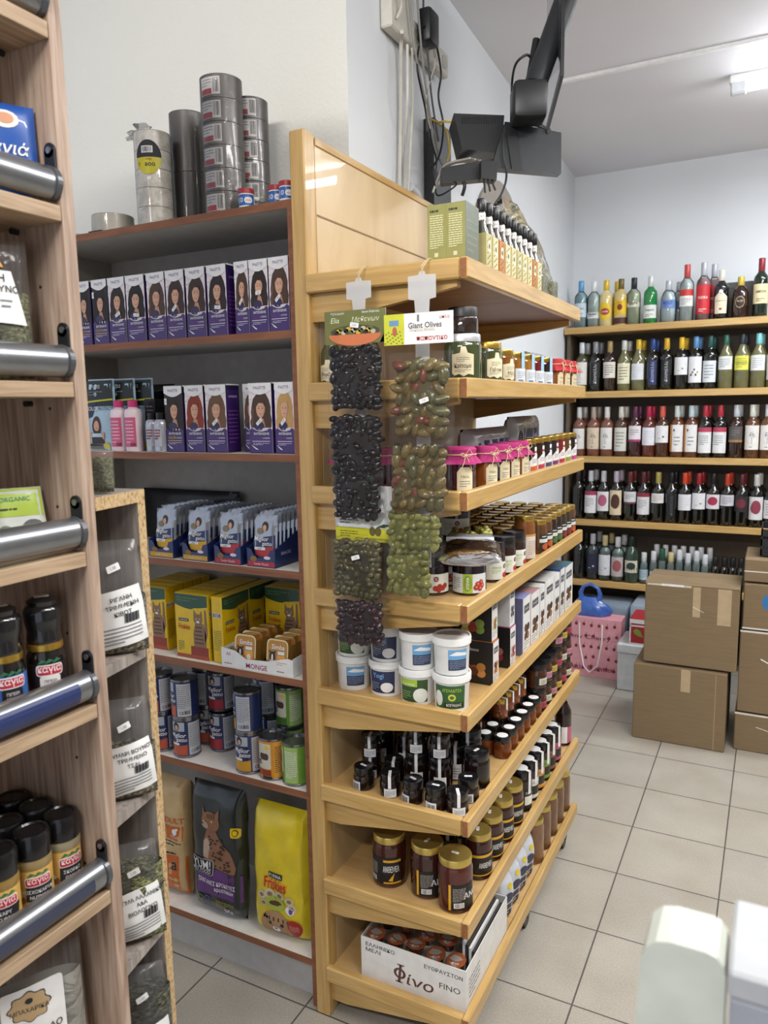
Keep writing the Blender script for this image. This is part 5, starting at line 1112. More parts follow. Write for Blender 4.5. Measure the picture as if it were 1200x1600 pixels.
for k, (x, y) in enumerate([(-.845, 1.540), (-.725, 1.548), (-.665, 1.548)]): place(d2j, (x, y, ZS[5]+(.0545 if k == 0 else .0855)), .3, 'small black-lidded honey jar stacked on the %s jar of the second row' % ['left', 'third', 'fourth'][k], 'small black-lidded honey jars')
for k in range(4): place(d3j, (-.86+.068*k, 1.625, ZS[5]), .3, 'shaded black-lidded honey jar in the third row, %s from the left' % ORD[k], 'small black-lidded honey jars')
for k in range(3): place(d3j, (-.83+.068*k, 1.70, ZS[5]), .3, 'shaded black-lidded honey jar in the fourth row, %s from the left' % ORD[k], 'small black-lidded honey jars')
bh = jar('honey_jar', .034, .11, '#170d0b', BLID, .018, lab=wl(False), extra=ridge); place(bh, (-.640, 1.667, ZS[5]), .3, 'larger black-lidded honey jar with tall white label in the middle of the sixth stand shelf')
am = jar('honey_jar', .0235, .055, '#6b3512', BLID, .014, extra=dot); am2 = jar('honey_jar', .0235, .055, '#7a3f1a', GOLD, .012, extra=seal); n6 = 0
for r in range(6):
    for c in range(3):
        y = 1.775+.0565*r; n6 += 1
        if c == 2 and r < 1: continue
        place([am, am, am2][c] if r != 2 else am, (-.581-.053*c, y, ZS[5]), AIS-.3, 'small amber honey jar, white round seal, column %s from the aisle, %s from corner' % (['one', 'two', 'three'][c], ORD[r]), 'small amber honey jars')
        if c == 2 or (c == 1 and r > 1): place(am if c == 2 else am2, (-.581-.053*c, y, ZS[5]+.0553), AIS-.3, 'small amber honey jar stacked on top, column %s, %s from corner' % (['one', 'two', 'three'][c], ORD[r]), 'small amber honey jars')
def collab(c, c2='#2a2624'): return lambda F, R, b: (F.rect(-.030, b*.16, .030, b*.80, mt(c2, .5)), F.rect(-.018, b*.26, .018, b*.66, mt(c, .5), 2), F.text('Μέλι', 0, b*.5, .007, INK, 3), F.lines(-.012, b*.3, .012, b*.42, 2, INK, 3))
st6 = [jar('flavoured_honey_jar', .029, .071, '#4a2a16', BLACKP, .014, lab=collab(c)) for c in ('#d2b04a', '#b8405a', '#d8d0b8', '#c98a9a')]
for i in range(6):
    for k in range(2 if i < 3 else 3):
        place(st6[(i+k*2) % 4 if k else (i+1) % 4], (-.583, 2.106+.0605*i, ZS[5]+.0713*k), AIS-.4, 'flavoured honey jar, stack %s past the amber jars, %s' % (['one', 'two', 'three', 'four', 'five', 'six'][i], ['bottom', 'middle' if i >= 3 else 'top', 'top'][k]), 'flavoured honey jars with coloured labels')
        if i % 2 == 0: place(st6[(i+k) % 4], (-.650, 2.106+.0605*i, ZS[5]+.0713*k), AIS-.4, 'flavoured honey jar behind stack %s, %s' % (['one', 'two', 'three', 'four', 'five', 'six'][i], ['bottom', 'middle' if i >= 3 else 'top', 'top'][k]), 'flavoured honey jars with coloured labels')
# seventh shelf
HG = mt('#d2b662', .3, .75); YB_ = mt('#d8a32a', .45)
def big(mode):
    def lab(F, R, b):
        if mode == 'front':
            F.rect(-.048, b*.12, .052, b*.82, mt('#191717', .5)); F.rect(-.048, b*.12, -.046, b*.82, YB_, 2); F.rect(.008, b*.70, .052, b*.76, YB_, 3); F.text('ΑΝΘΕΜΕΛ', .027, b*.52, .015, PAPER, 3, w=.040, bold=.02); F.poly([(.02, b*.22), (.03, b*.2), (.035, b*.42)], YB_, 3); F.rect(.008, b*.14, .052, b*.18, YB_, 3)
            F.lines(-.042, b*.32, -.008, b*.66, 9, mt('#a8a49c', .5), 3, .4); F.rect(-.040, b*.17, -.012, b*.29, PAPER, 3); F.bars(-.038, b*.18, -.014, b*.28, INK, 4, 14)
        else:
            F.rect(-.006, b*.10, .058, b*.74, mt('#191717', .5)); F.rect(-.006, b*.10, -.0005, b*.74, YB_, 2); F.lines(.004, b*.32, .034, b*.66, 9, mt('#a8a49c', .5), 3, .4); F.rect(.006, b*.16, .030, b*.29, PAPER, 3); F.bars(.008, b*.17, .028, b*.28, INK, 4, 14); F.text('ΑΝΘ', .050, b*.45, .014, PAPER, 3, bold=.02)
    return lab
b1 = jar('large_honey_jar', .0405, .126, '#401a10', HG, .014, lab=big('front')); b2 = jar('large_honey_jar', .0405, .126, '#351510', HG, .014, lab=big('back'), extra=lambda t, R, h: lidtag(t, R, h, 1.4)); b3 = jar('large_honey_jar', .0405, .126, '#4a1c14', HG, .014, lab=big('back'), extra=lambda t, R, h: lidtag(t, R, h, -.2))
place(b1, (-.783, 1.508, ZS[6]), -.1, 'large honey jar with black label facing forward, left one on the seventh shelf'); place(b2, (-.683, 1.510, ZS[6]), -.1, 'large honey jar with text panel showing, middle one of the front three'); place(b3, (-.594, 1.492, ZS[6]), .15, 'large honey jar nearest the corner of the seventh stand shelf')
b4 = jar('large_honey_jar', .035, .115, '#3a1a12', HG, .014, lab=lambda F, R, b: (F.rect(-.05, b*.12, .05, b*.80, mt('#191717', .5)), F.rect(-.05, b*.68, .05, b*.76, YB_, 2), F.rect(-.05, b*.14, .05, b*.18, YB_, 2), F.text('ΑΝΘΕΜΕΛ', 0, b*.45, .013, PAPER, 3, w=.038, bold=.02)), extra=lambda t, R, h: lidtag(t, R, h, .9))
for i in range(4): place(b4, (-.590, 1.625+.086*i, ZS[6]), AIS-.6, 'honey jar with gold bands on black label, %s behind the corner jar' % ORD[i])
for i in range(2): place(b2, (-.70, 1.64+.09*i, ZS[6]), 0, 'large honey jar standing in shade behind the middle one, %s' % ['nearer', 'farther'][i])
cl = [('#23211f', '#e0ddd4', 'black-labelled'), ('#d8d6cc', '#2a2a28', 'white-labelled'), ('#d0964a', '#2a2a28', 'orange-labelled'), ('#7a9a4a', '#2a2a28', 'green-labelled'), ('#8a5a4a', '#2a2a28', 'brown-labelled'), ('#b85a7a', '#2a2a28', 'pink-labelled')]
for i, (c, c2, w_) in enumerate(cl):
    j = jar('flavoured_honey_jar', .031, .120, '#2a1712', BLID, .020, lab=lambda F, R, b, c=c, c2=c2: (F.rect(-.030, b*.12, .030, b*.80, mt(c, .5)), F.rect(-.016, b*.25, .016, b*.55, mt(c2, .5), 2), F.text('Μέλι', 0, b*.66, .008, mt(c2, .5), 3)), extra=lambda t, R, h: (dot(t, R, h), seal(t, R, h, .010)))
    place(j, (-.586, 1.965+.0655*i, ZS[6]), AIS-.4, 'dark %s honey jar with white seal over its black lid' % w_)
j = jar('syrup_bottle', .028, .175, '#24120f', BLID, .030, .75, lab=lambda F, R, b: (F.rect(-.030, b*.10, .030, b*.66, mt('#b8607c', .5)), F.rect(-.03, b*.10, -.01, b*.66, PAPER, 2)), neck=.55, shoulder=.3, cat='bottle'); place(j, (-.588, 2.428, ZS[6]), AIS-.4, 'taller dark bottle with pink label at the far end of the seventh shelf')
# lowest shelf
t = thing('honey_carton', 'white carton lettered ΕΛΛΗΝΙΚΟ ΜΕΛΙ and Φίνο holding portion cups', 'box', (-.836, 1.452, ZS[7]))
w_, d_, h_ = .272, .295, .105; m = MB(); WC = mt('#dddcd8', .6); BRN = mt('#5b3a36', .6)
m.box((0, 0, 0), (w_, d_, .0015), WC); m.box((0, 0, .0015), (w_, .002, h_), WC); m.box((w_-.002, .002, .0015), (w_, d_, h_), WC); m.box((0, .002, .0015), (.002, d_, h_), WC); m.box((.002, d_-.002, .0015), (w_-.002, d_, h_), WC)
F = Face(m, flat()); F.text('ΕΛΛΗΝΙΚΟ', .052, h_-.016, .0095, INK, 1, w=.078, bold=.01); F.text('ΜΕΛΙ', .033, h_-.030, .0095, INK, 1, w=.040, bold=.01); F.text('ΕΥΘΡΑΥΣΤΟΝ', w_-.056, h_-.022, .0095, INK, 1, w=.096, bold=.01)
F.text('ίνο', .158, .033, .026, BRN, 1, w=.068, bold=.02, sh=.15)
F.ell(.104, .041, .016, .0135, BRN, 1, 22); F.ell(.104, .041, .0088, .0090, WC, 2, 18); F.poly([(.0985, .018), (.1055, .018), (.1105, .064), (.1035, .064)], BRN, 3); F.rect(.093, .0175, .111, .0205, BRN, 3); F.rect(.098, .062, .116, .065, BRN, 3); F.text('FINO', w_-.040, .048, .015, INK, 1, w=.052)
G_ = Face(m, flat((w_, 0, 0), (0, 1, 0), (0, 0, 1), (1, 0, 0))); G_.lines(.02, .02, .09, .075, 5, GREYI, 1); m.build('carton', t)
cupm = mt('#4a2216', .2, 0, .5); foil = mt('#b8b2aa', .3, .5)
t = thing('honey_cup', '', 'cup'); m = MB(); m.lathe([(0, 0), (.016, 0), (.020, .020), (.023, .022)], cupm, 18); m.build('cup', t); m = MB(); m.lathe([(.0235, .0215), (.0235, .0228), (0, .0228)], mt('#8a4a2a', .4), 18)
F = Face(m, flat((0, 0, .0228), (1, 0, 0), (0, 1, 0), (0, 0, 1))); F.poly([(-.018, .004), (-.008, .016), (.006, .012), (.016, .004), (.004, -.004), (-.010, -.002)], foil); F.text('Φίνο', 0, -.010, .007, PAPER, 2, w=.018); F.poly([(-.016, -.006), (-.006, -.010), (.008, -.018), (-.006, -.018)], foil, 1); m.build('foil_lid', t); hc = t
rnd = random.Random(9); n_ = 0
for r in range(5):
    for c in range(5):
        x = -.836+.030+.052*c+(.006 if r % 2 else 0); y = 1.452+.030+.054*r
        if c == 4 and r > 0: continue
        o = place(hc, (x+rnd.uniform(-.002, .002), y+rnd.uniform(-.002, .002), ZS[7]+.078+rnd.uniform(0, .008)), rnd.uniform(0, 6), 'foil-lidded honey cup, row %s from the carton front, %s from the left' % (['one', 'two', 'three', 'four', 'five'][r], ORD[c]), 'honey portion cups in the carton', tilt=(rnd.uniform(-.2, .2), rnd.uniform(-.2, .2)))
        o.rotation_euler = (rnd.uniform(-.12, .12), rnd.uniform(-.12, .12), rnd.uniform(-.5, .5))
t = thing('sachet_box', 'white box with dark stripes packed along the aisle side of the carton', 'box', (-.603, 1.53, ZS[7]+.006))
for k in range(4): m = MB(); m.box((.008*k, 0, 0), (.008*k+.006, .20, .108-.006*k), PAPER if k % 2 == 0 else mt('#3a3836', .5)); m.build('divider', t)
def wb(label, y, h):
    t = thing('biscuit_packet', label, 'packet', (-.596, y, ZS[7]+.001), AIS-.3); fn = pillow(.065, h, .045, 4, 5); m = MB(); bag_mesh(m, fn, .065, h, mt('#c8cbd2', .2, 0, .5)); m.build('wrapper', t)
    m = MB(); F = BagFace(m, fn, .015); F.rect(-.028, .01, .028, h*.4, mt('#2c2e48', .4)); F.ell(0, h*.55, .018, .014, mt('#3a3d52', .5), 2); F.ell(.006, h*.8, .009, .008, mt('#d8c02a', .4), 3); F.lines(-.02, .02, .02, h*.3, 2, PAPER, 2); m.build('printed_front', t)
for i in range(4): wb('glossy white and navy biscuit packet, %s behind the honey carton' % ORD[i], 1.80+.066*i, .125)
bj = jar('tahini_jar', .034, .138, '#6a4a30', HG, .012, shoulder=.12); 
for i in range(5): place(bj if i else jar('tahini_jar', .034, .138, '#7a5638', HG, .012), (-.588, 2.10+.082*i, ZS[7]), AIS, 'plain brown tahini jar, %s past the biscuit packets' % ORD[i], 'brown tahini jars on the lowest stand shelf')

# ------------------------------------------------------------------ hanging strips of vacuum-packed olives
YH = 1.400; VACF = film('vacuum_film', '#ffffff', .13, .07, .8, 30, .012, .010)
def strip(label, px, ytop, ytag0, ytag1, hw, zlow):
    p = at(px, ytag0, y=YH); zt = p.z; zb = at(px, ytag1, y=YH).z; x = p.x
    t = thing('hanging_strip', label, 'hanger', (x, YH, zt)); FR = film('frosted_strip', '#e9ecec', .1, .4, .1, 8, .5)
    m = MB(); h1 = zt-zb
    m.prism([(-hw, 0), (-hw, -h1*.62), (-hw*.55, -h1*.66), (-hw*.5, -h1), (hw*.5, -h1), (hw*.55, -h1*.66), (hw, -h1*.62), (hw, 0), (.008, .001), (.005, .008), (-.005, .008), (-.008, .001)][::-1], -.0006, .0006, FR, 'y'); m.build('plastic_tag', t)
    m = MB(); m.box((-hw*.5, -.0005, zlow-zt), (hw*.5, .0005, -h1), FR); m.build('plastic_strip', t)
    m = MB(); z1 = 1.786-zt+.001; m.tube([(0, -.001, .004), (.004, -.002, z1*.5), (.009, .018, z1+.002), (.010, .03, z1+.001)], .0009, mt('#cdb98c', .8), 6); m.tube([(0, .001, .004), (.000, -.003, z1*.5), (.004, .006, z1-.006), (.005, .0185, z1+.002)], .0009, mt('#cdb98c', .8), 6); m.build('string', t)
    return t
strip('frosted plastic hanging strip tied to the top shelf, left one', 560, 412, 440, 482, .029, 1.12); strip('frosted plastic hanging strip tied to the top shelf, right one', 659, 402, 430, 488, .030, 1.17)
def wrink(c):
    key = 'wrinkled_olive_'+c
    if key in MC: return MC[key]
    m, nt, b = _new(key); n = _noise(nt, 190, 3); n.inputs['Distortion'].default_value = 1.2; q = lin(c); r = nt.nodes.new('ShaderNodeValToRGB')
    r.color_ramp.elements[0].position = .35; r.color_ramp.elements[1].position = .7; r.color_ramp.elements[0].color = (*[x*.7 for x in q], 1); r.color_ramp.elements[1].color = (*[min(1, x*1.25) for x in q], 1)
    nt.links.new(n.outputs[0], r.inputs[0]); nt.links.new(r.outputs[0], b.inputs['Base Color']); b.inputs['Roughness'].default_value = .16; _bump(nt, b, n.outputs[0], .35, .002); MC[key] = m; return m
def olives(label, px0, px1, py0, py1, y, cols, orx, ory, n, header=None, footer=None, seed=0, stickr=None, filmpad=.012, taper=0, liq=None, el=1.5):
    a, b = at(px0, py1, y=y), at(px1, py0, y=y); w, h = b.x-a.x, b.z-a.z; rnd = random.Random(seed)
    t = thing('olive_bag', label, 'bag', ((a.x+b.x)/2, y, a.z))
    m = MB(); cm = [wrink(c) for c in cols]
    nx = max(3, int(w/(orx*1.5))); nz = max(3, int(h/(ory*1.5)))
    for j in range(nz):
        for i in range(nx):
            x = -w/2+w*(i+.5+(.5 if j % 2 else 0)*.6-.15)/nx; z = h*(j+.5)/nz
            if abs(x) > w/2-orx*.4: continue
            e_ = el*rnd.uniform(.9, 1.1); blob(m, (x+rnd.uniform(-1, 1)*orx*.3, rnd.uniform(-.005, .003), z+rnd.uniform(-1, 1)*ory*.3), orx*rnd.uniform(.85, 1.1), orx*.85, ory*e_, rnd.choice(cm), rnd, 2)
    if liq: bag_mesh(m, lambda u, v, o=0, s=-1: pillow(w*.99, h*.99, .020)(u, v, -.003, s), w*.97, h*.98, mt(liq, .7), .002)
    tag(m.build('olives', t), kind='stuff')
    fh = h+2*filmpad; fn = pillow(w+2*filmpad, fh, .034, 5, 8, taper, seed); mm = MB(); bag_mesh(mm, fn, w+2*filmpad, fh, VACF, nu=16, nv=20); mm.v = [(v[0], v[1], v[2]-filmpad) for v in mm.v]; mm.build('vacuum_film', t)
    if header:
        q0, q1, r0, r1, dr = header; A, B = at(q0, r1, y=y-.01), at(q1, r0, y=y-.01); m = MB(); W_, H_ = B.x-A.x, B.z-A.z; ox, oz = A.x-(a.x+b.x)/2, A.z-a.z
        m.box((ox, -.0195, oz), (ox+W_, -.0185, oz+H_), PAPER); F = Face(m, flat((ox, -.0195, oz))); dr(F, W_, H_); m.build('header_card', t)
    if stickr: m = MB(); F = Face(m, flat((0, -.0195, 0))); sticker(F, w*stickr[0], h*stickr[1], .020, .009, stickr[2], 1); m.build('price_sticker', t)
    return t
def card1(F, W_, H_):
    F.rect(0, 0, W_, H_, mt('#6b6f3c', .5)); F.text('Elia', W_*.18, H_*.72, .011, mt('#d8dcb8', .5), 2, sh=.2); F.text('Μεθενων', W_*.68, H_*.72, .010, mt('#d8dcb8', .5), 2, sh=.2); F.text('Καλαμών', W_*.22, H_*.92, .005, PAPER, 2); F.text('Sweet Kalamata', W_*.76, H_*.93, .005, PAPER, 2, w=W_*.28)
    F.poly([(0, 0), (W_*.9, 0), (W_*.98, H_*.30), (W_, H_*.42), (W_, 0)], mt('#2a2420', .5), 1)
    F.ell(W_*.5, H_*.36, W_*.40, H_*.20, mt('#4a4630', .6), 3, 20); F.poly([(W_*(.5+.43*cos(radians(a))), H_*(.28+.34*sin(radians(a)))) for a in range(180, 361, 12)], mt('#c9744a', .45), 4)
    for q in range(16): F.ell(W_*(.20+.04*q), H_*(.34+.10*((q*7) % 3)/2), .006, .0045, mt(['#2a2620', '#c9a83a', '#5a6a34', '#b9b49a'][q % 4], .5), 5, 9)
    sticker(F, W_*.5, H_*.55, .020, .010, -.15, 8)
def card2(F, W_, H_):
    YL = mt('#c7c936', .5); F.rect(0, 0, W_*.30, H_, YL); F.rect(W_*.08, H_*.62, W_*.22, H_*.80, mt('#6a92b8', .5), 2)
    for q in range(22): F.ell(W_*(.02+.012*q), H_*(.06+.06*((q*5) % 7)), .0022, .0016, mt('#77802c', .5), 2, 6)
    F.ell(W_*.16, H_*.44, .005, .009, mt('#b0604a', .5), 3); F.text('Giant Olives', W_*.60, H_*.60, .011, mt('#4a4a4c', .5), 2, w=W_*.48, bold=.02); F.text('Ποικιλία Θάσου', W_*.56, H_*.45, .005, mt('#b0a07a', .5), 2, w=W_*.36); F.text('παπαντικο', W_*.70, H_*.17, .0095, mt('#b8343a', .5), 2, w=W_*.44, bold=.04); F.text('απλα', W_*.88, H_*.82, .006, mt('#b8545a', .5), 2)
    F.rect(W_*.49, H_*.72, W_*.52, H_*.94, GREYI, 2)
def foot(F, W_, H_):
    F.rect(0, 0, W_, H_*.24, mt('#d3cf2c', .5)); F.lines(W_*.08, H_*.30, W_*.42, H_*.40, 2, INK, 2); F.lines(W_*.08, H_*.06, W_*.40, H_*.19, 3, mt('#6a681a', .5), 2)
    for q in (.66, .76): F.ell(W_*q, H_*.19, W_*.055, H_*.085, mt('#6a6030', .5), 3)
    F.poly([(W_*.74, H_*.27), (W_*.86, H_*.33), (W_*.98, H_*.32), (W_*.86, H_*.26)], mt('#2c4a2a', .5), 3); F.poly([(W_*.76, H_*.32), (W_*.84, H_*.42), (W_*.90, H_*.50), (W_*.82, H_*.38)], mt('#3c5a32', .5), 3)
DK = ['#12080a', '#1a0c0f', '#0c0607']; GI = ['#6b5a34', '#75653a', '#5c5230', '#73402f', '#6a5c36', '#665632', '#5a5634']; GN = ['#74743a', '#7f7e42', '#686a34']; GD = ['#4f4a28', '#5a5430', '#443e24']
olives('bag of wrinkled black olives under the olive-green bowl card, top of the left strip', 521, 593, 541, 640, YH-.024, DK, .0085, .0085, 0, (512, 606, 481, 540, card1), seed=1, liq='#140a0c')
olives('second bag of wrinkled black olives on the left strip', 522, 593, 650, 738, YH-.022, DK, .0085, .0085, 0, seed=2, liq='#140a0c')
olives('third bag of black olives on the left strip, with the yellow-footed card', 526, 590, 745, 808, YH-.024, DK, .0085, .0085, 0, None, seed=3, liq='#140a0c')
t = bpy.context.scene.objects[-1]
p0, p1 = at(517, 845, y=YH-.026), at(604, 762, y=YH-.026)
par = [o for o in COL.objects if o.get('label', '').startswith('third bag of black')][0]
m = MB(); W_, H_ = p1.x-p0.x, p1.z-p0.z; m.box((0, 0, 0), (W_, .001, H_), PAPER); F = Face(m, flat()); foot(F, W_, H_); m.build('footer_card', par, Vector((p0.x, YH-.004, p0.z))-par.location)
olives('bag of olive-brown small olives with price sticker, fourth on the left strip', 526, 594, 846, 928, YH-.020, GD, .0080, .0075, 0, seed=4, stickr=(0.05, .72, .3), liq='#2c2816')
olives('bag of maroon olives hanging lowest on the left strip', 530, 596, 944, 1000, YH-.022, ['#2a1216', '#34161c', '#1f0e12'], .0085, .0085, 0, seed=5, liq='#1c0c10')
olives('bag of giant olives under the white and yellow card, top of the right strip', 620, 696, 562, 682, YH-.030, GI, .0115, .0125, 0, (604, 711, 485, 541, card2), seed=6, stickr=(.15, .48, .3), filmpad=.018, liq='#4a4224')
olives('second bag of giant olives on the right strip, lower sealed hem showing', 615, 694, 698, 792, YH-.022, GI, .0115, .0125, 0, seed=7, filmpad=.016, liq='#4a4224')
olives('bag of round green olives, third on the right strip', 610, 684, 806, 856, YH-.020, GN, .0095, .0095, 0, seed=8, liq='#5a5a28')
olives('bag of round green olives hanging lowest on the right strip', 608, 670, 862, 924, YH-.024, GN, .0095, .0095, 0, seed=9, liq='#5a5a28')
# ------------------------------------------------------------------ drinks shelving on the rear wall
YS = 4.35; BD = mt('#4c4135', .6)
BZ = [at(1040, 503, y=YS).z, at(1040, 609, y=YS).z, at(1040, 714.7, y=YS).z, at(1040, 818, y=YS).z, at(950, 909, y=YS).z]
D = thing('drinks_shelving', 'pine-edged drinks shelving with dark back along the rear wall', 'shelving', (0, 0, 0))
SX0, SX1 = -1.080, .95
m = MB(); m.box((SX0, 4.605, .0), (SX1, 4.615, BZ[0]-.035), BD); m.build('back_panel', D)
for x in (SX0, SX1): m = MB(); m.box((x, YS+.03, 0), (x+.02, 4.604, BZ[0]-.036), mt('#5d5040', .6)); m.build('side_panel', D)
for z in BZ: m = MB(); m.box((SX0-.01, YS, z-.036), (SX1+.03, YS+.018, z), PINE_X, .002); m.box((SX0-.01, YS+.018, z-.036), (SX1+.03, 4.604, z-.004), BOARD); m.build('shelf', D)
def prof(kind):
    if kind == 'bordeaux': return .0365, [(0, 0), (.034, 0), (.0365, .004), (.0365, .172), (.0355, .184), (.030, .197), (.0195, .209), (.0152, .221), (.0145, .235)], .0152, .285
    if kind == 'rhine': return .0365, [(0, 0), (.034, 0), (.0365, .004), (.0365, .158), (.034, .178), (.025, .200), (.0165, .220), (.0145, .235)], .0152, .285
    if kind == 'spirit': return .036, [(0, 0), (.033, 0), (.036, .004), (.036, .170), (.033, .186), (.020, .202), (.0150, .212), (.0140, .235)], .0158, .270
    if kind == 'short': return .040, [(0, 0), (.035, 0), (.040, .01), (.041, .07), (.038, .135), (.028, .165), (.015, .178), (.014, .20)], .0165, .225
    if kind == 'mini': return .0235, [(0, 0), (.0215, 0), (.0235, .003), (.0235, .100), (.020, .120), (.013, .132), (.012, .145)], .0150, .178
def bottle(kind, glass, cap, lab=None, liqc=None, name='wine_bottle', cat='bottle'):
    t = thing(name, '', cat); R, P, rc, H = prof(kind); clear = glass is None
    m = MB(); m.lathe(P, GLASS if clear else mt(glass, .07, 0, .8), 18); m.build('glass_body', t)
    if clear:
        k = .96; m = MB(); m.lathe([(0, .003)]+[(r*.93, z*k+.003) for r, z in P[1:-2]]+[(0, P[-3][1]*k+.003)], mt(liqc or '#b9c0bf', .1, 0, .4), 16); m.build('drink', t)
    zc = P[-1][1]-.028; m = MB(); m.lathe([(rc*.96, zc), (rc, zc+.001), (rc, H-.003), (rc*.9, H), (0, H)], mt(cap, .35, .15), 16); m.build('capsule', t)
    if lab: m = MB(); F = Face(m, cyl(R+.0004), R, .0003); lab(F, R); m.build('printed_label', t)
    return t
# label designs
def L_plain(bg, h0=.055, h1=.14, fg='#77777a', half=.040, art=None, word=None):
    def f(F, R):
        F.rect(-half, h0, half, h1, mt(bg, .5)); hh = h1-h0
        if art == 'lines' or art is None: F.lines(-half*.6, h0+hh*.15, half*.6, h0+hh*.85, 5, mt(fg, .5), 2)
        if art == 'tree':
            rnd = random.Random(4)
            for _ in range(34): a = rnd.uniform(0, 6.3); r = rnd.uniform(.004, .017); F.ell(r*cos(a), h0+hh*.62+r*sin(a), .0026, .0016, mt(fg, .5), 2, 6)
            F.rect(-.001, h0+hh*.25, .001, h0+hh*.5, mt(fg, .5), 2); F.lines(-.012, h0+hh*.06, .012, h0+hh*.16, 1, mt(fg, .5), 2)
        if art == 'blot': F.ell(.002, h0+hh*.55, half*.62, hh*.30, mt(fg, .5), 2, 14); F.ell(-.010, h0+hh*.5, half*.4, hh*.2, mt(fg, .5), 3, 9)
        if art == 'dots':
            for q, c in enumerate(['#2a2a2e', '#b04a4a', '#3a6a8a', '#2a2a2e', '#a0a03a']): F.ell(-.016+.008*q, h0+hh*(.3+.1*(q % 3)), .005, .007, mt(c, .5), 2, 7)
        if art == 'band': F.rect(-half, h1-hh*.18, half, h1, mt(fg, .5), 2); F.lines(-half*.7, h0+hh*.3, half*.5, h0+hh*.7, 5, GREYI, 2)
        if art == 'low': F.rect(-half, h0, half, h0+hh*.14, mt(fg, .5), 2); F.lines(-half*.6, h0+hh*.4, half*.6, h0+hh*.8, 3, GREYI, 2)
        if art == 'mark': F.ell(.010, h0+hh*.35, .006, .005, mt(fg, .5), 2, 8); F.lines(-.018, h0+hh*.2, .004, h0+hh*.3, 1, mt(fg, .5), 2)
        if art == 'orange': F.rect(-half, h0, -half*.55, h1, mt('#c98a4a', .5), 2); F.ell(-.012, h0+hh*.8, .005, .008, mt('#5a4a3a', .5), 3, 8); F.lines(-.01, h0+hh*.2, .02, h0+hh*.6, 3, mt(fg, .5), 2)
        if word: F.text(word, 0, h0+hh*.5, .013, mt(fg, .5), 3, w=half*1.6, bold=.03)
    return f
def L_script(bg, fg):
    def f(F, R):
        F.rect(-.024, .03, .024, .165, mt(bg, .45)); F.text('Καστέλλι', 0, .10, .016, mt(fg, .4), 2, w=.11, rot=pi/2, sh=.2)
    return f
BK = '#0d0f0d'; GD_ = '#20241a'; LG = '#6a6846'; RS = '#74483a'; DR = '#2a1213'
proto_b = {}
def B_(key, *a, **k):
    if key not in proto_b: proto_b[key] = bottle(*a, **k)
    return proto_b[key]
def putb(p, px, z, lb, grp, back=False, name=None):
    x = at(px, 600, y=YS+.06).x; y = YS+.062+(.085 if back else 0)+random.uniform(-.004, .004)
    if x > SX1-.05: return
    place(p, (x, y, z+.0005-.004+.004), random.uniform(-.25, .25), lb, grp)
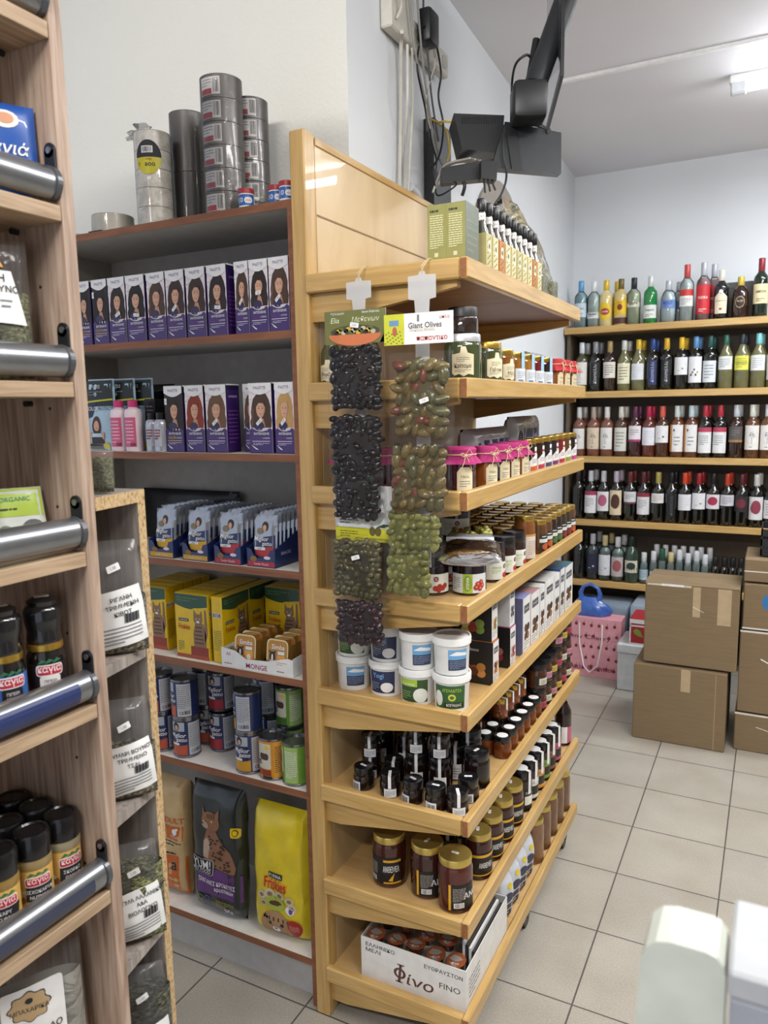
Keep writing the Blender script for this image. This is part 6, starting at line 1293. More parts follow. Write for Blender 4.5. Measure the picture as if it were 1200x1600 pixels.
# top shelf spirits
def L_round(c1, c2, word=None): return lambda F, R: (F.ell(0, .088, .038, .050, mt(c1, .45), 1, 22), F.ell(0, .085, .026, .020, mt(c2, .45), 2, 14), word and F.text(word, 0, .085, .009, PAPER, 4, w=.036, bold=.03))
def L_word(bg, fg, word, h0=.05, h1=.135, top=None): return lambda F, R: (F.rect(-.042, h0, .042, h1, mt(bg, .45)), F.text(word, 0, (h0+h1)/2+.008, .012, mt(fg, .45), 3, w=.050, bold=.03), F.lines(-.02, h0+.008, .02, h0+.026, 2, mt(fg, .5), 2), top and F.rect(-.042, h1, .042, h1+.030, mt(top, .45), 1))
SPI = [(908, 'spirit', None, '#5fa0cc', L_word('#c9d8e0', '#4a80aa', 'VODKA', .06, .14), '#a9c4d0', 'clear bottle with sky-blue cap, leftmost on the top drinks shelf'),
  (928, 'spirit', None, '#d9dcdf', L_word('#d0d5d6', '#2a2a2e', 'BACARDI', .05, .085), '#d3dad8', 'clear rum bottle with white cap and round bat emblem'),
  (947, 'spirit', '#d8c68a', '#d8b63a', L_round('#e0c01c', '#b03a2a', 'HAVANA'), None, 'yellow-labelled rum bottle with gold cap, front one of two'),
  (970, 'spirit', '#cdb878', '#6a5a2a', lambda F, R: (F.rect(-.040, .065, .040, .145, mt('#e0b81c', .45)), F.ell(0, .105, .014, .018, mt('#7a2a1a', .5), 2), F.rect(-.05, .01, .05, .045, mt('#4a2226', .45)), F.text('JOSE', 0, .13, .008, INK, 3)), None, 'tequila bottle with yellow label and maroon base band'),
  (990, 'spirit', None, '#23252e', L_word('#c9cdb8', '#7a3a3a', 'GIN', .10, .125), '#c5c6a9', 'clear gin bottle with navy cap and pale yellow liquid'),
  (1016, 'spirit', '#1f7a3c', '#c9ccca', L_word('#d8dcd6', '#3a4a3a', 'Tanqueray', .03, .105), None, 'bright green gin bottle with silver cap'),
  (1044, 'short', None, '#b9bec6', L_word('#6a86c0', '#22367a', 'ABSOLUT', .075, .12), '#d8dee4', 'squat clear vodka bottle with blue lettering'),
  (1072, 'spirit', None, '#c04a4a', L_word('#dcdcd8', '#8a8a8c', 'VODKA', .07, .120, '#c0342e'), '#d6dada', 'tall clear vodka bottle with red band and gold-red cap'),
  (1098, 'spirit', None, '#b9bcc4', L_word('#c22a32', '#e6e3dd', 'VODKA', .03, .165), '#b98a90', 'tall vodka bottle with large red label and silver cap'),
  (1126, 'spirit', '#14181a', '#ddd9cc', lambda F, R: (F.poly([(-.032, .03), (.032, .03), (.034, .12), (0, .155), (-.034, .12)], mt('#ddd3ba', .5)), F.poly([(-.026, .165), (0, .135), (.026, .165)], INK, 2), F.ell(0, .15, .010, .010, PAPER, 3), F.text("Ballantine's", 0, .10, .008, mt('#5a4a3a', .5), 3, w=.048), F.ell(0, .055, .008, .006, mt('#a03a2a', .5), 3)), None, 'black whisky bottle with cream shield label and white cap'),
  (1156, 'short', '#2e1a12', '#cdb04a', lambda F, R: (F.ell(0, .085, .024, .032, mt('#a08a6a', .5), 1, 18), F.ell(0, .085, .020, .027, mt('#2a1a14', .5), 2, 16), F.text('RUM', 0, .09, .010, mt('#d8c8a0', .5), 3)), None, 'squat dark rum bottle with gold stopper and oval label'),
  (1187, 'spirit', '#16251a', '#8a2a34', L_word('#ddd0a4', '#3a3426', 'JAMESON', .06, .150), None, 'dark green whiskey bottle with cream label and red cap')]
SC = {1072: 1.09, 1098: 1.10, 1187: 1.08, 1044: .98, 908: .96}
def sp_put():
    for px, kd, gl, cp_, lab, lq, lb in SPI:
        p = bottle(kd, gl, cp_, lab, lq, 'spirit_bottle'); s_ = SC.get(px, .93)
        x = at(px, 490, y=YS+.07).x; place(p, (x, YS+.065, BZ[0]+.0005), 0, lb, None, (1, 1, s_))
        if px in (947, 1044, 1098): place(p, (x+.045, YS+.145, BZ[0]+.0005), .3, {947: 'second gold-capped rum bottle half hidden behind its twin', 1044: 'second squat vodka bottle behind its twin', 1098: 'second silver-capped vodka bottle behind its twin'}[px], None, (1, 1, s_))
sp_put()
m = MB(); x = at(1160, 470, y=4.50).x; m.box((x-.10, 4.49, BZ[0]+.0005), (x+.12, 4.60, BZ[0]+.19), mt('#5a564f', .6), .003); m.box((x-.102, 4.488, BZ[0]+.165), (x+.122, 4.602, BZ[0]+.195), mt('#4b4a48', .6)); tag(m.build('storage_box'), 'dark grey lidded box behind the bottles at the right of the top drinks shelf', 'box')
# wine rows
W2 = [(907, 'bordeaux', '#4a4a34', '#d3dae0', L_plain('#dcd9d4', .04, .17, '#b09a94', art='tree'), 'white-capped wine with white tree label'), (928, 'bordeaux', BK, '#8d8f94', L_script('#17181a', '#c9ccd2'), 'black wine bottle with silver script'),
  (950, 'bordeaux', '#2c1c14', '#a08a5a', L_plain('#d8d3c8', .075, .165, '#6a6460'), 'brown wine bottle with dull gold capsule'), (972, 'rhine', LG, '#c9cac4', L_plain('#dcd8bc', .04, .155, '#7a7458'), 'pale wine bottle with silver capsule and cream label'),
  (994, 'rhine', LG, '#d3b02c', L_plain('#d5d8dc', .06, .15, '#c5c9d2'), 'pale wine bottle with yellow capsule'), (1016, 'bordeaux', BK, '#27407c', L_script('#27305a', '#a9b0cc'), 'black wine bottle with navy label and blue capsule'),
  (1037, 'bordeaux', BK, '#c9a02c', L_script('#17181a', '#b9bcc2'), 'black wine bottle with silver script and yellow capsule'), (1060, 'bordeaux', BK, '#d8b028', L_plain('#dadbdc', .08, .175, '#8a8a90', art='mark'), 'black wine bottle with white sketch label and yellow capsule'),
  (1082, 'bordeaux', BK, '#5a88b8', L_plain('#dfe0e2', .035, .175, '#5a4a4a', art='dots'), 'black wine bottle with figure label and blue capsule'), (1104, 'bordeaux', BK, '#1f4a48', L_plain('#d4dade', .035, .15, '#7a8490'), 'black wine bottle with dark green capsule'),
  (1128, 'rhine', LG, '#2a5a4a', L_plain('#dde0e0', .10, .17, '#6a6a70'), 'pale wine bottle with green capsule'), (1153, 'rhine', LG, '#222a33', L_plain('#d8d65a', .095, .17, '#8a8a2a', word='ΟΙΝΟΣ'), 'pale wine bottle with bright yellow label'),
  (1178, 'rhine', LG, '#7cc0c4', L_plain('#dfe2e6', .09, .17, '#9aa0aa'), 'pale wine bottle with turquoise capsule'), (1203, 'rhine', LG, '#c9cac4', L_plain('#dcd9d4', .04, .17, '#b07a74', art='tree'), 'pale wine bottle with tree label at the frame edge')]
W3 = [(905, 'bordeaux', RS, '#cfd1d0', L_plain('#dcdcd8', .04, .16, '#9a6a8a', art='tree'), 'rosé wine with white capsule nearest the pine stand'), (927, 'bordeaux', RS, '#a79a90', L_plain('#d0bfa8', .04, .165, '#6a5a50', art='tree'), 'rosé wine with tan tree label'),
  (948, 'bordeaux', RS, '#d5d6d4', L_plain('#dcdcd8', .04, .165, '#6a6a70', art='tree'), 'rosé wine with white tree label and white capsule'), (970, 'bordeaux', '#4a2e22', '#d2d0c8', L_plain('#d0d0c8', .03, .165, '#8a8a7a'), 'brown wine bottle with tall grey label'),
  (992, 'bordeaux', '#3a1a1e', '#5a2a4a', L_plain('#dfd8dc', .085, .175, '#a03a6a', art='low'), 'dark wine bottle with pink-edged label and purple capsule'), (1013, 'bordeaux', '#5a2a20', '#b01f44', L_plain('#dcdce2', .065, .165, '#c9ccd6'), 'wine bottle with crimson capsule and blank white label'),
  (1034, 'bordeaux', '#4a2a1e', '#cc5a4a', L_plain('#e0e0e2', .08, .175, '#4a4a50', art='mark'), 'wine bottle with coral capsule'), (1057, 'bordeaux', '#5a3420', '#c3ccc9', L_plain('#dedede', .03, .180, '#8a8a8a', art='orange'), 'brown wine bottle with orange-striped label, left one of two'),
  (1079, 'bordeaux', '#5a3420', '#b9ccd2', L_plain('#dedede', .03, .180, '#8a8a8a', art='orange'), 'brown wine bottle with orange-striped label, right one of two'), (1101, 'bordeaux', BK, '#a82a3a', L_plain('#dedfe0', .025, .165, '#b04058', art='band'), 'black wine bottle with red capsule and red-topped label, left one'),
  (1124, 'bordeaux', BK, '#a82a3a', L_plain('#dedfe0', .025, .165, '#b04058', art='band'), 'black wine bottle with red capsule and red-topped label, right one'), (1149, 'bordeaux', '#2e1c18', '#b9c0c6', L_plain('#55504c', .085, .170, '#a0764a', art='low'), 'dark wine bottle with grey label and silver capsule'),
  (1174, 'bordeaux', '#5a3a24', '#d2d4c9', L_plain('#dedbd6', .045, .175, '#7a7a80', art='tree'), 'brown wine bottle with white tree label, second from the frame edge'), (1198, 'bordeaux', '#5a3a24', '#d2d4d9', L_plain('#dedbd6', .045, .175, '#6a6a80', art='tree'), 'brown wine bottle with white tree label at the frame edge')]
W4 = [(905, 'bordeaux', BK, '#3a3030', None, 'dark wine bottle in shade beside the pine stand'), (925, 'bordeaux', BK, '#d0d4da', L_plain('#dcdcde', .035, .165, '#a03a5a', art='band'), 'red wine with white capsule and crimson-banded label'), (945, 'bordeaux', BK, '#c9ccd0', L_plain('#dcdcde', .05, .165, '#b05a7a', art='blot'), 'red wine with pink flower label'),
  (965, 'bordeaux', BK, '#c8b8ca', L_plain('#d8c9a8', .03, .175, '#4a2a22', art='blot'), 'red wine with tall tan label and seal'), (987, 'bordeaux', BK, '#6a2a24', L_plain('#cfcfd3', .10, .170, '#6a3a40', art='low'), 'red wine with rust capsule and high label'), (1008, 'bordeaux', BK, '#5a222a', L_plain('#d9d9db', .04, .165, '#8a2a3a', art='band'), 'red wine with dark red capsule and banded label'),
  (1031, 'bordeaux', BK, '#b0a45a', L_plain('#dcdcde', .11, .165, '#b0945a'), 'red wine with gold capsule'), (1052, 'bordeaux', BK, '#121214', L_script('#17181a', '#5a5c60'), 'all-black wine bottle with faint script'), (1073, 'bordeaux', BK, '#d84a2a', L_plain('#dfdfe3', .075, .165, '#d0d2da'), 'red wine with orange capsule and blank label'),
  (1095, 'bordeaux', BK, '#a0262e', L_plain('#dcdcde', .085, .175, '#8a8a90', art='mark'), 'red wine with scarlet capsule and sketch label'), (1118, 'bordeaux', BK, '#1c1c1e', L_plain('#d8d4d6', .09, .17, '#a02a4a', art='blot'), 'red wine with a large red blot label'), (1140, 'bordeaux', BK, '#c0402a', L_plain('#c9c9cf', .11, .17, '#7a7a84'), 'red wine with vermilion capsule, fourth from the frame edge'),
  (1163, 'bordeaux', BK, '#5a1f24', L_plain('#2a2226', .08, .165, '#6a2a34', art='blot'), 'red wine with dark label and maroon capsule'), (1186, 'bordeaux', BK, '#d5d6d6', L_plain('#d6d6d8', .04, .165, '#8a3a4a', art='blot'), 'red wine with white capsule near the frame edge'), (1209, 'bordeaux', BK, '#4a2a2a', L_plain('#d6d6d8', .05, .15, '#8a8a90'), 'red wine with dark capsule at the frame edge')]
rown = ['second', 'third', 'fourth']
for r, (row, z) in enumerate(((W2, BZ[1]), (W3, BZ[2]), (W4, BZ[3]))):
    for k, (px, kd, gl, cp_, lab, lb) in enumerate(row):
        p = bottle(kd, gl, cp_, lab); x = at(px, 700, y=YS+.065).x; place(p, (x, YS+.062, z+.0005), random.uniform(-.12, .12), lb+(' on the %s drinks shelf' % rown[r] if len(lb.split()) < 11 else ''), None, (1, 1, .97))
        if k % 4 != 2: place(p, (x+.012, YS+.150, z+.0005), random.uniform(-.3, .3), 'hidden-row bottle directly behind the '+' '.join(lb.split()[:9]), None, (1, 1, .97))
# bottom row: spirits and small bottles
W5 = [(905, 'spirit', '#151a18', '#24272a', None, None, 'dark bottle in shade at the left of the fifth drinks shelf', .95), (926, 'spirit', None, '#b9bcc0', L_plain('#22263a', .04, .155, '#c9ccd2', art='mark'), '#4a5058', 'clear bottle with navy label and silver cap', .98), (945, 'spirit', None, '#c9bc8a', L_plain('#d3d6da', .03, .155, '#8a9098', art='mark'), '#7f8a8a', 'clear bottle with white grape label', .96),
  (965, 'spirit', None, '#d6dadd', L_plain('#b9b0b0', .03, .15, '#a05a5a', art='blot'), '#8a9a94', 'clear bottle with rose-cluster label and white cap', .94), (987, 'short', '#2a4034', '#1c2a24', L_plain('#cfcdb8', .05, .11, '#2a3a34', art='blot'), None, 'big dark green bottle with cream oval label', 1.16), (1006, 'mini', None, '#c9d2d6', L_plain('#b0c4cc', .02, .08, '#6a8aa0'), '#9aabb2', 'small clear bottle with white cap left of the cartons', .98)]
for px, kd, gl, cp_, lab, lq, lb, s_ in W5:
    p = bottle(kd, gl, cp_, lab, lq, 'spirit_bottle'); x = at(px, 890, y=YS+.065).x; place(p, (x, YS+.06, BZ[4]+.0005), 0, lb, None, (1, 1, s_))
    if kd == 'spirit': place(p, (x+.02, YS+.150, BZ[4]+.0005), .2, 'twin standing behind the '+lb, None, (1, 1, s_))
mn = [bottle('mini', None, c, L_plain('#c9cacc', .02, .07, '#4a4a50', half=.02), '#8f9a9a', 'small_bottle') for c in ('#d2d6da', '#2a5a42', '#cdbf8a')]; md = bottle('mini', '#1c1814', '#1a1a1c', L_plain('#2a2622', .02, .07, '#8a8a7a', half=.02), None, 'small_bottle')
for i, px in enumerate((1021, 1035, 1049, 1063, 1077, 1091, 1105)):
    x = at(px, 890, y=YS+.06).x
    place(mn[[0, 1, 2, 0, 0, 0, 0][i]], (x-.002*i, YS+.055, BZ[4]+.0005), .1, 'small clear spirit bottle, %s right of the green bottle, above the cartons' % ORD[i], 'small clear spirit bottles', (1, 1, 1.05+.1*(i % 2)))
    place(mn[0], (x+.006, YS+.125, BZ[4]+.0005), .1, 'small clear spirit bottle in the rear rank, %s from the left' % ORD[i], 'small clear spirit bottles', (1, 1, 1.2))
for i, px in enumerate((1118, 1132, 1145, 1158)):
    place(md, (at(px, 890, y=YS+.06).x, YS+.055, BZ[4]+.0005), .1, 'small black-capped dark bottle, %s after the clear ones' % ORD[i], 'small dark bottles')
# crate of dark bottles at the right
t = thing('bottle_crate', 'black plastic bottle crate above the right carton stack', 'crate', (at(1168, 870, y=4.0).x+.16, 4.15, .8628))
# ------------------------------------------------------------------ cartons and bags on the floor by the drinks shelving
TAPEC = mt('#b09a78', .25, 0, .6); SEAM = mt('#5f4c36', .9)
def carton(label, x0, x1, y0, d, z0, h, rz=0, seam=True, flaps=False, deco=None):
    t = thing('cardboard_box', label, 'box', ((x0+x1)/2, y0+d/2, z0), rz); w = x1-x0
    m = MB(); m.box((-w/2, -d/2, 0), (w/2, d/2, h-.003), CARD, .004); m.build('carton', t)
    if flaps:
        m = MB(); m.hexa([(-w/2, -d/2, h-.004), (w/2, -d/2, h-.004), (w/2, -.002, h+.004), (-w/2, -.002, h+.004), (-w/2, -d/2, h-.001), (w/2, -d/2, h-.001), (w/2, -.002, h+.007), (-w/2, -.002, h+.007)], CARD); m.build('flap', t)
        m = MB(); m.hexa([(-w/2, .002, h+.004), (w/2, .002, h+.004), (w/2, d/2, h-.004), (-w/2, d/2, h-.004), (-w/2, .002, h+.007), (w/2, .002, h+.007), (w/2, d/2, h-.001), (-w/2, d/2, h-.001)], CARD); m.build('flap', t)
    m = MB(); F = Face(m, flat((0, -d/2, 0)))
    if deco: deco(F, w, h)
    elif seam: F.rect(w*.02, h*.70, w*.14, h-.004, TAPEC); 
    if m.v: m.build('tape', t)
    return t
def dk1(F, w, h):
    F.rect(w*.02, h*.62, w*.10, h-.006, TAPEC); F.rect(w*.28, h*.55, w*.42, h-.006, TAPEC); F.rect(-w*.48, h-.012, w*.0, h-.003, mt('#c9bfa8', .5)); F.rect(-w*.32, h-.012, -w*.08, h-.002, PAPER, 2); F.poly([(w*.02, h*.74), (w*.14, h*.68), (w*.14, h*.685), (w*.02, h*.745)], PAPER, 2)
xa, xb = at(987, 1152, y=3.39).x, at(1131, 1175, y=3.39).x
carton('lower brown cardboard box of the middle stack on the tiled floor', xa, xb, 3.39, .40, .0005, .352, 0, deco=lambda F, w, h: (F.rect(w*.02, h*.70, w*.12, h-.005, TAPEC), F.rect(w*.38, .004, w*.39, h-.01, mt('#9f8260', .8), 1)))
xc_, xd_ = at(1004, 1050, y=3.40).x, at(1150, 1055, y=3.40).x
carton('upper taller cardboard box with taped open flaps in the middle stack', xc_, xd_, 3.405, .29, .358, .362, .0, flaps=True, deco=dk1)
xe = at(1145, 1172, y=3.44).x
PTAPE = mt('#d5cfc6', .3, 0, .4)
def dkR(F, w, h): F.rect(-w/2, h-.010, w/2, h-.002, PTAPE, 1); F.poly([(-w*.30, h*.66), (-w*.02, h*.50), (-w*.02, h*.515), (-w*.30, h*.675)], PAPER, 2)
def dkB(F, w, h): F.rect(-w/2, .002, w/2, .009, PTAPE, 1); F.poly([(-w*.26+.028*cos(radians(a)), h*.62+.034*sin(radians(a))) for a in range(90, 271, 15)]+[(-w*.22, h*.45), (-w*.22, h*.8)], mt('#2f6ea8', .5), 1)
carton('bottom cardboard box of the right-hand stack', xe, xe+.42, 3.45, .38, .0005, .172, 0, deco=dkR)
carton('tall cardboard box with white tape edge in the right-hand stack', xe+.006, xe+.42, 3.45, .38, .176, .362, 0, deco=dkR)
carton('cardboard box with blue half-round print in the right-hand stack', xe+.012, xe+.42, 3.45, .36, .541, .20, 0, deco=dkB)
carton('small open cardboard box on top of the right-hand stack', xe+.010, xe+.40, 3.46, .30, .745, .100, 0, deco=lambda F, w, h: (F.rect(-w/2, h*.42, w/2, h*.47, PTAPE), F.poly([(-w*.2, h*.99), (-w*.06, h*.99), (-w*.1, h*.84), (-w*.16, h*.82)], mt('#3f7ab0', .5), 2)))
def crate():
    bl = mt('#17181c', .4)
    m = MB(); 
    for k in range(3): m.box((-.17, -.12, .0+.042*k), (.17, -.114, .03+.042*k), bl); m.box((-.17, .114, .042*k), (.17, .12, .03+.042*k), bl)
    for x in (-.17, -.085, 0, .085, .164): m.box((x, -.12, 0), (x+.006, -.112, .114), bl)
    m.box((-.17, -.114, 0), (-.164, .114, .114), bl); m.box((.164, -.114, 0), (.17, .114, .114), bl); m.box((-.164, -.114, 0), (.164, .114, .004), bl); m.build('crate_body', t)
crate(); t.location = (xe+.235, 3.64, .8475)
bx1_ = at(966, 1050, y=4.08).x
# white polystyrene box with a red-and-white carton
x0_, x1_ = max(at(953, 1060, y=3.95).x, bx1_+.016), at(1020, 1060, y=3.95).x
t = thing('polystyrene_box', 'white polystyrene box on the floor between the pink bag and the cartons', 'box', (x0_, 3.95, .0005)); m = MB(); m.box((0, 0, 0), (.26, .235, .20), mt('#c9ccce', .7), .006); m.build('box_body', t); m = MB(); m.box((-.004, -.004, .2), (.264, .239, .255), mt('#d3d6d8', .7), .008); m.build('lid', t)
t = thing('fruit_carton', 'red and white carton with a green leaf on the polystyrene box', 'box', (x0_+.055, 3.955, .256)); m = MB(); m.box((0, 0, 0), (.21, .20, .135), mt('#a82430', .45), .002); F = Face(m, flat()); F.rect(0.001, .112, .209, .134, PAPER); F.rect(.001, .095, .209, .103, PAPER, 1); F.poly([(.02, .070), (.035, .085), (.055, .075), (.07, .04), (.045, .045), (.028, .055)], mt('#7f9a3a', .5), 2); F.rect(.001, .001, .209, .008, PAPER, 2); F.rect(.001, .008, .008, .11, PAPER, 1); m.build('carton', t)
# pink cherry bag with a blue carrier bag inside
PK = mt('#d99aa4', .5); CH = mt('#7a2a34', .5)
bx0, bx1 = at(882, 1040, y=4.08).x, at(966, 1050, y=4.08).x; BW_ = bx1-bx0
t = thing('paper_gift_bag', 'pink paper bag printed with cherries and white cord handles', 'bag', (bx0, 4.08, .001)); m = MB(); H_ = .335
m.hexa([(0, 0, 0), (BW_, 0, 0), (BW_, .14, 0), (0, .14, 0), (-.01, -.01, H_), (BW_+.012, -.008, H_), (BW_+.01, .12, H_), (-.01, .12, H_)], PK); rnd = random.Random(2)
F = Face(m, lambda u, v, h: (u, -.0105*v/H_-h*3, v))
for i in range(7):
    for j in range(5):
        u = BW_*(.08+.14*i)+(.012 if j % 2 else 0); v = .05+.062*j+rnd.uniform(-.006, .006)
        if j in (1, 3) and i % 3 == 1: continue
        F.ell(u, v, .0085, .0095, CH, 2, 10); F.poly([(u, v+.008), (u+.004, v+.022), (u+.006, v+.022), (u+.002, v+.008)], mt('#6a5a3a', .5), 2)
F.text('my Cherry...', BW_*.55, .225, .024, mt('#6a3a44', .5), 4, w=BW_*.8); F.text('Axis Center', BW_*.5, .055, .030, mt('#8a3a4a', .5), 4, w=BW_*.85, bold=.01); m.build('bag_body', t)
for y_, q in ((-.014, 0), (.122, 1)): m = MB(); a_ = BW_*.28; b_ = BW_*.70; m.tube([(a_, y_, H_-.03), (a_+.003, y_-.006, H_-.14), (a_+.03, y_-.012, H_-.27), ((a_+b_)/2, y_-.014, H_-.30), (b_-.02, y_-.012, H_-.26), (b_, y_-.006, H_-.13), (b_, y_, H_-.03)] if q == 0 else [(a_, y_, H_-.005), (a_+.01, y_, H_+.05), (b_-.01, y_, H_+.05), (b_, y_, H_-.005)], .0035, WHITEP, 8); m.build('cord_handle', t)
t = thing('carrier_bag', 'translucent blue plastic carrier bag bulging from the pink bag', 'bag', (bx0+BW_*.42, 4.145, .338)); BL = film('blue_film', '#5f8ad0', .15, .2, .6, 14, .10); BLm = mt('#3a62b0', .3, 0, .4, .2)
m = MB(); m.lathe([(0, -.0), (.10, .0), (.115, .03), (.095, .06), (.055, .085), (.03, .10)], BLm, 26, wob=lambda a, z: 1+.09*sin(a*5+z*40)+.05*sin(a*11), sy=.42); m.build('bag_body', t)
m = MB(); m.tube([(-.045, 0, .08), (-.055, 0, .12), (-.04, 0, .155), (0, .0, .172), (.04, 0, .150), (.052, 0, .115), (.042, 0, .08)], .011, BLm, 8, rs=[.018, .013, .010, .009, .010, .013, .018]); m.build('handle_loop', t)
m = MB(); m.box((bx1+.03, 4.20, .0005), (bx1+.50, 4.50, .40), mt('#8f9dab', .5), .02, seg=2); tag(m.build('storage_bin'), 'pale blue-grey plastic bin under the drinks shelf behind the polystyrene box', 'bin')
m = MB(); m.box((bx0-.005, 4.27, .0005), (bx1+.015, 4.50, .37), mt('#7f8d9c', .5), .02, seg=2); tag(m.build('storage_bin'), 'pale blue-grey plastic bin under the drinks shelf behind the pink bag', 'bin')

# ------------------------------------------------------------------ monitor, recorder and cables
DK_ = mt('#17191c', .4); DG = mt('#26292c', .45)
def dp(px, py, d): return CAM+(RW @ Vector((px-600, py-800, FPX)))*(d/FPX)
# monitor: slim panel seen almost edge-on
q0 = dp(888, 118, 1.94); q1 = at(863, 205, z=q0.z); e_ = (q1-q0); e_.z = 0; LN = e_.length; e_.normalize(); nn = Vector((e_.y, -e_.x, 0))
T = thing('wall_monitor', 'thin black flat screen hung high on a dark ceiling arm, seen nearly edge-on', 'monitor', q0); HM = .378; m = MB()
def tp(a, z, n): v = e_*a+nn*n; return (v.x, v.y, z)
m.hexa([tp(0, 0, -.02), tp(LN, 0, -.02), tp(LN, 0, -.011), tp(0, 0, -.011), tp(0, HM, -.02), tp(LN, HM, -.02), tp(LN, HM, -.011), tp(0, HM, -.011)], DK_); m.build('housing', T)
m = MB(); m.add([tp(.012, .014, -.0206), tp(LN-.01, .014, -.0206), tp(LN-.01, HM-.012, -.0206), tp(.012, HM-.012, -.0206)], [(3, 2, 1, 0)], mt('#8a8c8e', .18, .55, .6)); m.build('screen', T)  # grey base colour stands in for the ceiling mirrored in black glass
# arm from the ceiling to the bracket above the recorder shelf
A_ = thing('ceiling_arm', 'thick dark grey mounting arm slanting down from the ceiling to the black bracket', 'bracket', dp(828, 165, 2.00)); o_ = A_.location
pt = lambda px, py, d: dp(px, py, d)-o_
top_ = dp(884, 0, 2.00); dirv = (top_-dp(838, 128, 2.00)); k_ = (ZC-dp(838, 128, 2.00).z)/dirv.z; tt = dp(838, 128, 2.00)+dirv*k_
m = MB(); m.tube([pt(836, 134, 2.00), tt-o_-Vector((0, 0, .001))], .030, DG, 20); m.build('tube_arm', A_)
m = MB(); m.tube([pt(826, 132, 2.02), pt(838, 62, 2.02)], .010, DK_, 10); m.build('cable_guide', A_)
m = MB(); M_ = Matrix.Translation(pt(826, 160, 2.00)) @ Matrix.Rotation(.45, 4, 'Z'); m.box((-.045, -.045, -.050), (.045, .045, .045), DK_, .014, M_, 2); m.build('joint_housing', A_)
# recorder on its tray, strapped
c0_ = dp(760, 215, 2.12); RT = thing('video_recorder', 'black ventilated recorder box on a tilted tray strapped under the ceiling arm', 'recorder', c0_); bas = RW.to_3x3()
vx = Vector((.62, .22, -.09)).normalized()
def fr_box(mb, pts, dep, mat):
    ps = [dp(px, py, d)-c0_ for px, py, d in pts]; off = (RW @ Vector((0, -.22, 1))).normalized()*dep
    mb.hexa(ps+[p+off for p in ps], mat); return mb
m = MB(); fr_box(m, [(722, 232, 2.10), (784, 240, 2.10), (788, 180, 2.10), (709, 177, 2.10)], .16, mt('#1d2023', .4)); m.build('recorder_case', RT)
m = MB()
for k in range(14): p = dp(722+4.2*k, 186, 2.098)-c0_; m.box((p.x-.0014, p.y-.001, p.z-.012), (p.x+.0014, p.y+.001, p.z+.006), mt('#0a0b0c', .6))
tag(m.build('vent_slots', RT), kind='stuff')
m = MB(); fr_box(m, [(768, 262, 2.06), (877, 271, 2.06), (877, 207, 2.06), (790, 190, 2.06)], .05, mt('#2c3033', .35)); m.build('tray', RT)
m = MB(); fr_box(m, [(800, 264, 2.052), (816, 266, 2.052), (806, 192, 2.052), (789, 190, 2.052)], .012, DK_); m.build('strap', RT)
m = MB(); fr_box(m, [(690, 286, 2.09), (776, 278, 2.09), (770, 248, 2.09), (690, 262, 2.09)], .05, DK_); m.build('bracket_arm', RT)
m = MB(); fr_box(m, [(752, 278, 2.05), (776, 281, 2.05), (778, 252, 2.05), (752, 250, 2.05)], .06, DK_); m.build('bracket_block', RT)
m = MB(); m.tube([pt(830, 190, 2.1)+o_-c0_, dp(858, 205, 2.055)-c0_], .007, STEEL, 8); m.build('hinge_rod', RT)
# black panel on the wall behind
def onw(px, py, off=0): 
    p = at(px, py, x=-.985); return Vector((wx(p.y)+off, p.y, p.z))
p0, p1 = onw(664, 310), onw(690, 205)
p0, p1 = (Vector((0, 2.22, 2.095)), Vector((0, 2.36, 2.36)))
m = MB(); m.prism([(wx(2.22)+.002, 2.22), (wx(2.22)+.035, 2.22), (wx(2.36)+.040, 2.36), (wx(2.36)+.002, 2.36)], 2.09, 2.36, DK_, 'z'); tag(m.build('wall_plate'), 'tall black plate fixed to the pillar wall beside the cables', 'plate')
# sockets and adapter on the pillar
def wbox(name, label, cat, y0, y1, z0, z1, d, mat, bev=.004):
    m = MB(); x = max(wx(y0), wx(y1)); m.box((x+.001, y0, z0), (x+d, y1, z1), mat, bev); return tag(m.build(name), label, cat)
OWH = mt('#cfccc2', .5)
wbox('cable_trunking_box', 'off-white surface junction box at the top of the pillar', 'junction box', 1.915, 2.06, 2.49, 2.66, .035, OWH)
t = thing('power_strip', 'off-white socket strip on the pillar beside the junction box', 'socket'); m = MB(); x = wx(2.08)+.001; m.box((x, 2.075, 2.505), (x+.032, 2.33, 2.575), OWH, .005); m.build('strip_body', t)
for y in (2.10, 2.165, 2.23, 2.295): m = MB(); m.tube([(x+.032, y, 2.54), (x+.034, y, 2.54)], .020, mt('#b9b6ac', .5), 16); m.build('socket', t)
wb_ = MB(); wb_.box((x+.036, 2.085, 2.515), (x+.078, 2.155, 2.605), DK_, .010, seg=2); tag(wb_.build('power_adapter'), 'black plug-in power adapter with rounded corners on the socket strip', 'adapter')
def cable(label, pts, r, mat, name='cable'):
    P = [Vector(p) for p in pts]; out = []
    for i in range(len(P)-1):
        a = P[max(i-1, 0)]; b = P[i]; c = P[i+1]; d = P[min(i+2, len(P)-1)]
        for k in range(6):
            u = k/6; out.append(.5*((2*b)+(-a+c)*u+(2*a-5*b+4*c-d)*u*u+(-a+3*b-3*c+d)*u**3))
    out.append(P[-1]); m = MB(); m.tube(out, r, mat, 8); return tag(m.build(name), label, 'cable')
CW = mt('#c5c2b8', .5); CG = mt('#8b8a86', .5); CB = mt('#17181b', .4); CY = mt('#c9a838', .5)
def wp(px, py, off=.012):
    p = at(px, py, x=-.985+off)
    if 2.05 < p.y < 2.40 and off < .052: off = .052; p = at(px, py, x=-.985+off)
    return Vector((wx(p.y)+off, p.y, p.z))
cable('thick off-white cable running straight down the pillar from its plug', [wp(627, 50, .045), wp(627, 70, .02), wp(627, 150), wp(626, 230), wp(624, 305)], .0055, CW)
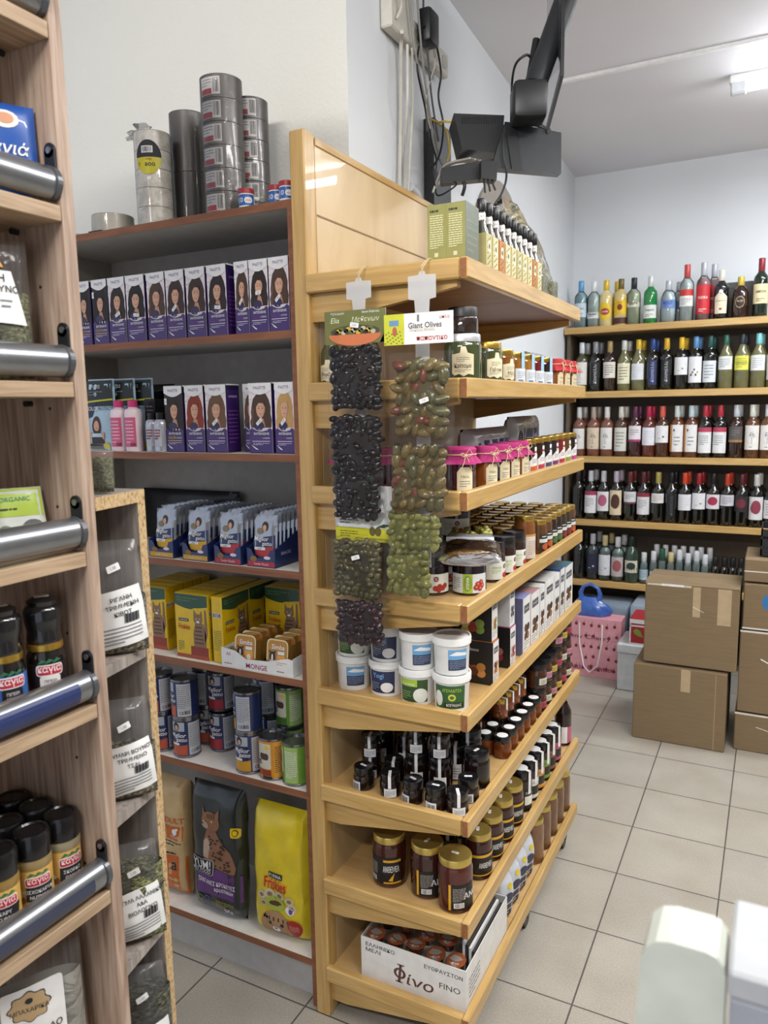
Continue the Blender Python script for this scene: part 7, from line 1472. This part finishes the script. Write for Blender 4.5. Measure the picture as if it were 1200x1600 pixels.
cable('off-white cable just right of the thickest one on the pillar', [wp(636, 70), wp(636, 160), wp(634, 240), wp(632, 305)], .004, CW)
cable('third pale cable on the pillar, hanging straight', [wp(644, 75), wp(645, 160), wp(641, 240), wp(637, 300)], .0035, mt('#b5b2a8', .5))
cable('grey cable leaving the top of the frame over the socket strip', [wp(640, -30), wp(640, 0), wp(648, 70, .03), wp(660, 130, .02), wp(676, 190, .03), wp(690, 240, .03)], .004, CG)
cable('second grey cable running down from the frame top into the bundle', [wp(655, -30), wp(654, 0), wp(662, 90, .02), wp(672, 160, .02), wp(684, 230, .04), wp(700, 262, .06)], .0035, CG)
cable('dark cable running down from the frame top beside the adapter', [wp(668, -30), wp(664, 10, .04), wp(672, 90, .03), wp(678, 150, .03), wp(690, 220, .05)], .003, mt('#4a4a4c', .5))
cable('pale cable curving from the junction box up out of the frame', [wp(618, 30, .04), wp(626, 8, .05), wp(618, -20, .05), wp(612, -40, .03)], .004, CW)
cable('black adapter cord looping down to the cable bundle', [wp(662, 40, .06), wp(680, 52, .07), wp(694, 110, .06), wp(690, 150, .05), wp(698, 195, .06), wp(692, 240, .06), wp(678, 262, .05)], .0032, CB)
cable('thin black cord hanging under the adapter', [wp(656, 72, .05), wp(653, 105, .03), wp(660, 140, .02), wp(668, 175, .03), wp(670, 205, .03)], .0028, CB)
cable('pale thin cord with a slack bend under the socket strip', [wp(684, 68, .03), wp(684, 100, .03), wp(674, 130, .03), wp(668, 165, .02), wp(676, 200, .03)], .0022, CW)
for i in range(5): cable('pale cable in the bundle curling toward the recorder, %s from the front' % ORD[i], [wp(680+4*i, 300-6*i, .03), wp(690+3*i, 275, .05), wp(702+2*i, 256, .08), dp(735+4*i, 247+i, 2.13)], .003, [CW, CG, CW, CG, CW][i])
cable('yellow network cable bending behind the recorder', [wp(672, 183, .03), wp(690, 192, .05), wp(704, 205, .06), wp(708, 235, .07), wp(704, 250, .08)], .003, CY)
cable('short yellow cable entering the back of the recorder', [wp(690, 190, .05), wp(700, 189, .1), dp(712, 192, 2.2)], .003, CY)
cable('black cable arching from the arm down to the recorder tray', [dp(831, 92, 2.02), dp(822, 86, 2.01), dp(806, 100, 2.03), dp(800, 130, 2.10), dp(801, 165, 2.10), dp(806, 188, 2.10)], .0034, CB)
cable('black cord dangling from the bracket to behind the oil bottles', [dp(787, 205, 2.045), dp(786, 240, 2.045), dp(791, 265, 2.05), dp(790, 285, 2.06), dp(782, 306, 2.06), dp(773, 318, 2.07)], .003, CB)
for i in range(3): cable('short black lead with metal tip under the bracket block, %s from the left' % ORD[i], [dp(756+6*i, 280, 2.06), dp(757+7*i, 290, 2.06), dp(758+8*i, 301-2*i, 2.06)], .0028, CB)
cable('black plug lead hanging left of the bracket block', [dp(724, 284, 2.09), dp(726, 292, 2.09), dp(722, 306, 2.10)], .005, CB)
cable('thin black loop hanging behind the olive cartons', [wp(680, 262, .05), wp(684, 290, .05), wp(690, 305, .05), dp(712, 290, 2.1), dp(706, 280, 2.1), dp(702, 265, 2.1)], .0025, CB)
cable('thin black cord below the junction box beside the black plate', [wp(668, 178, .03), wp(676, 220, .06), wp(686, 250, .06), wp(683, 285, .05)], .0024, CB)
m = MB(); m.tube([wp(640, 292, .002), wp(652, 305, .002)], .014, mt('#b9bcc0', .3), 10); tag(m.build('cable_clip'), 'small grey cable clip on the pillar just above the plywood side', 'clip')

# ------------------------------------------------------------------ blurred things close to the camera, on the till counter
m = MB(); m.box((-.12, .36, 0), (.70, .95, .02), mt('#9a958c', .5)); m.v = [(x, y, z+.60) for x, y, z in m.v]
t = thing('display_casing', 'blurred grey-green rounded plastic casing at the lower right', 'casing', (0, 0, 0)); ya = .42
xl, xr, zt_ = at(982, 1560, y=ya).x, at(1136, 1500, y=ya).x, at(1060, 1416, y=ya+.035).z
m = MB(); w_ = xr-xl; poly = [(xl-.004, zt_-.26), (xr, zt_-.26), (xr, zt_-.012)]+[(xr-.010+.010*sin(radians(90-a)), zt_-.012+.012*sin(radians(a))) for a in (30, 60, 90)]+[(xl+.022-.016*sin(radians(a)), zt_-.016+.016*cos(radians(a))) for a in (0, 30, 60, 90)]
m.prism(poly, ya, ya+.035, mt('#b5bab0', .4), 'y'); m.build('shell', t)
m = MB(); xw = at(1143, 1500, y=ya).x; z1_ = at(1180, 1410, y=ya+.062).z
t = thing('white_terminal', 'blurred white box with a stepped top at the lower right corner', 'box', (0, 0, 0))
m.box((xw, ya-.005, z1_-.27), (xw+.12, ya+.06, z1_-.017), mt('#8f929b', .6), .002); m.build('box_body', t); m = MB(); m.box((xw-.001, ya-.007, z1_-.0165), (xw+.121, ya+.062, z1_), mt('#a0a3a6', .6), .002); m.build('lid', t)
zc_ = zt_-.262; m = MB(); m.box((xl-.02, ya-.02, zc_-.03), (xw+.30, ya+.14, zc_-.0005-.009+.0), mt('#8f8a82', .5), .002); tag(m.build('till_counter'), 'narrow grey till counter top carrying the casing and the white box', 'counter')
